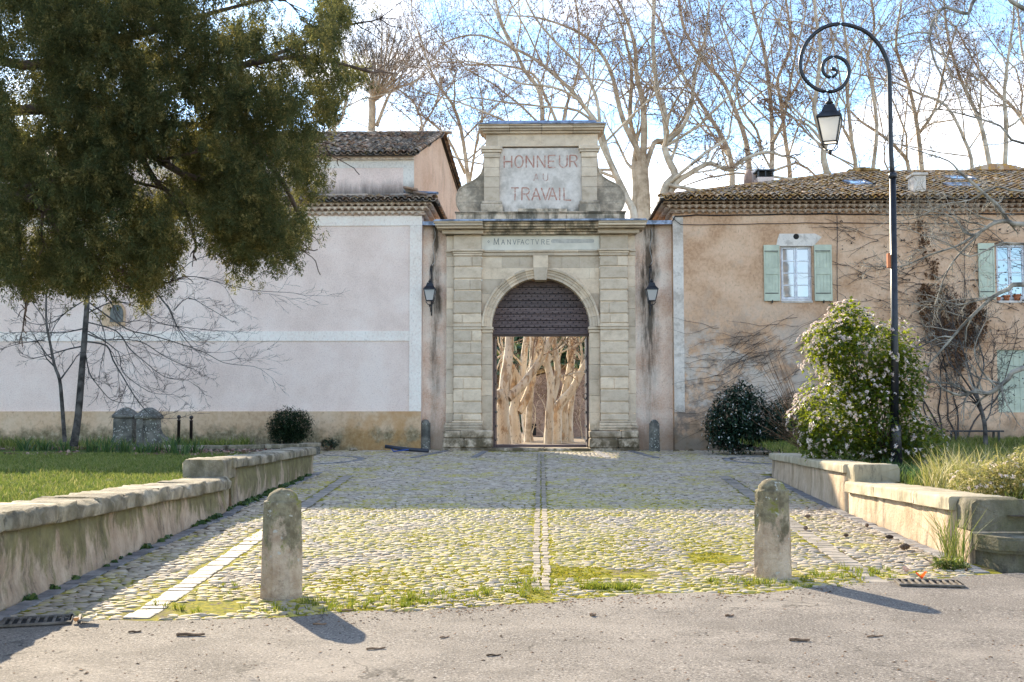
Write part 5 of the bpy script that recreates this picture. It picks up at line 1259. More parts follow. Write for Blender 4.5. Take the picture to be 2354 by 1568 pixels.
def window(h, label):
    x0, x1, z0, z1 = h; y = RYF+.12
    b = MB()
    for bx in ((x0, x0+.045, z0, z1), (x1-.045, x1, z0, z1), (x0+.046, x1-.046, z0, z0+.05), (x0+.046, x1-.046, z1-.05, z1)): b.box(bx[0], bx[1], y, y+.08, bx[2], bx[3], .005)
    w = b.build('window', MAT['white_frame'], cott, label=label)
    xm = (x0+x1)/2
    for s in (0, 1):
        a = x0+.048 if s == 0 else xm+.003; c = xm-.003 if s == 0 else x1-.048; b = MB(); q0, q1 = z0+.052, z1-.052
        for bx in ((a, a+.045, q0, q1), (c-.045, c, q0, q1), (a+.046, c-.046, q0, q0+.06), (a+.046, c-.046, q1-.05, q1)): b.box(bx[0], bx[1], y-.018, y+.03, bx[2], bx[3], .004)
        ph = (q1-.05-q0-.06)/4
        for k in range(1, 4): b.box(a+.046, c-.046, y-.012, y+.02, q0+.06+ph*k-.014, q0+.06+ph*k+.014, .003)
        b.build('casement', MAT['white_frame'], w)
        for k in range(4): MB().box(a+.044, c-.044, y+.004, y+.010, q0+.06+ph*k+.012, q0+.06+ph*(k+1)-.012).build('pane', MAT['window_glass'], w)
    MB().box(x0+.0, x1-.0, RYF-.02, y-.001, z0-.07, z0-.001, .01).build('sill', MAT['old_quoin'], w)
    return w
window(holes[0], 'white four row window beside the lantern wall'); window(holes[1], 'white window with flower pots at the right edge')
# glimpse of wall paint round window 2: flower pots stand on its sill
for i, (px, w, c, lab) in enumerate(((2296, .13, 'terracotta', 'smallest terracotta pot on the right window sill'), (2315, .19, 'terracotta', 'middle terracotta pot on the right window sill'), (2339, .22, 'terracotta', 'widest terracotta pot on the right window sill'))):
    p = P(px, 690, RYF+.03); z = holes[1][2]+.0; h = w*.85
    t = thing('flower_pot', (p.x, RYF+.04, z), lab, 'flower pot', 'terracotta pots on the window sill')
    MB().lathe([(w*.33, 0), (w*.45, h*.72)], (p.x, RYF+.04, z), 14).build('pot', MAT[c], t, True)
    MB().lathe([(w*.46, h*.72), (w*.52, h*.73), (w*.52, h), (w*.44, h), (w*.42, h*.85)], (p.x, RYF+.04, z), 14).build('rim', MAT[c], t, True)
# door
x0, x1, z0, z1 = holes[2]; y = RYF+.06
d = MB().box(x0, x1, y+.02, y+.06, z0, z1).build('door', MAT['green_paint'], cott, label='pale green plank door at the right edge')
k = x0
while k < x1-.02:
    e = min(k+.165, x1); MB().box(k+.003, e-.003, y, y+.019, z0+.01, z1-.005, .005).build('door_board', MAT['green_paint'], d); k = e
for f in (.10, .5, .80): MB().box(x0+.02, x1-.25, y-.012, y-.001, z0+(z1-z0)*f*.95, z0+(z1-z0)*f*.95+.035, .003).build('hinge_strap', MAT['green_paint'], d)
MB().lathe([(.02, 0), (.03, .02), (.02, .05)], (x0+.86, y-.03, z0+1.0), 8).build('door_knob', MAT['black_iron'], d)
MB().box(x0-.1, x1+.1, RYF-.2, RYF+.1, z0-.2, z0-.003, .01).build('door_step', MAT['gate_stone'], cott)
# eaves
zE2 = cf(1700, 492)[1]; gh2 = .125
genoise(cott, cx0, cx1-5, RYF, zE2+3*gh2, 3, gh2, MAT['brown_eave_tile'], MAT['brown_eave_mortar'], .11, .2, side=(cx0, RYF-.1, 36.5, -1), seed=4)
MB().box(cx0+.001, cx1, RYF+.01, RYF+.4, ztop, zE2+3*gh2).build('wall_head', MAT['brown_eave_mortar'], cott)
for k in range(16):   # broken bricks at the lit corner
    for j in range(4): MB().box(cx0-.10-random.uniform(0, .10), cx0-.001, 33.7+k*.22, 33.7+k*.22+.2, zE2+.0+j*.07-.15, zE2+.06+j*.07-.15, .01, .004).build('brick', MAT['orange_brick'], cott)
zR2 = zE2+3*gh2+.02; y0 = RYF-.46; xE = cx0-.42
yrd = 38.4; pr = P(1977, 399, yrd); zrd = pr.z; xH = pr.x; th3 = math.atan2(zrd-zR2, yrd-y0)
V = [(xE, y0, zR2), (cx1+2, y0, zR2), (cx1+2, yrd, zrd), (xH, yrd, zrd), (xE, 44, zR2), (cx1+2, 44.5, zR2)]
b = MB(); b.add(V+[(a, c, d_-.06) for a, c, d_ in V], [(0, 1, 2, 3), (0, 3, 4), (3, 2, 5, 4), (0, 6, 7, 1), (0, 4, 10, 6), (6, 10, 11, 7)]); b.build('roof_deck', MAT['dark_inside'], cott)
sky_l = [(P(1949, 424, 36), P(1990, 424, 36), 36.9), ]
def smx(x):
    if x < xH: return max(.1, (x-xE)/(xH-xE)*(yrd-y0)/cos(th3)-.02)
    return (yrd-y0)/cos(th3)
def on_plane(px, py):
    d_ = ray(px, py); t_ = (zR2-EYE-y0*math.tan(th3))/(d_.z-d_.y*math.tan(th3)); return Vector((d_.x*t_, d_.y*t_, EYE+d_.z*t_))
SKY = [(on_plane(1955, 428), on_plane(1986, 420), 'skylight left of the lamp post'), (on_plane(2188, 433), on_plane(2232, 426), 'lower skylight right of the small chimney'), (on_plane(2186, 416), on_plane(2226, 410), 'upper skylight right of the small chimney')]
CH = [(2115, 444.5, 26, 397)]
def skipf(x, s):
    y = y0+s*cos(th3)
    for a, c, _ in SKY:
        if a.x-.12 < x < c.x+.12 and a.y-.3 < y < c.y+.02: return True
    return False
n = roof_tiles(cott, xE+.1, 18.6, y0, zR2, th3, smx, MAT['gold_tile'], 31, n_single=300, skip=skipf, label='lichened clay tiles over the rest of the cottage roof')
print('tiles', n)
me = new_mesh('ridge_tile', TV, TF, MAT['gold_tile'], True)
L_ = math.hypot(xH-xE, yrd-y0); nn = int(math.sqrt(L_**2+(zrd-zR2)**2)/.36)
for k in range(nn):
    f = k/nn; inst('hip_tile', me, cott, (xE+(xH-xE)*f, y0+(yrd-y0)*f, zR2+(zrd-zR2)*f+.05), (math.atan2(zrd-zR2, L_), 0, -atan2(xH-xE, yrd-y0)), (1.2, 1, 1.0))
b = MB().tube([(xE+.2, y0+.15, zR2+.03), (xH, yrd, zrd+.0)], .075, 8); b.tube([(xH, yrd, zrd+.0), (cx1, yrd, zrd)], .10, 8); b.build('ridge_mortar', MAT['roof_mortar'], cott)
for x in np.arange(xH, 19, .37): inst('ridge_tile', me, cott, (x, yrd, zrd+.03+random.uniform(-.012, .012)), (0, 0, -pi/2), (1.4, 1.05, 1.0))
b = MB(); 
for k in range(6): b.box(xH-.45+.16*k, xH-.45+.16*k+.3, yrd-.2, yrd+.2, zrd+.06, zrd+.11+.03*(3-abs(k-2.5)), .02, .015)
b.build('ridge_cap', MAT['roof_mortar'], cott)
pm = P(2285, 400, yrd); b = MB()      # humped tile pile near the right end of the ridge
for k in range(12): b.box(pm.x-.9+.15*k, pm.x-.9+.15*k+.24, yrd-.25, yrd+.2, zrd+.05, zrd+.12+.16*sin(pi*k/11), .02, .01)
b.build('ridge_hump', MAT['gold_tile'], cott)
for a, c, lab in SKY:
    x0, x1 = a.x, c.x; ya, yb_ = a.y, c.y; zt = lambda y: zR2+(y-y0)*math.tan(th3)
    b = MB(); 
    def slab(xa, xb, ya_, yb2, h0, h1): b.add([(x_, y_, zt(y_)+h) for h in (h0, h1) for y_ in (ya_, yb2) for x_ in (xa, xb)], [(0, 2, 3, 1), (4, 5, 7, 6), (0, 1, 5, 4), (2, 6, 7, 3), (0, 4, 6, 2), (1, 3, 7, 5)])
    slab(x0, x1, ya, ya+.08, .03, .10); slab(x0, x1, yb_-.08, yb_, .03, .10); slab(x0, x0+.07, ya+.081, yb_-.081, .03, .10); slab(x1-.07, x1, ya+.081, yb_-.081, .03, .10)
    s = b.build('skylight', MAT['zinc'], cott, label=lab); b = MB(); slab(x0+.07, x1-.07, ya+.08, yb_-.08, .05, .08); b.build('pane', MAT['window_glass'], s)
# chimneys
def chimney(px0, px1, ytop, ybot, Y, mat, label, kind):
    a = P(px0, ybot, Y); c = P(px1, ytop, Y); t = MB().box(a.x, c.x, Y, Y+.55, a.z-.5, c.z-.25, .012).build('chimney', MAT[mat], cott, label=label)
    if kind == 'hood':
        MB().box(a.x-.03, c.x+.03, Y-.03, Y+.58, c.z-.05, c.z, .006).build('chimney_hood', MAT['black_iron'], t)
        for q in (a.x+.02, (a.x+c.x)/2-.02, c.x-.06): MB().box(q, q+.04, Y, Y+.04, c.z-.249, c.z-.051).build('hood_post', MAT['black_iron'], t)
        MB().box(a.x+.05, c.x-.05, Y+.1, Y+.5, c.z-.249, c.z-.1).build('chimney_throat', MAT['dark_inside'], t)
    else: MB().box(a.x-.05, c.x+.05, Y-.05, Y+.6, c.z-.249, c.z-.17, .012).build('chimney_cap', MAT[mat], t)
    return t
MB().box(P(1726, 430, 36.5).x, P(1741, 430, 36.5).x, 36.45, 37, P(1726, 440, 36.5).z-.6, P(1726, 394, 36.5).z, .01).build('chimney_side', MAT['upper_pink_render'], cott)
chimney(1741.5, 1779, 389, 440, 35.9, 'upper_pink_render', 'rendered chimney with black metal hood by the satellite dish', 'hood')
chimney(2102, 2128, 384, 447, on_plane(2115, 446).y, 'old_quoin', 'pale square chimney in the middle of the cottage roof', 'cap')
p = P(1713, 412, 36); t = thing('satellite_dish', (p.x, 36, p.z-.5), 'rusty satellite dish on its edge beside the hooded chimney', 'satellite dish')
V = []; F = []; n = 18
for j in range(5):
    r_ = .35*j/4+.004
    for i in range(n): a = 2*pi*i/n; V.append((.10*(r_/.35)**2+.0, r_*cos(a)*.75, r_*sin(a)))
for j in range(4):
    for i in range(n): F.append((j*n+i, j*n+(i+1) % n, (j+1)*n+(i+1) % n, (j+1)*n+i))
ca, sa = cos(.35), sin(.35); V = [(p.x+x*ca-y*sa, 36+x*sa+y*ca, p.z+z) for x, y, z in V]
part('dish', V, F, MAT['dish_rust'], t, True); MB().tube([(p.x+.02, 36, p.z), (p.x+.15, 36.1, p.z-.1), (p.x+.18, 36.15, p.z-.7)], .025, 6).build('mast', MAT['dark_iron'], t)
MB().tube([(p.x+.05, 36, p.z-.3), (p.x-.3, 35.8, p.z-.15)], .012, 5).build('feed_arm', MAT['dark_iron'], t)
# cables along the cottage front
def cable(pts, r, mat, label):
    q = [P(a, b_, RYF-.04) for a, b_ in pts]; o = bpy.data.objects.new('cable', None); t = thing('cable', q[0], label, 'cable'); bpy.data.objects.remove(o)
    pp = []
    for i in range(len(q)-1):
        for k in range(4): f = k/4; p_ = q[i].lerp(q[i+1], f); p_.z -= .012*sin(pi*f); pp.append(p_)
    pp.append(q[-1]); MB().tube(pp, r, 5).build('run', MAT[mat], t)
cable([(1546, 508), (1552, 497), (1600, 494), (1700, 494), (1800, 492), (1900, 491), (2000, 492), (2100, 493), (2250, 491), (2400, 491)], .020, 'cable_black', 'thick black cable slung under the cottage eave')
cable([(1546, 500), (1565, 516), (1650, 516), (1750, 514), (1850, 512), (1950, 512), (2100, 513), (2250, 511)], .009, 'cable_black', 'thin black cable running below the cottage eave')
cable([(1924, 495), (1925, 540), (1924, 600), (1925, 700), (1923, 790)], .010, 'cable_black', 'thin vertical cable right of the open shutter')
cable([(2218, 515), (2217, 560), (2217, 640), (2217, 700)], .009, 'cable_black', 'thin vertical cable left of the right edge shutter')
# ================================================================ street lamp
LYp = 18.45
q = lambda cx, cy: P(1808.4+.2151*cx, 30.65+.2151*cy, LYp)
base = P(2062, 1082, LYp); lamp = thing('street_lamp', (base.x, LYp, .1), 'tall dark street lamp with spiral crook and hanging lantern', 'street lamp')
col_ = P(2052, 403, LYp); arm0 = P(2049, 300, LYp)
MB().tube([(base.x, LYp, .05), (base.x-.01, LYp, .9), (base.x-.02, LYp, .95)], [.098, .092, .07], 12).build('base', MAT['black_iron'], lamp, True)
MB().tube([(base.x-.02, LYp, .9), tuple(P(2057, 800, LYp)), tuple(col_)], [.068, .060, .052], 12).build('lower_pole', MAT['black_iron'], lamp, True)
MB().lathe([(.052, -.06), (.072, -.04), (.072, .02), (.05, .05)], tuple(col_), 12).build('collar', MAT['black_iron'], lamp, True)
sp = [(1115, 1500), (1110, 1250), (1105, 1000), (1099, 750), (1093, 600), (1065, 490), (1010, 370), (940, 280), (850, 200), (740, 148), (600, 115), (500, 120), (400, 150), (300, 215), (215, 310), (165, 420), (145, 530), (157, 630), (205, 715), (280, 785), (360, 825), (450, 840), (540, 820), (610, 770), (655, 690), (668, 610), (645, 535), (590, 485), (520, 462), (450, 475), (402, 520), (382, 580), (398, 640), (440, 677), (490, 680), (528, 655), (535, 618), (510, 592)]
pts = [col_]+[q(a, b_) for a, b_ in sp]
def smooth(pts, n=3):
    o = []; P_ = [Vector(p) for p in pts]
    for i in range(len(P_)-1):
        p0, p1, p2, p3 = P_[max(0, i-1)], P_[i], P_[i+1], P_[min(len(P_)-1, i+2)]
        for k in range(n):
            t = k/n; o.append(.5*((2*p1)+(p2-p0)*t+(2*p0-5*p1+4*p2-p3)*t*t+(3*p1-p0-3*p2+p3)*t**3))
    o.append(P_[-1]); return o
pts = smooth(pts, 2); MB().tube(pts, list(np.interp(np.arange(len(pts)), [0, 14, len(pts)-12, len(pts)-1], [.040, .036, .030, .022])), 10).build('spiral_crook', MAT['black_iron'], lamp, True)
c = q(497, 592); MB().lathe([(.004, -.035), (.03, -.02), (.036, 0), (.03, .02), (.004, .035)], tuple(c), 10).build('scroll_tip', MAT['black_iron'], lamp, True)
lc = q(456, 985); MB().tube([q(448, 835), (lc.x, LYp, lc.z+.09)], .012, 6).build('hanger', MAT['black_iron'], lamp)
lantern_body(lamp, tuple(lc), .40, 1.0, rot=pi/4+radians(-18))
s0 = P(2044, 600, LYp); MB().box(s0.x-.035, s0.x+.012, LYp-.05, LYp+.03, P(2044, 616, LYp).z, P(2044, 583, LYp).z, .006).build('small_plate', MAT['terracotta'], lamp, label='small tan plate strapped to the pole')
# ================================================================ bare trees
def norm3(v): l = math.sqrt(v[0]*v[0]+v[1]*v[1]+v[2]*v[2])+1e-9; return (v[0]/l, v[1]/l, v[2]/l)
class Grow:
    def __init__(s, seed, n=(9, 7, 5, 3), ln=(.42, .5, .5, .55), ang=(35, 60), trop=.05, wob=.22, rmin=.009, rr=.5, split=1, ball=0, Ks=(6, 5, 4, 3), flat=1.0, zmin=None):
        s.r = random.Random(seed); s.__dict__.update(n=n, ln=ln, ang=ang, trop=trop, wob=wob, rmin=rmin, rr=rr, split=split, ball=ball, Ks=Ks, flat=flat, zmin=zmin)
        s.big = Tubes(); s.fine = Tubes(); s.balls = []
    def child(s, p, d, L, r0, lvl, lmax):
        R = s.r; K = s.Ks[min(lvl, len(s.Ks)-1)]; pts = [p]; r1 = max(s.rmin*.7, r0*.35); st = L/(K-1)
        for k in range(K-1):
            d = norm3((d[0]+R.gauss(0, s.wob), d[1]+R.gauss(0, s.wob)*s.flat, d[2]+R.gauss(0, s.wob)+s.trop)); p = (p[0]+d[0]*st, p[1]+d[1]*st, p[2]+d[2]*st); pts.append(p)
        rads = [r0+(r1-r0)*k/(K-1) for k in range(K)]
        (s.big if lvl < s.split else s.fine).add(pts, rads, 5 if lvl < s.split else 3)
        if s.ball and lvl >= lmax and R.random() < s.ball: s.balls.append(pts[-1])
        if lvl < lmax: s.kids(pts, rads, L, lvl+1, lmax)
    def kids(s, pts, rads, L, lvl, lmax, t0=.2):
        R = s.r; n = s.n[min(lvl, len(s.n)-1)]; K = len(pts)
        for i in range(n):
            t = t0+(1-t0)*(i+R.random())/n; f = t*(K-1); k = min(K-2, int(f)); f -= k
            a, b = pts[k], pts[k+1]; p = (a[0]+(b[0]-a[0])*f, a[1]+(b[1]-a[1])*f, a[2]+(b[2]-a[2])*f)
            if s.zmin is not None and p[2] < s.zmin: continue
            tg = norm3((b[0]-a[0], b[1]-a[1], b[2]-a[2])); w = norm3((R.gauss(0, 1), R.gauss(0, 1)*s.flat, R.gauss(0, 1)+.3))
            dt = tg[0]*w[0]+tg[1]*w[1]+tg[2]*w[2]; w = norm3((w[0]-dt*tg[0], w[1]-dt*tg[1], w[2]-dt*tg[2]))
            th = radians(R.uniform(*s.ang)); d = tuple(tg[j]*cos(th)+w[j]*sin(th) for j in range(3))
            r0 = max(s.rmin, (rads[k]*(1-f)+rads[k+1]*f)*s.rr*R.uniform(.8, 1.15))
            s.child(p, d, L*s.ln[min(lvl, len(s.ln)-1)]*R.uniform(.6, 1.2)*(1.15-.45*t), r0, lvl, lmax)
        if lvl <= lmax:   # carry on at the tip
            a, b = pts[-2], pts[-1]; s.child(b, norm3((b[0]-a[0], b[1]-a[1], b[2]-a[2])), L*s.ln[min(lvl, len(s.ln)-1)]*.8, rads[-1], lvl, lmax)
    def limb(s, pts, r0, r1, lmax=3, t0=.25, sides=8, kids=True, L=None, nres=3):
        pts = [tuple(p) for p in smooth(pts, nres)]; K = len(pts); rads = [r0+(r1-r0)*(k/(K-1))**.8*1.0 for k in range(K)]
        rads = [r*(1+s.r.uniform(-.025, .025)) for r in rads]
        s.big.add(pts, rads, sides)
        if L is None: L = sum(math.dist(pts[i], pts[i+1]) for i in range(K-1))
        if kids: s.kids(pts, rads, L, 0, lmax, t0)
    def finish(s, name, loc, label, cat, group, big_mat, fine_mat):
        t = thing(name, loc, label, cat, group)
        V, F = s.big.mesh(); part('trunk', V, F, big_mat, t, True)
        if s.fine.d: V, F = s.fine.mesh(); part('crown', V, F, fine_mat, t, False); print(label, len(F))
        if s.balls:
            o = np.array([(0, 0, 1), (1, 0, 0), (0, 1, 0), (-1, 0, 0), (0, -1, 0), (0, 0, -1)])*.032; f = np.array([(0, 1, 2), (0, 2, 3), (0, 3, 4), (0, 4, 1), (5, 2, 1), (5, 3, 2), (5, 4, 3), (5, 1, 4)])
            n = len(s.balls); V, F = scatter(o, f, np.array(s.balls)-np.array([0, 0, .05]), np.repeat(np.eye(3)[None], n, 0), np.random.uniform(.7, 1.3, n)); part('seed_balls', V, F, MAT['seed_ball'], t, kind='stuff')
        return t
def plane(Y, label, limbs, seed, base=None, lmax=3, n=(9, 6, 5, 3), group='bare plane trees behind the gate', name='plane_tree', mats=('pale_limb', 'twig_bark'), ball=.10, ln=(.40, .48, .5, .55), **kw):
    """limbs: (pixel polyline, radius px start, end[, depth drift])"""
    g = Grow(seed, n=n, ln=ln, ball=ball, rmin=.0068, zmin=kw.pop('zmin', 5.0), **kw); k = Y/FOC; b0 = None
    for lb in limbs:
        px, r0, r1 = lb[:3]; dr = lb[3] if len(lb) > 3 else g.r.uniform(-2, 2); kids = lb[4] if len(lb) > 4 else True
        pts = [P(x, y, Y+dr*i/(len(px)-1)) for i, (x, y) in enumerate(px)]
        if b0 is None:
            gz0 = gz(Y); z = pts[0]
            if z.z > gz0+.4:
                pts = [Vector((z.x+(.3 if seed % 2 else -.3), Y, gz0-.1)), Vector((z.x, Y, (z.z+gz0)/2))]+pts; r0 *= 1.15
            b0 = Vector((pts[0].x, Y, gz0))
        g.limb(pts, r0*k, max(.02, r1*k), lmax if kids is True else kids, kids=bool(kids), sides=8 if r0 > 6 else 6, L=None if len(px) > 4 else None)
    return g.finish(name, b0, label, 'tree', group, MAT[mats[0]], MAT[mats[1]])
plane(48, 'stout pale plane tree rising just right of the lettered attic', [
    ([(1482, 560), (1480, 508), (1478, 440), (1474, 372)], 19, 15, 0, 0),
    ([(1474, 378), (1466, 345), (1440, 295), (1423, 244), (1410, 183), (1386, 129), (1342, 81), (1274, 51), (1217, 37)], 9, 2),
    ([(1477, 378), (1481, 305), (1477, 230), (1464, 176), (1460, 112), (1447, 61), (1420, 0)], 9, 3),
    ([(1484, 385), (1504, 328), (1527, 322), (1560, 290), (1585, 240), (1600, 180)], 7, 2),
    ([(1455, 520), (1462, 440), (1458, 380), (1462, 330), (1448, 270), (1452, 160), (1430, 60)], 10, 3)], 101, n=(9, 6, 5, 3))
plane(45.5, 'plane tree arching left over the lettered attic', [
    ([(1461, 520), (1440, 454), (1416, 403), (1396, 355), (1379, 295), (1342, 244), (1308, 203), (1247, 149), (1190, 115), (1105, 81), (1037, 91), (1010, 112)], 10, 1.5, 2),
    ([(1416, 403), (1385, 340), (1365, 280), (1330, 230), (1270, 200), (1190, 190), (1120, 150), (1060, 140)], 5, 1.5),
    ([(1379, 295), (1372, 230), (1340, 160), (1280, 100), (1230, 40), (1200, -20)], 5, 2),
    ([(1380, 300), (1330, 255), (1250, 245), (1160, 235), (1080, 225), (1030, 250)], 4, 1.2)], 102, n=(10, 6, 5, 3))
plane(46, 'crooked plane tree with thick bent limbs above the cottage corner', [
    ([(1524, 540), (1525, 457), (1533, 425), (1552, 403), (1537, 368), (1528, 339), (1532, 320), (1525, 244), (1511, 203), (1501, 102), (1504, 0)], 12, 4, 0),
    ([(1538, 448), (1560, 415), (1581, 402), (1609, 385), (1636, 376), (1676, 391), (1705, 369), (1752, 351), (1780, 352)], 7.5, 3.5, -1),
    ([(1535, 325), (1570, 290), (1590, 240), (1596, 170), (1620, 90), (1630, 10)], 6, 2)], 103)
plane(52, 'leaning plane tree above the left end of the cottage roof', [
    ([(1683, 430), (1683, 409), (1679, 362), (1658, 311), (1621, 253), (1589, 203), (1545, 127), (1520, 50)], 8, 3),
    ([(1723, 400), (1715, 326), (1690, 253), (1661, 188), (1621, 145), (1575, 72), (1560, 0)], 7, 3)], 104, n=(9, 6, 5, 3))
plane(50, 'upright plane tree rising behind the hooded chimney', [
    ([(1773, 420), (1774, 391), (1775, 311), (1770, 217), (1755, 109), (1733, 36), (1720, -30)], 7, 3),
    ([(1775, 330), (1800, 280), (1815, 200), (1830, 120), (1850, 40)], 4.5, 2), ([(1750, 352), (1740, 300), (1700, 240), (1690, 150), (1660, 60)], 4, 2)], 105)
plane(54, 'slim plane tree between the chimney and the hanging lantern', [
    ([(1817, 420), (1806, 326), (1795, 232), (1788, 181), (1817, 109), (1810, 22), (1800, -30)], 6, 2.5), ([(1797, 250), (1830, 200), (1860, 130), (1880, 50)], 4, 2)], 106)
plane(47, 'knobbly plane trunk standing behind the hanging lantern', [
    ([(1902, 420), (1902, 402), (1893, 362), (1893, 326), (1872, 253), (1878, 203), (1886, 109), (1875, 36), (1870, -40)], 9.5, 3), ([(1893, 330), (1860, 290), (1820, 270), (1780, 250)], 4, 2)], 107)
plane(49, 'twin stemmed plane tree left of the lamp post', [
    ([(1969, 410), (1958, 326), (1947, 203), (1951, 145), (1940, 60), (1930, -20)], 6, 2.5), ([(2005, 400), (2016, 290), (2001, 181), (1994, 138), (2010, 60), (2000, -20)], 5, 2.5)], 108)
plane(51, 'plane tree leaning over the ridge right of the lamp post', [
    ([(2092, 410), (2067, 347), (2027, 311), (1980, 280), (1950, 250)], 6, 2), ([(2120, 400), (2110, 300), (2090, 200), (2060, 110), (2070, 20)], 6, 2.5), ([(2110, 310), (2150, 250), (2170, 160), (2200, 60)], 4, 2)], 109)
plane(48, 'spreading plane tree above the skylights of the cottage', [
    ([(2237, 410), (2219, 326), (2175, 243), (2117, 217), (2060, 190)], 6, 2), ([(2280, 410), (2265, 330), (2248, 268), (2208, 181), (2180, 90), (2170, 0)], 7, 2.5), ([(2309, 400), (2313, 300), (2309, 217), (2316, 145), (2330, 50)], 6.5, 2.5)], 110, n=(9, 6, 5, 3))
plane(50, 'plane tree cut by the right edge above the cottage roof', [
    ([(2380, 410), (2370, 320), (2340, 260), (2290, 210), (2250, 160)], 8, 2.5), ([(2372, 330), (2380, 220), (2350, 120), (2340, 20)], 5, 2)], 111)
plane(58, 'plane tree showing its upper limbs straight above the attic', [
    ([(1225, 560), (1247, 400), (1247, 278), (1240, 210), (1206, 162), (1183, 112), (1156, 61), (1139, 0)], 7, 3), ([(1278, 300), (1278, 278), (1254, 223), (1223, 169), (1150, 150), (1080, 150)], 5, 2), ([(1290, 330), (1300, 250), (1330, 160), (1330, 60), (1320, -20)], 5, 2)], 112, n=(9, 6, 5, 3))
plane(56, 'low spreading plane tree between the pink house and the attic', [
    ([(1085, 520), (1075, 400), (1060, 300), (1040, 240), (1010, 200), (985, 150)], 7, 2), ([(1070, 400), (1030, 320), (990, 280), (960, 260)], 4, 1.5), ([(1078, 430), (1095, 330), (1110, 250), (1100, 190)], 4, 1.5)], 113, n=(10, 6, 5, 3))
plane(60, 'round headed bare elm with dense twigs above the pink house', [
    ([(854, 330), (854, 298), (856, 250), (854, 225)], 9, 8, 0, 0)]+[
    ([(856, 236), (870+(x-870)*.30, 236+(y-236)*.36), (874+(x-874)*.72, 236+(y-236)*.74), (x, y)], 2.3, .5, random.uniform(-5, 5), 3) for x, y in [(878+88*cos(a)*k_, 148-80*sin(a)*k_) for k_, m_ in ((1, 19), (.68, 9), (.4, 4)) for a in np.linspace(-.12, pi+.12, m_)]]+[
    ([(866, 290), (885, 240), (905, 205), (950, 190), (985, 165)], 5, 1.5, 1, 3)],
    114, n=(6, 4, 3, 2), ln=(.30, .45, .5, .5), name='elm_tree', mats=('pale_limb', 'dark_twig'), ball=0, trop=.05, wob=.15, ang=(25, 58), group='bare trees behind the pink house')
plane(63, 'thin grey bare tree above the pink roof ridge, right of the elm', [
    ([(969, 320), (969, 298), (1003, 237), (1012, 190), (1005, 140)], 4, 1.2), ([(972, 300), (960, 250), (930, 215), (900, 200)], 3.5, 1.2), ([(1003, 237), (1035, 200), (1050, 160)], 3, 1)], 115, n=(10, 6, 5, 3), ball=0, mats=('pale_limb', 'dark_twig'), group='bare trees behind the pink house')
plane(57, 'forked bare tree half hidden by the evergreen at roof level', [
    ([(770, 320), (765, 290), (775, 250), (800, 215), (830, 190)], 6, 2), ([(768, 290), (790, 260), (800, 170), (790, 120)], 5, 2), ([(770, 280), (740, 240), (720, 200)], 4, 2)], 116, n=(8, 5, 4, 3), ball=0, mats=('pale_limb', 'dark_twig'), group='bare trees behind the pink house')
# ---- mottled plane trunks seen through the arch
def K8(L_): return [(1115.7+.1798*a, 760.1+.1798*b) for a, b in L_]
def court(Y, label, limbs, seed):
    return plane(Y, label, [(K8(p), r0*.112, r1*.112, dr, kd) for p, r0, r1, dr, kd in limbs], seed, mats=('plane_bark', 'twig_bark'), n=(6, 5, 4, 3), group='mottled plane trunks seen through the arch', zmin=2.2, ball=.2)
court(51.5, 'nearest mottled trunk at the left of the arch, with limb rising right', [
    ([(235, 1475), (222, 1300), (215, 1100), (225, 950), (240, 800), (255, 600), (285, 400), (305, 200), (312, 40), (330, -300), (300, -700)], 165, 70, 0, 0),
    ([(230, 900), (170, 800), (100, 900), (40, 1030), (-60, 1100)], 110, 80, -1, 0),
    ([(290, 860), (370, 790), (480, 690), (590, 540), (690, 400), (770, 230), (850, 70), (930, -200), (960, -600), (930, -1000)], 105, 50, 1, 2)], 201)
court(55, 'slender mottled trunk second from the left through the arch', [
    ([(395, 1445), (370, 1250), (362, 1050), (385, 900), (330, 700), (345, 560), (300, 400)], 140, 70, 0, 0),
    ([(420, 1040), (490, 930), (550, 800), (590, 650), (625, 450), (670, 200), (690, 20), (720, -400), (700, -900)], 95, 55, 1, 2),
    ([(380, 900), (430, 650), (370, 500), (350, 440)], 70, 40, 0, 0)], 202)
court(60, 'grey mottled trunk between the two pairs of trunks', [([(560, 1425), (530, 1250), (505, 1050), (480, 850), (470, 700), (500, 300), (540, 0), (560, -500)], 100, 60, 0, 2)], 203)
court(54, 'straight pale trunk right of centre through the arch', [
    ([(805, 1450), (815, 1250), (820, 1050), (838, 850), (830, 600), (790, 400), (800, 200), (830, 60), (850, -200), (860, -800)], 95, 55, 0, 2),
    ([(850, 900), (905, 700), (925, 500), (900, 300), (880, 100), (890, -300)], 75, 55, 1, 2)], 204)
court(56, 'mottled trunk with long limb rising to the right jamb', [
    ([(915, 1440), (920, 1250), (920, 1050), (925, 960)], 95, 85, 0, 0),
    ([(925, 980), (1000, 880), (1080, 800), (1150, 690), (1210, 560), (1280, 430), (1350, 260), (1450, 0), (1550, -400), (1600, -900)], 100, 55, 0, 2)], 205)
court(58, 'brown mottled trunk rising straight near the right jamb', [
    ([(1015, 1440), (1005, 1200), (1000, 1000), (1020, 800), (1065, 600), (1100, 400), (1120, 200), (1150, 20), (1190, -300), (1180, -900)], 100, 60, 0, 2),
    ([(1085, 1440), (1075, 1150), (1105, 900), (1140, 700), (1160, 500)], 80, 40, 1, 0)], 206)
plane(53, 'pale trunk cut off by the left jamb of the arch', [(K8([(100, 1440), (105, 1100), (100, 700), (110, 400), (95, 60), (80, -500)]), 5.5, 4, 0, 2)], 207, mats=('plane_bark', 'twig_bark'), n=(5, 5, 4, 3), group='mottled plane trunks seen through the arch', zmin=2.2)
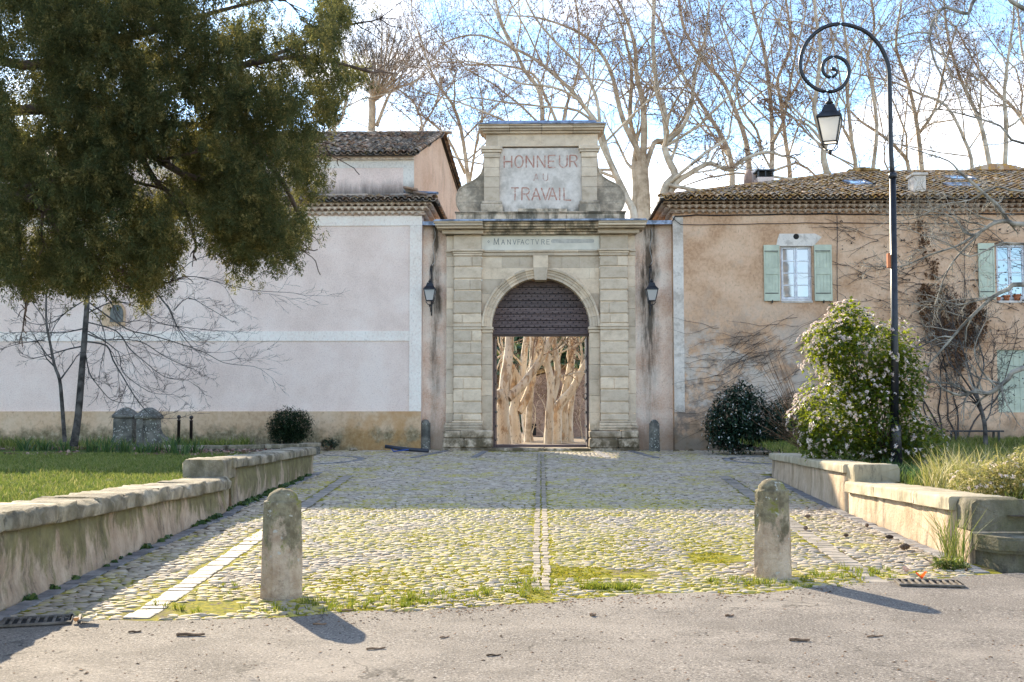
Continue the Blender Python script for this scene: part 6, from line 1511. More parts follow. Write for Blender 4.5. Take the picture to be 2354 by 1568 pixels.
plane(62, 'thin pale trunk behind the nearest trunk at the left of the arch', [(K8([(230, 1430), (215, 900), (200, 500), (220, 250), (200, 60), (190, -500)]), 4.5, 3, 0, 2)], 208, mats=('plane_bark', 'twig_bark'), n=(5, 5, 4, 3), group='mottled plane trunks seen through the arch', zmin=2.2)
g = Grow(61, n=(9, 6, 4), ln=(.5, .5, .5), rmin=.008, ang=(20, 60), wob=.2, split=1)
for i in range(8):
    x = -2.9+.76*i; Y = 62+g.r.uniform(-2, 3); g.limb([Vector((x*1.0, Y, -.5)), Vector((x+g.r.uniform(-.4, .4), Y, 1.2)), Vector((x+g.r.uniform(-.9, .9), Y, 2.0+g.r.uniform(0, 1.2)))], .035, .012, lmax=2, t0=.1, sides=5)
g.finish('bare_thicket', (0, 62, -.48), 'tangle of pale bare twigs behind the trunks seen through the arch', 'bush', None, MAT['pale_limb'], MAT['twig_litter'])
# ================================================================ courtyard beyond the arch
court_g = struct('courtyard', [(x, Y, gz(Y)+.01) for Y in (33.62, 48, 78) for x in (-14, 14)], [(0, 1, 3, 2), (2, 3, 5, 4)], MAT['courtyard_sand'])
ch = thing('courtyard_house', (5, 72, -.48), 'brown pink gabled house glimpsed through the arch', 'house')
HY = 70
def H(x, y): p = P(1115.7+.1798*x, 760.1+.1798*y, HY); return (p.x, p.z)
a = [H(600, 1440), H(1500, 1440), H(1500, 640), H(960, 480), H(600, 600)]
a[0] = (a[0][0], -.5); a[1] = (a[1][0], -.5)
b = MB(); b.prism(a, HY, HY+12); b.build('wall', MAT['brown_render'], ch)
b = MB(); e = .25; b.prism([(a[2][0]+.4, a[2][1]), (a[2][0]+.4, a[2][1]+e), (a[3][0], a[3][1]+e), (a[4][0]-.4, a[4][1]+e), (a[4][0]-.4, a[4][1]), (a[3][0], a[3][1])], HY-.3, HY+12.2); b.build('roof', MAT['roof_mortar'], ch)
def Hbox(x0, x1, y0, y1, mat, name, dy=.04): p0 = H(x0, y1); p1 = H(x1, y0); MB().box(p0[0], p1[0], HY-dy, HY-.002, p0[1], p1[1], .01).build(name, MAT[mat], ch)
Hbox(560, 612, 930, 975, 'dark_inside', 'window'); Hbox(565, 608, 1070, 1110, 'dark_inside', 'window'); Hbox(588, 650, 1190, 1340, 'dark_inside', 'door'); Hbox(618, 775, 1352, 1366, 'dark_inside', 'bench_slat', .3); Hbox(600, 780, 1380, 1440, 'gate_stone', 'stone_bench', .5)
t = thing('courtyard_lantern', P(1134, 870, 44), 'small lantern at the left edge inside the arch', 'lantern')
lp = P(1134.5, 865, 44); lantern_body(t, tuple(lp), .30, .8); MB().tube([(lp.x, 44, lp.z+.05), (lp.x, 44, lp.z+.3), (lp.x-.5, 44, lp.z+.3), (lp.x-.55, 44, gz(44))], .025, 6).build('post', MAT['black_iron'], t)
# hill with evergreen wood
hx = np.linspace(-90, 90, 37); hy = np.linspace(90, 190, 12); V = []; F = []
for j, y in enumerate(hy):
    for i, x in enumerate(hx): V.append((x, y, -1.5+30*(1-math.exp(-((y-88)/75)**2))*(0.85+.25*float(vnoise(x, y, 40)))))
for j in range(11):
    for i in range(36): a = j*37+i; F.append((a, a+1, a+38, a+37))
struct('hill', V, F, MAT['hill_soil'], True)
r = np.random.RandomState(77)
def clump_template(n, size, leaf, seed, squash=.8):
    q = np.random.RandomState(seed); d = q.normal(0, 1, (n, 3)); d /= np.linalg.norm(d, axis=1, keepdims=True); d *= (size*q.uniform(.55, 1, (n, 1))); d[:, 2] *= squash
    V, F = scatter(np.array([(-.5, -.5, 0), (.5, -.5, .1), (.5, .5, 0), (-.5, .5, .1)]), np.array([(0, 1, 2, 3)]), d, rotm(q.rand(n)*6.3, q.rand(n)*3.1, q.rand(n)*6.3), q.uniform(.6, 1.1, n)*leaf); return V, F
n = 1500; X = r.uniform(-22, 26, n); Yp = r.uniform(90, 165, n); Z = np.array([-1.5+30*(1-math.exp(-((y-88)/75)**2))*(0.85+.25*float(vnoise(x, y, 40))) for x, y in zip(X, Yp)])
V, F = scatter(*clump_template(70, 2.2, .75, 3), np.stack([X, Yp, Z+1.2], 1), rotm(r.rand(n)*6.3, r.normal(0, .2, n), r.rand(n)*6), r.uniform(.6, 1.4, n))
o = part('hillside_wood', V, F, MAT['hill_wood'], None); o['kind'] = 'stuff'; o['label'] = 'evergreen wood on the hillside seen through the arch'
# ================================================================ the big evergreen, upper left
KC = [(-130, -130), (1390, -130), (1390, 60), (1290, 105), (1300, 140), (1420, 150), (1450, 110), (1560, 90), (1590, -130), (1750, -130), (1760, 20), (1800, 40), (1720, 110), (1700, 190), (1640, 230), (1700, 330), (1835, 325), (1829, 400), (1740, 430), (1690, 500), (1700, 590), (1620, 650), (1540, 690), (1545, 800), (1610, 870), (1560, 930), (1540, 1000), (1450, 1040), (1590, 1090), (1560, 1140), (1500, 1190), (1410, 1235), (1480, 1250), (1440, 1300), (1350, 1300), (1270, 1290), (1210, 1375), (1160, 1365), (1150, 1290), (1090, 1270), (1070, 1180), (950, 1140), (850, 1060), (830, 1140), (920, 1190), (850, 1250), (890, 1290), (830, 1350), (800, 1440), (740, 1450), (760, 1500), (720, 1530), (660, 1510), (640, 1430), (560, 1440), (530, 1500), (490, 1440), (430, 1480), (360, 1440), (300, 1450), (260, 1400), (200, 1440), (130, 1440), (125, 1550), (90, 1560), (70, 1450), (0, 1400), (-130, 1380)]
KC = [(a*.4692, b*.4692) for a, b in KC]
r = np.random.RandomState(41)
def spray(n, L_, w, seed, leafl, leafw):
    q = np.random.RandomState(seed); t = q.rand(n)**.8; sub = q.rand(n)*2*pi; rr = w*(1-t*.75)*q.rand(n)**.5
    pos = np.stack([rr*np.cos(sub), rr*np.sin(sub), L_*(t-.5)], 1)
    az = sub-pi/2+q.normal(0, .5, n); tl = q.normal(.75, .35, n)
    lv = np.array([(-leafw/2, 0, 0), (leafw/2, 0, 0), (leafw*.25, leafl, leafw*.2), (-leafw*.25, leafl, 0)])
    return scatter(lv, np.array([(0, 1, 2, 3)]), pos, rotm(az, tl, q.normal(0, .6, n)), q.uniform(.6, 1.25, n))
N0 = 25000; x = r.uniform(-60, 870, N0); y = r.uniform(-60, 740, N0); d = r.uniform(8.4, 11.6, N0)
k = pip(x, y, KC); kk = pip(x, y, [(a+(300-a)*.03, b+(250-b)*.045-6) for a, b in KC])
gap = vnoise(x+d*30, y+d*17, 46); gap2 = vnoise(x*1.2+500+d*20, y*1.2, 30)
dens = np.clip((gap-.31)*5, .04, 1)*np.clip((gap2-.14)*6, .15, 1)
right = np.clip((x-330)/350, 0, 1)*np.clip((430-y)/250, 0, 1); dens *= 1-.42*right
k &= kk & (r.rand(N0) < dens); x, y, d = x[k], y[k], d[k]; pos = np.array([tuple(P(a, b, c)) for a, b, c in zip(x, y, d)]); n = len(x)
keepc = r.rand(n) < .31; pos = pos[keepc]; n = len(pos); ks = r.randint(4, 9, n); csz = r.uniform(.6, 1.35, n)
pos = np.repeat(pos, ks, 0); cs_ = np.repeat(csz, ks); n = len(pos); pos = pos+r.normal(0, 1, (n, 3))*np.array([.062, .062, .085])*cs_[:, None]
# each tuft is a drooping fan of short scale-leaf shoots
tilt = pi-np.abs(r.normal(.45, .4, n)); az = r.rand(n)*6.3
s = r.uniform(.6, 1.25, n)
parts_ = []
for j in range(4):
    m_ = np.arange(n) % 4 == j; parts_.append(scatter(*spray(56, .15, .065, 60+j, .024, .0085), pos[m_], rotm(az[m_], tilt[m_], r.rand(m_.sum())*6), s[m_]))
cyp = thing('evergreen_tree', (-6.6, 10.6, .15), 'huge dark evergreen tree filling the upper left, branches drooping', 'tree')
V, F = merge(*parts_); part('foliage', V, F, MAT['cypress_leaf'], cyp, kind='stuff'); print('cypress', n, len(F))
g = Grow(9, n=(5, 4, 3), ln=(.13, .5, .5), rmin=.006, ang=(25, 60), trop=-.08, wob=.25, split=2)
top = [Vector((-6.6, 10.6, 0)), Vector((-6.55, 10.6, 2)), Vector((-6.4, 10.5, 4.5)), Vector((-6.3, 10.4, 7)), Vector((-6.2, 10.4, 9.5))]
g.limb(top, .34, .12, kids=False, sides=12)
for px, y0_, dd in (([(130, 420), (305, 347), (420, 400), (520, 430), (640, 500)], 3.2, -.4), ([(100, 250), (300, 250), (480, 170), (620, 130), (790, 60)], 4.0, .2), ([(60, 330), (250, 300), (420, 285), (560, 300), (700, 330)], 3.7, .5), ([(200, 400), (305, 350), (360, 420), (420, 470), (450, 560)], 3.3, -.5), ([(50, 150), (280, 90), (450, 40), (600, 0)], 5, .3), ([(400, 180), (560, 150), (700, 130), (850, 165)], 4.3, 0), ([(50, 450), (130, 520), (230, 600), (330, 640)], 2.9, -.3), ([(10, 480), (40, 600), (60, 700)], 2.7, 0), ([(560, 300), (650, 420), (700, 520)], 3.7, .2)):
    pts = [Vector((-6.5, 10.5, y0_))]+[P(a, b, 9.9+dd) for a, b in px] if px[0][0] < 160 else [P(a, b, 9.9+dd) for a, b in px]
    g.limb(pts, .065 if px[0][0] < 160 else .04, .012, lmax=1, sides=7)
V, F = g.big.mesh(); part('trunk', V, F, MAT['brown_bark'], cyp, True)
# the sunlit gold on the sprays is painted into the leaf colour
# ================================================================ slender bare tree, left
K9 = lambda L_, Y: [P(.3386*a, 551.7+.3386*b, Y) for a, b in L_]
g = Grow(33, n=(9, 4, 3), ln=(.30, .45, .5), rmin=.0035, ang=(18, 50), trop=.02, wob=.16, split=1, rr=.55)
k = 26.5/FOC
g.limb(K9([(500, 1400), (530, 1200), (555, 900), (575, 650), (590, 450), (600, 200), (620, 0)], 26.8), .105, .05, kids=False)
g.limb(K9([(440, 1370), (420, 1100), (405, 950), (370, 850), (340, 700), (315, 560), (315, 370), (330, 150)], 26.4), .055, .02, lmax=2)
for pl, r0, dd in (([(600, 640), (720, 680), (860, 680), (1000, 700), (1150, 790), (1300, 860), (1370, 880)], 3.2, -.8), ([(590, 690), (740, 720), (800, 820), (880, 930), (960, 1040), (1040, 1130), (1130, 1200), (1240, 1210)], 4, -1.2), ([(600, 560), (800, 620), (900, 740), (1000, 820), (1150, 930), (1290, 950)], 3.2, -.6), ([(600, 420), (850, 600), (1000, 640), (1200, 700), (1370, 760), (1500, 830), (1650, 850)], 3.4, .3), ([(900, 150), (1100, 390), (1180, 480), (1250, 600), (1320, 690), (1400, 760)], 4, -1), ([(620, 200), (1000, 290), (1150, 260), (1300, 240), (1500, 290), (1700, 330), (1900, 340)], 3, .6), ([(580, 760), (620, 900), (700, 1000), (800, 1090), (940, 1110)], 2.8, -.6), ([(570, 720), (450, 740), (330, 770), (180, 800), (90, 780)], 3.5, .5), ([(575, 600), (400, 630), (200, 620), (0, 630)], 3, .3), ([(300, 680), (150, 700), (0, 740)], 2.4, 0), ([(590, 450), (700, 550), (760, 700), (750, 860), (760, 960)], 2.8, -1), ([(600, 300), (750, 400), (870, 560), (1000, 560), (1240, 600)], 3.2, -.9), ([(590, 500), (780, 420), (960, 470), (1080, 560), (1300, 600), (1500, 620)], 2.8, -.2), ([(590, 400), (450, 480), (330, 560), (180, 560), (60, 480)], 2.6, .4), ([(1180, 480), (1300, 400), (1450, 470), (1580, 540)], 2, -1), ([(1150, 300), (1280, 150), (1440, 90), (1580, 80)], 2, .4), ([(600, 620), (820, 760), (870, 900), (1060, 1030), (1180, 1050)], 2.4, -.9)):
    q_ = K9(pl, 26.8); q_ = [Vector((p.x, p.y+dd*i/len(q_), p.z)) for i, p in enumerate(q_)]; g.limb(q_, r0*k*.62, .006, lmax=2, t0=.12, sides=6)
g.finish('slender_tree', (q_[0].x, 26.8, .12), 'slender bare tree with drooping twigs before the pink wall', 'tree', None, MAT['dark_bark'], MAT['dark_twig'])
# ================================================================ bare tree reaching in from the right edge
g = Grow(34, n=(9, 5, 4), ln=(.30, .42, .5), rmin=.0035, ang=(25, 60), trop=.01, wob=.22, split=1, rr=.5, ball=.0)
RYt = 19.5; k = RYt/FOC; tx = 10.2
g.limb([Vector((tx, 20, -.1)), Vector((tx-.05, 20, 2)), Vector((tx+.1, 19.8, 4.2)), Vector((tx-.1, 19.6, 7)), Vector((tx-.2, 19.5, 10))], .26, .13, kids=False, sides=12)
for pl, r0, r1, z in (([(2354, 516), (2315, 508), (2285, 513), (2262, 527), (2240, 540), (2217, 534.6), (2206, 516), (2190, 500)], 7, 2, 4.6), ([(2354, 654), (2318, 665), (2283, 682), (2241, 720), (2213, 748), (2189, 776), (2161, 808), (2133, 839), (2098, 867)], 6.5, 1.5, 3.2), ([(2354, 846), (2318, 870.6), (2293, 893), (2269, 905), (2248, 898.5), (2227, 905.5)], 6, 4.5, 2.2), ([(2227, 905.5), (2196, 884.5), (2140, 879)], 4, 1.5, None), ([(2240, 540), (2202, 564.6), (2146, 583), (2071, 613), (2030, 612)], 3.4, 1.2, None), ([(2202, 392), (2235, 420), (2270, 452), (2292, 471), (2315, 504)], 3, 4.5, None), ([(2202, 392), (2180, 370), (2120, 350), (2060, 330)], 2.4, 1, None),
                      ([(2262, 527), (2200, 590), (2170, 640), (2150, 700)], 3, 1, None), ([(2354, 20), (2300, -20), (2240, 0), (2226, 31), (2190, 22), (2171, 18), (2150, 40), (2137, 76), (2146, 134), (2168, 181), (2179, 217), (2153, 253)], 6, 1.5, 8.0), ([(2137, 76), (2099, 76), (2038, 96), (2000, 90)], 3, 1.2, None), ([(2354, 560), (2300, 560), (2230, 590), (2180, 560), (2120, 540)], 3, 1, 4.2), ([(2283, 682), (2250, 690), (2200, 700), (2140, 680)], 2.6, 1, None), ([(2293, 893), (2255, 850), (2240, 800), (2265, 740)], 2.6, 1, None), ([(2354, 330), (2300, 290), (2240, 270), (2180, 255)], 4, 1.5, 6.2), ([(2189, 776), (2160, 775), (2110, 800), (2080, 800)], 2.4, 1, None), ([(2354, 440), (2290, 430), (2230, 460), (2170, 470), (2110, 500)], 3, 1, 5.2)):
    pts = [P(a, b, RYt) for a, b in pl]
    if z: pts = [Vector((tx, 19.7, z))]+pts
    g.limb(pts, r0*k*1.0, r1*k, lmax=2, t0=.3, sides=7)
g.finish('overhanging_tree', (tx, 20, 0), 'pale bare tree reaching in from the right edge over the cottage wall', 'tree', None, MAT['silver_limb'], MAT['silver_limb'])
# small tree by the green door
g = Grow(35, n=(7, 5, 4), ln=(.5, .5, .5), rmin=.005, ang=(20, 50), trop=.04, wob=.16, split=1, rr=.6)
Y = 27.5; k = Y/FOC; g.limb([P(a, b, Y) for a, b in ((2266, 1022), (2263, 972), (2250, 925), (2242, 895))], 5.5*k, 4*k, kids=False)
for pl in ([(2242, 895), (2228, 850), (2212, 800), (2190, 740)], [(2243, 900), (2262, 840), (2250, 790), (2240, 750)], [(2255, 940), (2230, 910), (2190, 890), (2150, 890)], [(2262, 972), (2276, 950), (2282, 900), (2280, 850)], [(2250, 925), (2215, 870), (2180, 830), (2170, 780)], [(2263, 975), (2245, 930), (2215, 925), (2185, 950)]): g.limb([P(a, b, Y+g.r.uniform(-.6, .6)*i/3) for i, (a, b) in enumerate(pl)], 2.4*k, .9*k, lmax=2, sides=6)
g.finish('small_bare_tree', (P(2266, 1022, Y).x, Y, .2), 'small bare many branched tree left of the green door', 'tree', None, MAT['dark_bark'], MAT['dark_twig'])
# whippy stems beside the big shrub
g = Grow(36, n=(2, 1), ln=(.3, .3), rmin=.004, wob=.1, split=1)
for i in range(34):
    a = g.r.uniform(0, 1); x0, y0_ = 1835+a*30, 1035-a*5; x1 = g.r.uniform(1740, 1815); y1 = g.r.uniform(800, 1000); Y = 19.8+g.r.uniform(-.3, .3)
    g.limb([P(x0, y0_, Y), P((x0+x1)/2+8, (y0_*.55+y1*.45)+g.r.uniform(-8, 10), Y), P(x1, y1, Y)], .008, .003, lmax=0, kids=(i % 3 == 0), sides=4)
g.finish('whippy_stems', P(1850, 1035, 19.8), 'thin pale arching stems left of the big flowering shrub', 'plant', None, MAT['twig_litter'], MAT['twig_litter'])
# ================================================================ shrubs
FT = None
def flower_template(n, R, pet, seed):
    q = np.random.RandomState(seed); a = q.rand(n)*6.3; rr = R*np.sqrt(q.rand(n)); pos = np.stack([rr*np.cos(a), rr*np.sin(a), .35*R*(1-(rr/R)**2)+q.normal(0, .05*R, n)], 1)
    return scatter(np.array([(-.5, -.5, 0), (.5, -.5, .2), (.5, .5, 0), (-.5, .5, .2)]), np.array([(0, 1, 2, 3)]), pos, rotm(a, rr/R*.9+q.normal(0, .3, n), q.rand(n)*6), q.uniform(.7, 1.2, n)*pet)
def shrub(name, label, cat, Y, lobes, leafmat, petmat, nleaf, nflow, leafl, leafw, fR, seed, floww=None, stems=5, base=None, stem_mat='brown_bark', group=None, depth=1.0):
    """lobes: (cx, cy, rx, ry) in pixels at depth Y"""
    q = np.random.RandomState(seed); k = Y/FOC; A = np.array([l[2]*l[3] for l in lobes], float); A /= A.sum(); P_ = []; D_ = []; Fp = []; Fd = []
    C = [P(l[0], l[1], Y) for l in lobes]
    def inside_other(p, i):
        for j, l in enumerate(lobes):
            if j != i and ((p[0]-C[j].x)/(l[2]*k))**2+((p[1]-Y)/(l[2]*k*depth))**2+((p[2]-C[j].z)/(l[3]*k))**2 < .8: return True
        return False
    for kind_, n_ in ((0, nleaf), (1, nflow)):
        cnt = 0; tries = 0
        while cnt < n_ and tries < n_*30:
            tries += 1; i = q.choice(len(lobes), p=A); l = lobes[i]; d = q.normal(0, 1, 3); d /= np.linalg.norm(d); lump = 1+.30*(float(vnoise(d[0]*4+i*9, d[2]*4+d[1]*3, .8))-.5)*2
            rad = (q.uniform(.62, 1.03) if kind_ == 0 else q.uniform(.98, 1.06))*lump
            p = np.array([C[i].x+d[0]*rad*l[2]*k, Y+d[1]*rad*l[2]*k*depth, C[i].z+d[2]*rad*l[3]*k])
            if kind_ == 1 and (vnoise(d[0]*5+i*7, d[2]*5+d[1]*4, .8) < .36 or inside_other(p, i) or (floww is not None and q.rand() > floww(d))): continue
            if p[2] < gz(Y)+.02: continue
            (P_ if kind_ == 0 else Fp).append(p); (D_ if kind_ == 0 else Fd).append(d); cnt += 1
    base = base or P(lobes[0][0], max(l[1]+l[3] for l in lobes), Y); t = thing(name, base, label, cat, group)
    P_ = np.array(P_); D_ = np.array(D_); n = len(P_); lt = (np.array([(0, 0, 0), (leafw/2, leafl*.45, leafw*.15), (0, leafl, -.1*leafl), (-leafw/2, leafl*.45, leafw*.15)]), np.array([(0, 1, 2, 3)]))
    az = np.arctan2(D_[:, 1], D_[:, 0])-pi/2+q.normal(0, .8, n); V, F = scatter(*lt, P_, rotm(az, q.normal(-.1, .65, n), q.normal(0, .5, n)), q.uniform(.65, 1.25, n)); part('foliage', V, F, leafmat, t, kind='stuff')
    if nflow:
        Fp = np.array(Fp); Fd = np.array(Fd); n = len(Fp); mats_ = []
        azf = np.arctan2(Fd[:, 1], Fd[:, 0])+pi/2; tl = np.arccos(np.clip(Fd[:, 2], -1, 1))*.75
        ms = [scatter(*flower_template(16, fR, fR*.42, j), Fp[j::3], rotm(azf[j::3], tl[j::3], q.rand(len(Fp[j::3]))*6), q.uniform(.6, 1.2, len(Fp[j::3]))) for j in range(3)]
        V, F = merge(*ms); part('flower_heads', V, F, petmat, t, kind='stuff')
    if stems:
        g = Tubes()
        for i in range(stems):
            j = q.choice(len(lobes), p=A); c_ = C[j]; b0 = (base.x+q.normal(0, .08), Y+q.normal(0, .08), base.z-.05)
            e = (c_.x+q.normal(0, .35)*lobes[j][2]*k, Y+q.normal(0, .2), c_.z+q.uniform(-.1, .5)*lobes[j][3]*k); m_ = ((b0[0]*.6+e[0]*.4)+q.normal(0, .05), b0[1], (b0[2]+e[2])/2); g.add([b0, m_, e], [.022, .016, .006], 6)
        V, F = g.mesh(); part('stems', V, F, MAT[stem_mat], t, True)
    return t
sunny = lambda d: .22+.9*max(0, -d[0]*.55+d[2]*.75)
shrub('flowering_shrub', 'big flowering shrub with pinkish white heads in front of the lamp post', 'shrub', 18.9,
      [(1975, 812, 112, 92), (1925, 965, 98, 92), (2010, 950, 105, 110), (2060, 870, 62, 85), (1915, 790, 62, 60), (2110, 1010, 62, 52), (1948, 726, 42, 34), (1880, 1010, 42, 58), (2040, 1030, 70, 42)], MAT['viburnum_leaf'], MAT['petal'], 15000, 1050, .088, .052, .037, 51, sunny, 14, P(2030, 1078, 18.9), depth=.85)
for i, (x0, y0_, x1, y1) in enumerate(((1948, 710, 1945, 672), (1965, 700, 1978, 684), (1990, 725, 1995, 690), (1935, 720, 1922, 690))): pass
shrub('flowering_shrub', 'dark glossy shrub dotted with small white flowers by the cottage wall', 'shrub', 30.6, [(1690, 962, 62, 70), (1665, 985, 46, 52), (1730, 960, 45, 62), (1705, 905, 28, 30), (1700, 1000, 62, 42)], MAT['dark_leaf'], MAT['white_petal'], 9000, 210, .10, .05, .027, 52, lambda d: .5, 6, P(1690, 1042, 30.6), 'brown_bark')
shrub('evergreen_shrub', 'dark evergreen shrub between the white dotted one and the big flowering one', 'shrub', 30.2, [(1805, 975, 50, 62), (1775, 1000, 36, 40), (1840, 985, 40, 55)], MAT['dark_leaf'], MAT['white_petal'], 4800, 16, .10, .05, .03, 53, None, 5, P(1800, 1040, 30.2))
shrub('boxwood', 'single dense dark green bush at the foot of the pink wall', 'shrub', 31.3, [(666, 972, 44, 38), (650, 985, 36, 34), (684, 982, 34, 36), (662, 1000, 40, 26)], MAT['box_leaf'], None, 13000, 0, .055, .028, .02, 54, None, 16, P(664, 1029, 31.3), stem_mat='dark_bark')
shrub('low_plant', 'small blackish plant at the wall foot near the lying pipe', 'plant', 32.0, [(758, 1018, 22, 10)], MAT['dark_leaf'], None, 240, 0, .10, .04, .02, 55, None, 4, P(758, 1030, 32.0))
shrub('pale_blossom_shrub', 'pale leaved shrub with white blossom at the right edge above the curved wall', 'shrub', 13.2, [(2320, 1130, 70, 80), (2380, 1100, 60, 70), (2250, 1110, 60, 44), (2350, 1180, 60, 50)], MAT['yellow_grass'], MAT['petal'], 5200, 190, .09, .018, .026, 56, lambda d: .6, 8, P(2330, 1220, 13.2))
shrub('leafy_weed', 'green weed tuft at the foot of the curved mossy wall', 'plant', 11.15, [(2190, 1300, 20, 16), (2215, 1308, 14, 9), (2160, 1296, 12, 14)], MAT['grass_blade'], None, 500, 0, .05, .02, .02, 57, None, 3, P(2190, 1318, 11.15))
# long yellow green blades in the right bed
n = 260; X = rs.uniform(0, 1, n); pts_ = []
for i in range(n):
    Y = random.uniform(14, 18.5); x = random.uniform(max(4.9, .345*Y), .47*Y); pts_.append((x, Y, zr(x, Y)))
stuff_scatter('tall_blades', blade_template(9, .52, .017, .08, 1.0, 8), np.array(pts_), MAT['yellow_grass'], .5, 1.1, 'long arching yellow green blades in the right garden bed')
pts_ = [(random.uniform(4.95, 7.4), random.uniform(15.5, 18.3), .12) for i in range(300)]
stuff_scatter('spring_leaves', blade_template(9, .30, .022, .06, .5, 9), np.array(pts_), MAT['iris_leaf'], .5, 1.0, 'upright bright green leaves below the lamp post')
# weeds sprouting at the wall feet
wt = []
for y in np.arange(9.3, 23, .25):
    if random.random() < .62: wt.append((float(WL(y))+random.uniform(.0, .05), y, gz(y)+.02))
for y in np.arange(16.8, 22, .1): wt.append((float(WL(y))+random.uniform(.0, .12), y, gz(y)+.02))
stuff_scatter('wall_weeds', clump_template(26, .055, .045, 5, .6), np.array(wt), MAT['iris_leaf'], .5, 1.3, 'small leafy weeds rooted along the foot of the left walls')
gr = [(4.25+random.uniform(-.1, .05), 11.5+random.uniform(-.3, .3), gz(11.5)) for _ in range(6)]
t = thing('grass_clump', (4.3, 11.5, gz(11.5)), 'tall seeding grass clump growing at the end of the lit garden wall', 'grass clump')
V, F = scatter(*blade_template(16, .62, .009, .06, .8, 12), np.array(gr), rotm(np.random.rand(6)*6, np.random.normal(0, .1, 6), np.random.rand(6)), np.random.uniform(.4, 1.05, 6)); part('blades', V, F, MAT['grass_blade'], t, kind='stuff')
# iris clumps on the lawn
for i, (px, Y, s, lab) in enumerate(((212, 26.5, 1.0, 'iris clump left of the plain stone pier'), (246, 25.6, 1.1, 'large iris clump in front of the plain stone pier'), (284, 26.2, .9, 'iris clump directly before the plain stone pier'), (322, 25.4, .75, 'low iris clump below the gap between the piers'), (352, 25.8, .7, 'iris clump at the foot of the scrolled pier'), (398, 25.5, 1.15, 'tall iris clump just below the left iron post'), (418, 24.6, .9, 'iris clump right below the right iron post'), (447, 25.6, .95, 'iris clump by the coping of the higher left wall'), (150, 27.5, .9, 'iris clump at the foot of the slender bare tree'), (60, 27.8, .9, 'iris clump near the left edge of the lawn'), (105, 27.9, .8, 'second iris clump from the left edge of the lawn'))):
    x = P(px, 1040, Y).x; t = thing('iris_clump', (x, Y, .14), lab, 'plant', 'iris clumps at the back of the lawn')
    tv, tf = blade_template(34, .42*s, .034, .20, .7, 70+i, .25); part('leaves', tv+np.array([x, Y, .13]), tf, MAT['iris_leaf'], t, kind='stuff')
# ================================================================ climbing plants on the cottage
r = np.random.RandomState(8); tb = Tubes(); 
def creeper(x0, y0_, dx, dy, n, st, wig):
    pts = []; x, y = x0, y0_; a = atan2(dy, dx)
    for i in range(n): pts.append(tuple(P(x, y, RYF-.03-.02*r.rand()))); a += r.normal(0, wig); a += (atan2(dy, dx)-a)*.3; x += cos(a)*st; y += sin(a)*st
    return pts
for i in range(120):      # fans to the lower left of the first window
    f = r.rand(); x0 = r.uniform(1640, 1930); y0_ = r.uniform(720, 1000); s = creeper(x0, y0_, -1, .10+.75*r.rand()*(x0 > 1700), 9, r.uniform(8, 16), .28); tb.add(s, list(np.linspace(.008, .003, 9)*r.uniform(.6, 1)), 3)
for i in range(20):
    x0 = r.uniform(1730, 1800); y0_ = r.uniform(760, 850); s = creeper(x0, y0_, -1, .35, 9, 9, .2); tb.add(s, [.0045]*9, 3)
for i in range(190):
    x0 = r.uniform(1930, 2400); y0_ = r.uniform(505, 930); s = creeper(x0, y0_, -1, -.12+.4*r.normal(), 9, r.uniform(7, 13), .35); tb.add(s, list(np.linspace(.010, .004, 9)*r.uniform(.6, 1.1)), 3)
for i in range(7):
    s = creeper(r.uniform(2090, 2230), 1010, r.uniform(-.5, .4), -1, 14, r.uniform(14, 36), .3); tb.add(s, list(np.linspace(.028, .006, 14)), 5)
t = thing('bare_creeper', (14, RYF-.1, .2), 'net of bare creeper stems clinging to the tan cottage wall', 'climbing plant'); V, F = tb.mesh(); part('stems', V, F, MAT['dark_twig'], t)
q_ = [];
for i in range(900): x = r.uniform(1930, 2400); y = r.uniform(505, 930); p = P(x, y, RYF-.05); q_.append(tuple(p)) if vnoise(x, y, 30) > .4 else None
V, F = scatter(*clump_template(4, .03, .04, 2), np.array(q_), rotm(r.rand(len(q_))*6, r.rand(len(q_)), r.rand(len(q_))), r.uniform(.5, 1.2, len(q_))); part('buds', V, F, MAT['dark_twig'], t, kind='stuff')
ivy = [(2110, 670), (2125, 650), (2170, 655), (2200, 680), (2240, 690), (2270, 720), (2265, 770), (2240, 810), (2215, 850), (2200, 870), (2185, 840), (2165, 800), (2130, 765), (2115, 720)]; st_ = [(2108, 492), (2128, 492), (2135, 560), (2155, 600), (2160, 660), (2130, 660), (2128, 600), (2112, 560)]
x = r.uniform(2090, 2290, 12000); y = r.uniform(480, 880, 12000); k_ = (pip(x, y, ivy) & (vnoise(x, y, 13) > .25)) | (pip(x, y, st_) & (vnoise(x, y, 12) > .45) & (r.rand(12000) < .6)); x, y = x[k_], y[k_]
pp = np.array([tuple(P(a, b, RYF-.05-.28*r.rand()*(1 if b > 650 else .3))) for a, b in zip(x, y)]); n = len(pp)
t = thing('withered_climber', (P(2190, 700, RYF).x, RYF-.1, .3), 'withered brown leafy climber hanging left of the right edge window', 'climbing plant')
V, F = scatter(*leaf_template(1, .10, .085, .02), pp, rotm(r.rand(n)*6.3, r.uniform(-2.2, -.6, n), r.rand(n)*6), r.uniform(.5, 1.2, n)); part('leaves', V, F, MAT['dry_leaf'], t, kind='stuff')
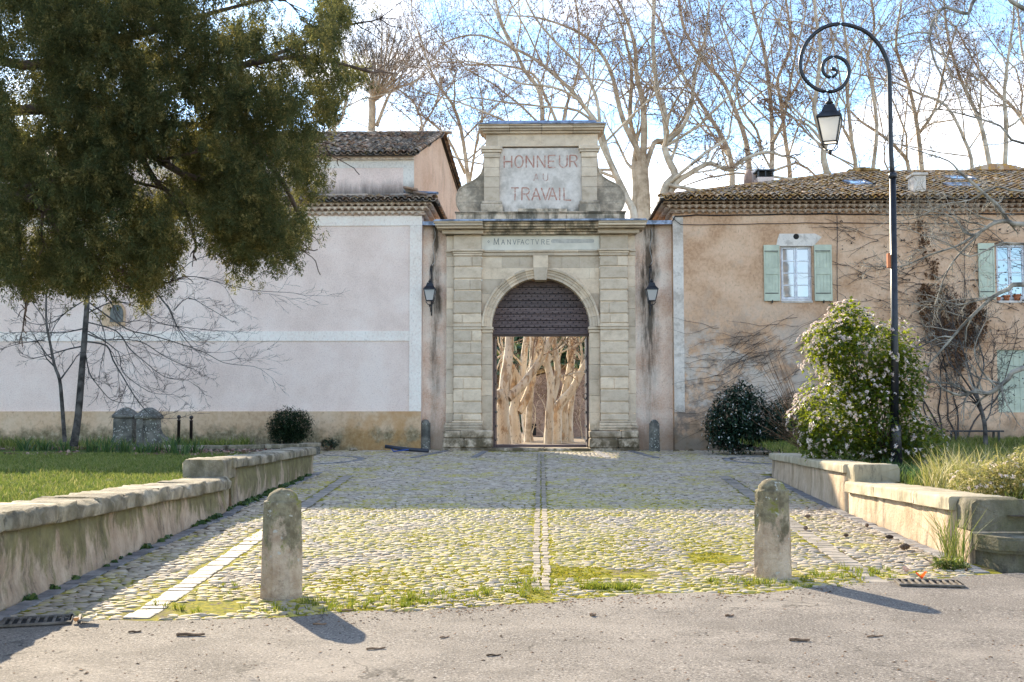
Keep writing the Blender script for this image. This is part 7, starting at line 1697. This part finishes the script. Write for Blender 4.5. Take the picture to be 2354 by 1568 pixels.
# ================================================================ small things
b0 = P(2180, 993, 30.3); b1 = P(2302, 993, 30.3); t = thing('garden_bench', ((b0.x+b1.x)/2, 30.3, .25), 'low black bench against the cottage wall near the green door', 'bench')
for k in range(3): MB().box(b0.x, b1.x, 30.1+.15*k, 30.23+.15*k, b0.z, b0.z+.045, .01).build('seat_slat', MAT['black_iron'], t)
for x in (b0.x+.12, b1.x-.16):
    for y in (30.12, 30.46): MB().box(x, x+.05, y, y+.05, .15, b0.z-.002).build('leg', MAT['black_iron'], t)
a, c = P(886, 1021, 31.3), P(985, 1032, 31.0); a.z = .16; c.z = .05; t = thing('drain_pipe', a, 'dark plastic pipe lying on the cobbles by the left gate post', 'pipe')
MB().tube([a, a.lerp(c, .5)-Vector((0, 0, .02)), c], .055, 10).build('pipe', MAT['pipe_dark'], t, True); m_ = a.lerp(c, .12); MB().tube([m_, m_+Vector((.1, -.1, -.12)), a.lerp(c, .55)+Vector((0, -.09, -.02))], .022, 6).build('blue_hose', MAT['blue_plastic'], t, True)
for px, py, w, h, lab in ((1035, 1036, .16, .10, 'small pale stone at the foot of the left gate plinth'), (743, 1030, .42, .14, 'rounded reddish stone by the blackish wall plant'), (812, 1032, .3, .10, 'flat stone at the ochre wall foot left of the pipe'), (1590, 1038, .25, .09, 'pale rubble stone at the foot of the stained right wall'), (1555, 1037, .22, .08, 'small rubble stone beside the right stone post')):
    p = P(px, py, 32.2); me = new_mesh('stone', pv8*np.array([1, 1, 2.2])+r.normal(0, .03, pv8.shape), norm_faces(pf8), MAT['gate_stone'], True); o = inst('loose_stone', me, None, (p.x, 32.25, gz(32)-.005), (0, 0, r.rand()), (w, w*.7, h*1.3)); tag(o, lab, 'stone')
# drain grates
MAT['grate_iron'] = plain('grate_iron', (.14, .12, .10), .8, .2, 0, .3, 9, .2)
def grate(px, py, ang, lab, w=.50):
    c = G(px, py); t = thing('drain_grate', (c.x, c.y, gz(c.y)), lab, 'drain grate', None, ang); t.location.z += .012; z = .016
    def bx(n_, x0, x1, y0, y1): o = MB().box(x0, x1, y0, y1, z-.012, z+.006, .003); o = part(n_, o.V, o.F, MAT['grate_iron'], t, world=False); 
    bx('frame_bar', -w/2, w/2, -.17, -.14); bx('frame_bar', -w/2, w/2, .14, .17); bx('frame_bar', -w/2, -w/2+.03, -.139, .139); bx('frame_bar', w/2-.03, w/2, -.139, .139)
    for k in range(9): x = -w/2+.06+k*.06; bx('bar', x, x+.022, -.139, .139)
    o = MB().box(-w/2+.03, w/2-.03, -.139, .139, z-.04, z-.013); part('pit', o.V, o.F, MAT['dark_inside'], t, world=False)
grate(85, 1434, .35, 'iron drain grate in the gutter at the lower left corner'); grate(2135, 1346, -.15, 'iron drain grate full of grit below the right garden wall', .56)
def leafy(px, py, s, mat, lab, cat='leaf', name='dead_leaf', fold=.5):
    c = G(px, py); q = np.random.RandomState(int(px)); V = []; 
    for i in range(9): a = 2*pi*i/9; rr = s*(1 if i % 2 else .72); V.append((rr*cos(a), rr*sin(a)*.8, fold*s*abs(cos(a))+.02+q.rand()*.01))
    V.append((0, 0, .012)); o = bpy.data.objects.new(name, new_mesh(name, V, [(i, (i+1) % 9, 9) for i in range(9)], MAT[mat])); COL.objects.link(o); o.location = (c.x, c.y, gz(c.y)+.012); o.rotation_euler = (.3, .2, px); tag(o, lab, cat)
leafy(2120, 1338, .055, 'red_leaf', 'bright red dead leaf standing on the right drain grate', fold=1.1); leafy(172, 1437, .035, 'dry_leaf', 'reddish curled leaf beside the left drain grate', fold=.5)
leafy(205, 1437, .10, 'paper', 'crumpled white paper scrap beside the left drain grate', 'litter', 'paper_scrap', .3); leafy(2085, 1321, .05, 'litter_leaf', 'curled tan leaf on the setts above the right grate', fold=.8)
def stick(px, py, L_, ang, r_, lab):
    c = G(px, py); z = gz(c.y)+.012+r_; pts = [(c.x+cos(ang)*L_*(f-.5), c.y+sin(ang)*L_*(f-.5), z+.004*sin(f*7)) for f in (0, .33, .66, 1)]
    t = MB().tube(pts, [r_, r_*1.1, r_, r_*.8], 6); rl = Vector(c); rl.z = z; o = bpy.data.objects.new('stick', new_mesh('stick', [v-rl for v in t.V], t.F, MAT['twig_litter'])); COL.objects.link(o); o.location = rl; tag(o, lab, 'stick')
for a in ((438, 1466, .20, .05, .011, 'thickest bark stick lying on the asphalt left of the near bollard shadow'), (864, 1497, .13, .3, .007, 'short stick on the asphalt at the bottom, right of the bollard shadow'), (800, 1408, .10, .4, .008, 'small dark chip of bark just right of the left bollard foot'), (1363, 1420, .05, .4, .012, 'dark round cone scrap on the asphalt near the middle'), (1677, 1421, .07, .2, .009, 'brown scrap on the asphalt below the right part of the cobbles'), (1838, 1478, .14, -.1, .010, 'dark twig on the asphalt below the right bollard'), (1135, 1512, .10, .2, .006, 'thin stick near the bottom edge of the road'), (2012, 1468, .13, .3, .006, 'thin twig on the asphalt below the right bollard shadow'), (735, 1440, .10, .1, .007, 'stick lying inside the left bollard shadow'), (1022, 1470, .07, .5, .006, 'small stick in the middle of the asphalt'), (310, 1458, .09, .3, .007, 'short stick left of the thickest bark stick')): stick(*a)
for px, py, s, lab in ((1852, 1222, .05, 'pine cone on the setts just right of the right bollard'), (1857, 1194, .05, 'pine cone near the right wall foot behind the bollard'), (2045, 1243, .05, 'dark cone in the gutter below the lit wall'), (2080, 1268, .07, 'largest dark cone lying against the lit garden wall'), (1993, 1215, .045, 'small cone in the gutter below the lit wall top end'), (1945, 1238, .04, 'cone in the middle of the right gutter')):
    c = G(px, py); sv = MB(); pr = [(.2, -.9), (.75, -.5), (.6, -.35), (.95, -.1), (.8, .1), (.9, .3), (.6, .5), (.6, .65), (.1, 1)]; sv.lathe([(a*s*.6, b*s) for a, b in pr], (0, 0, 0), 9)
    o = bpy.data.objects.new('pine_cone', new_mesh('pine_cone', [(v.z, v.y, v.x+s*.5) for v in sv.V], sv.F, MAT['brown_bark'])); COL.objects.link(o); o.location = (c.x, c.y, gz(c.y)+.02); o.rotation_euler = (0, 0, px); tag(o, lab, 'pine cone')
# crumbs of bark and grit scattered over the road and the gutters
n = 1500; X = np.concatenate([rs.uniform(-4, 5, 700), rs.normal(3.7, .35, 500), rs.normal(.3, 1.6, 700)]); Yp = np.concatenate([rs.uniform(6.3, 9.5, 700), rs.uniform(10.2, 18, 500), edgeY(X[1200:])-np.abs(rs.normal(0, .22, 700))])
stuff_scatter('ground_litter', (np.array([(-.018, -.006, 0), (.018, -.004, 0), (.016, .006, .004), (-.014, .007, .005), (0, 0, .011)]), np.array([(0, 1, 4), (1, 2, 4), (2, 3, 4), (3, 0, 4)])), np.stack([X, Yp, [gz(y)+.013 for y in Yp]], 1), MAT['twig_litter'], .2, .8, 'bark crumbs and grit scattered over road and gutters', tilt=.05)
bpy.context.view_layer.update()
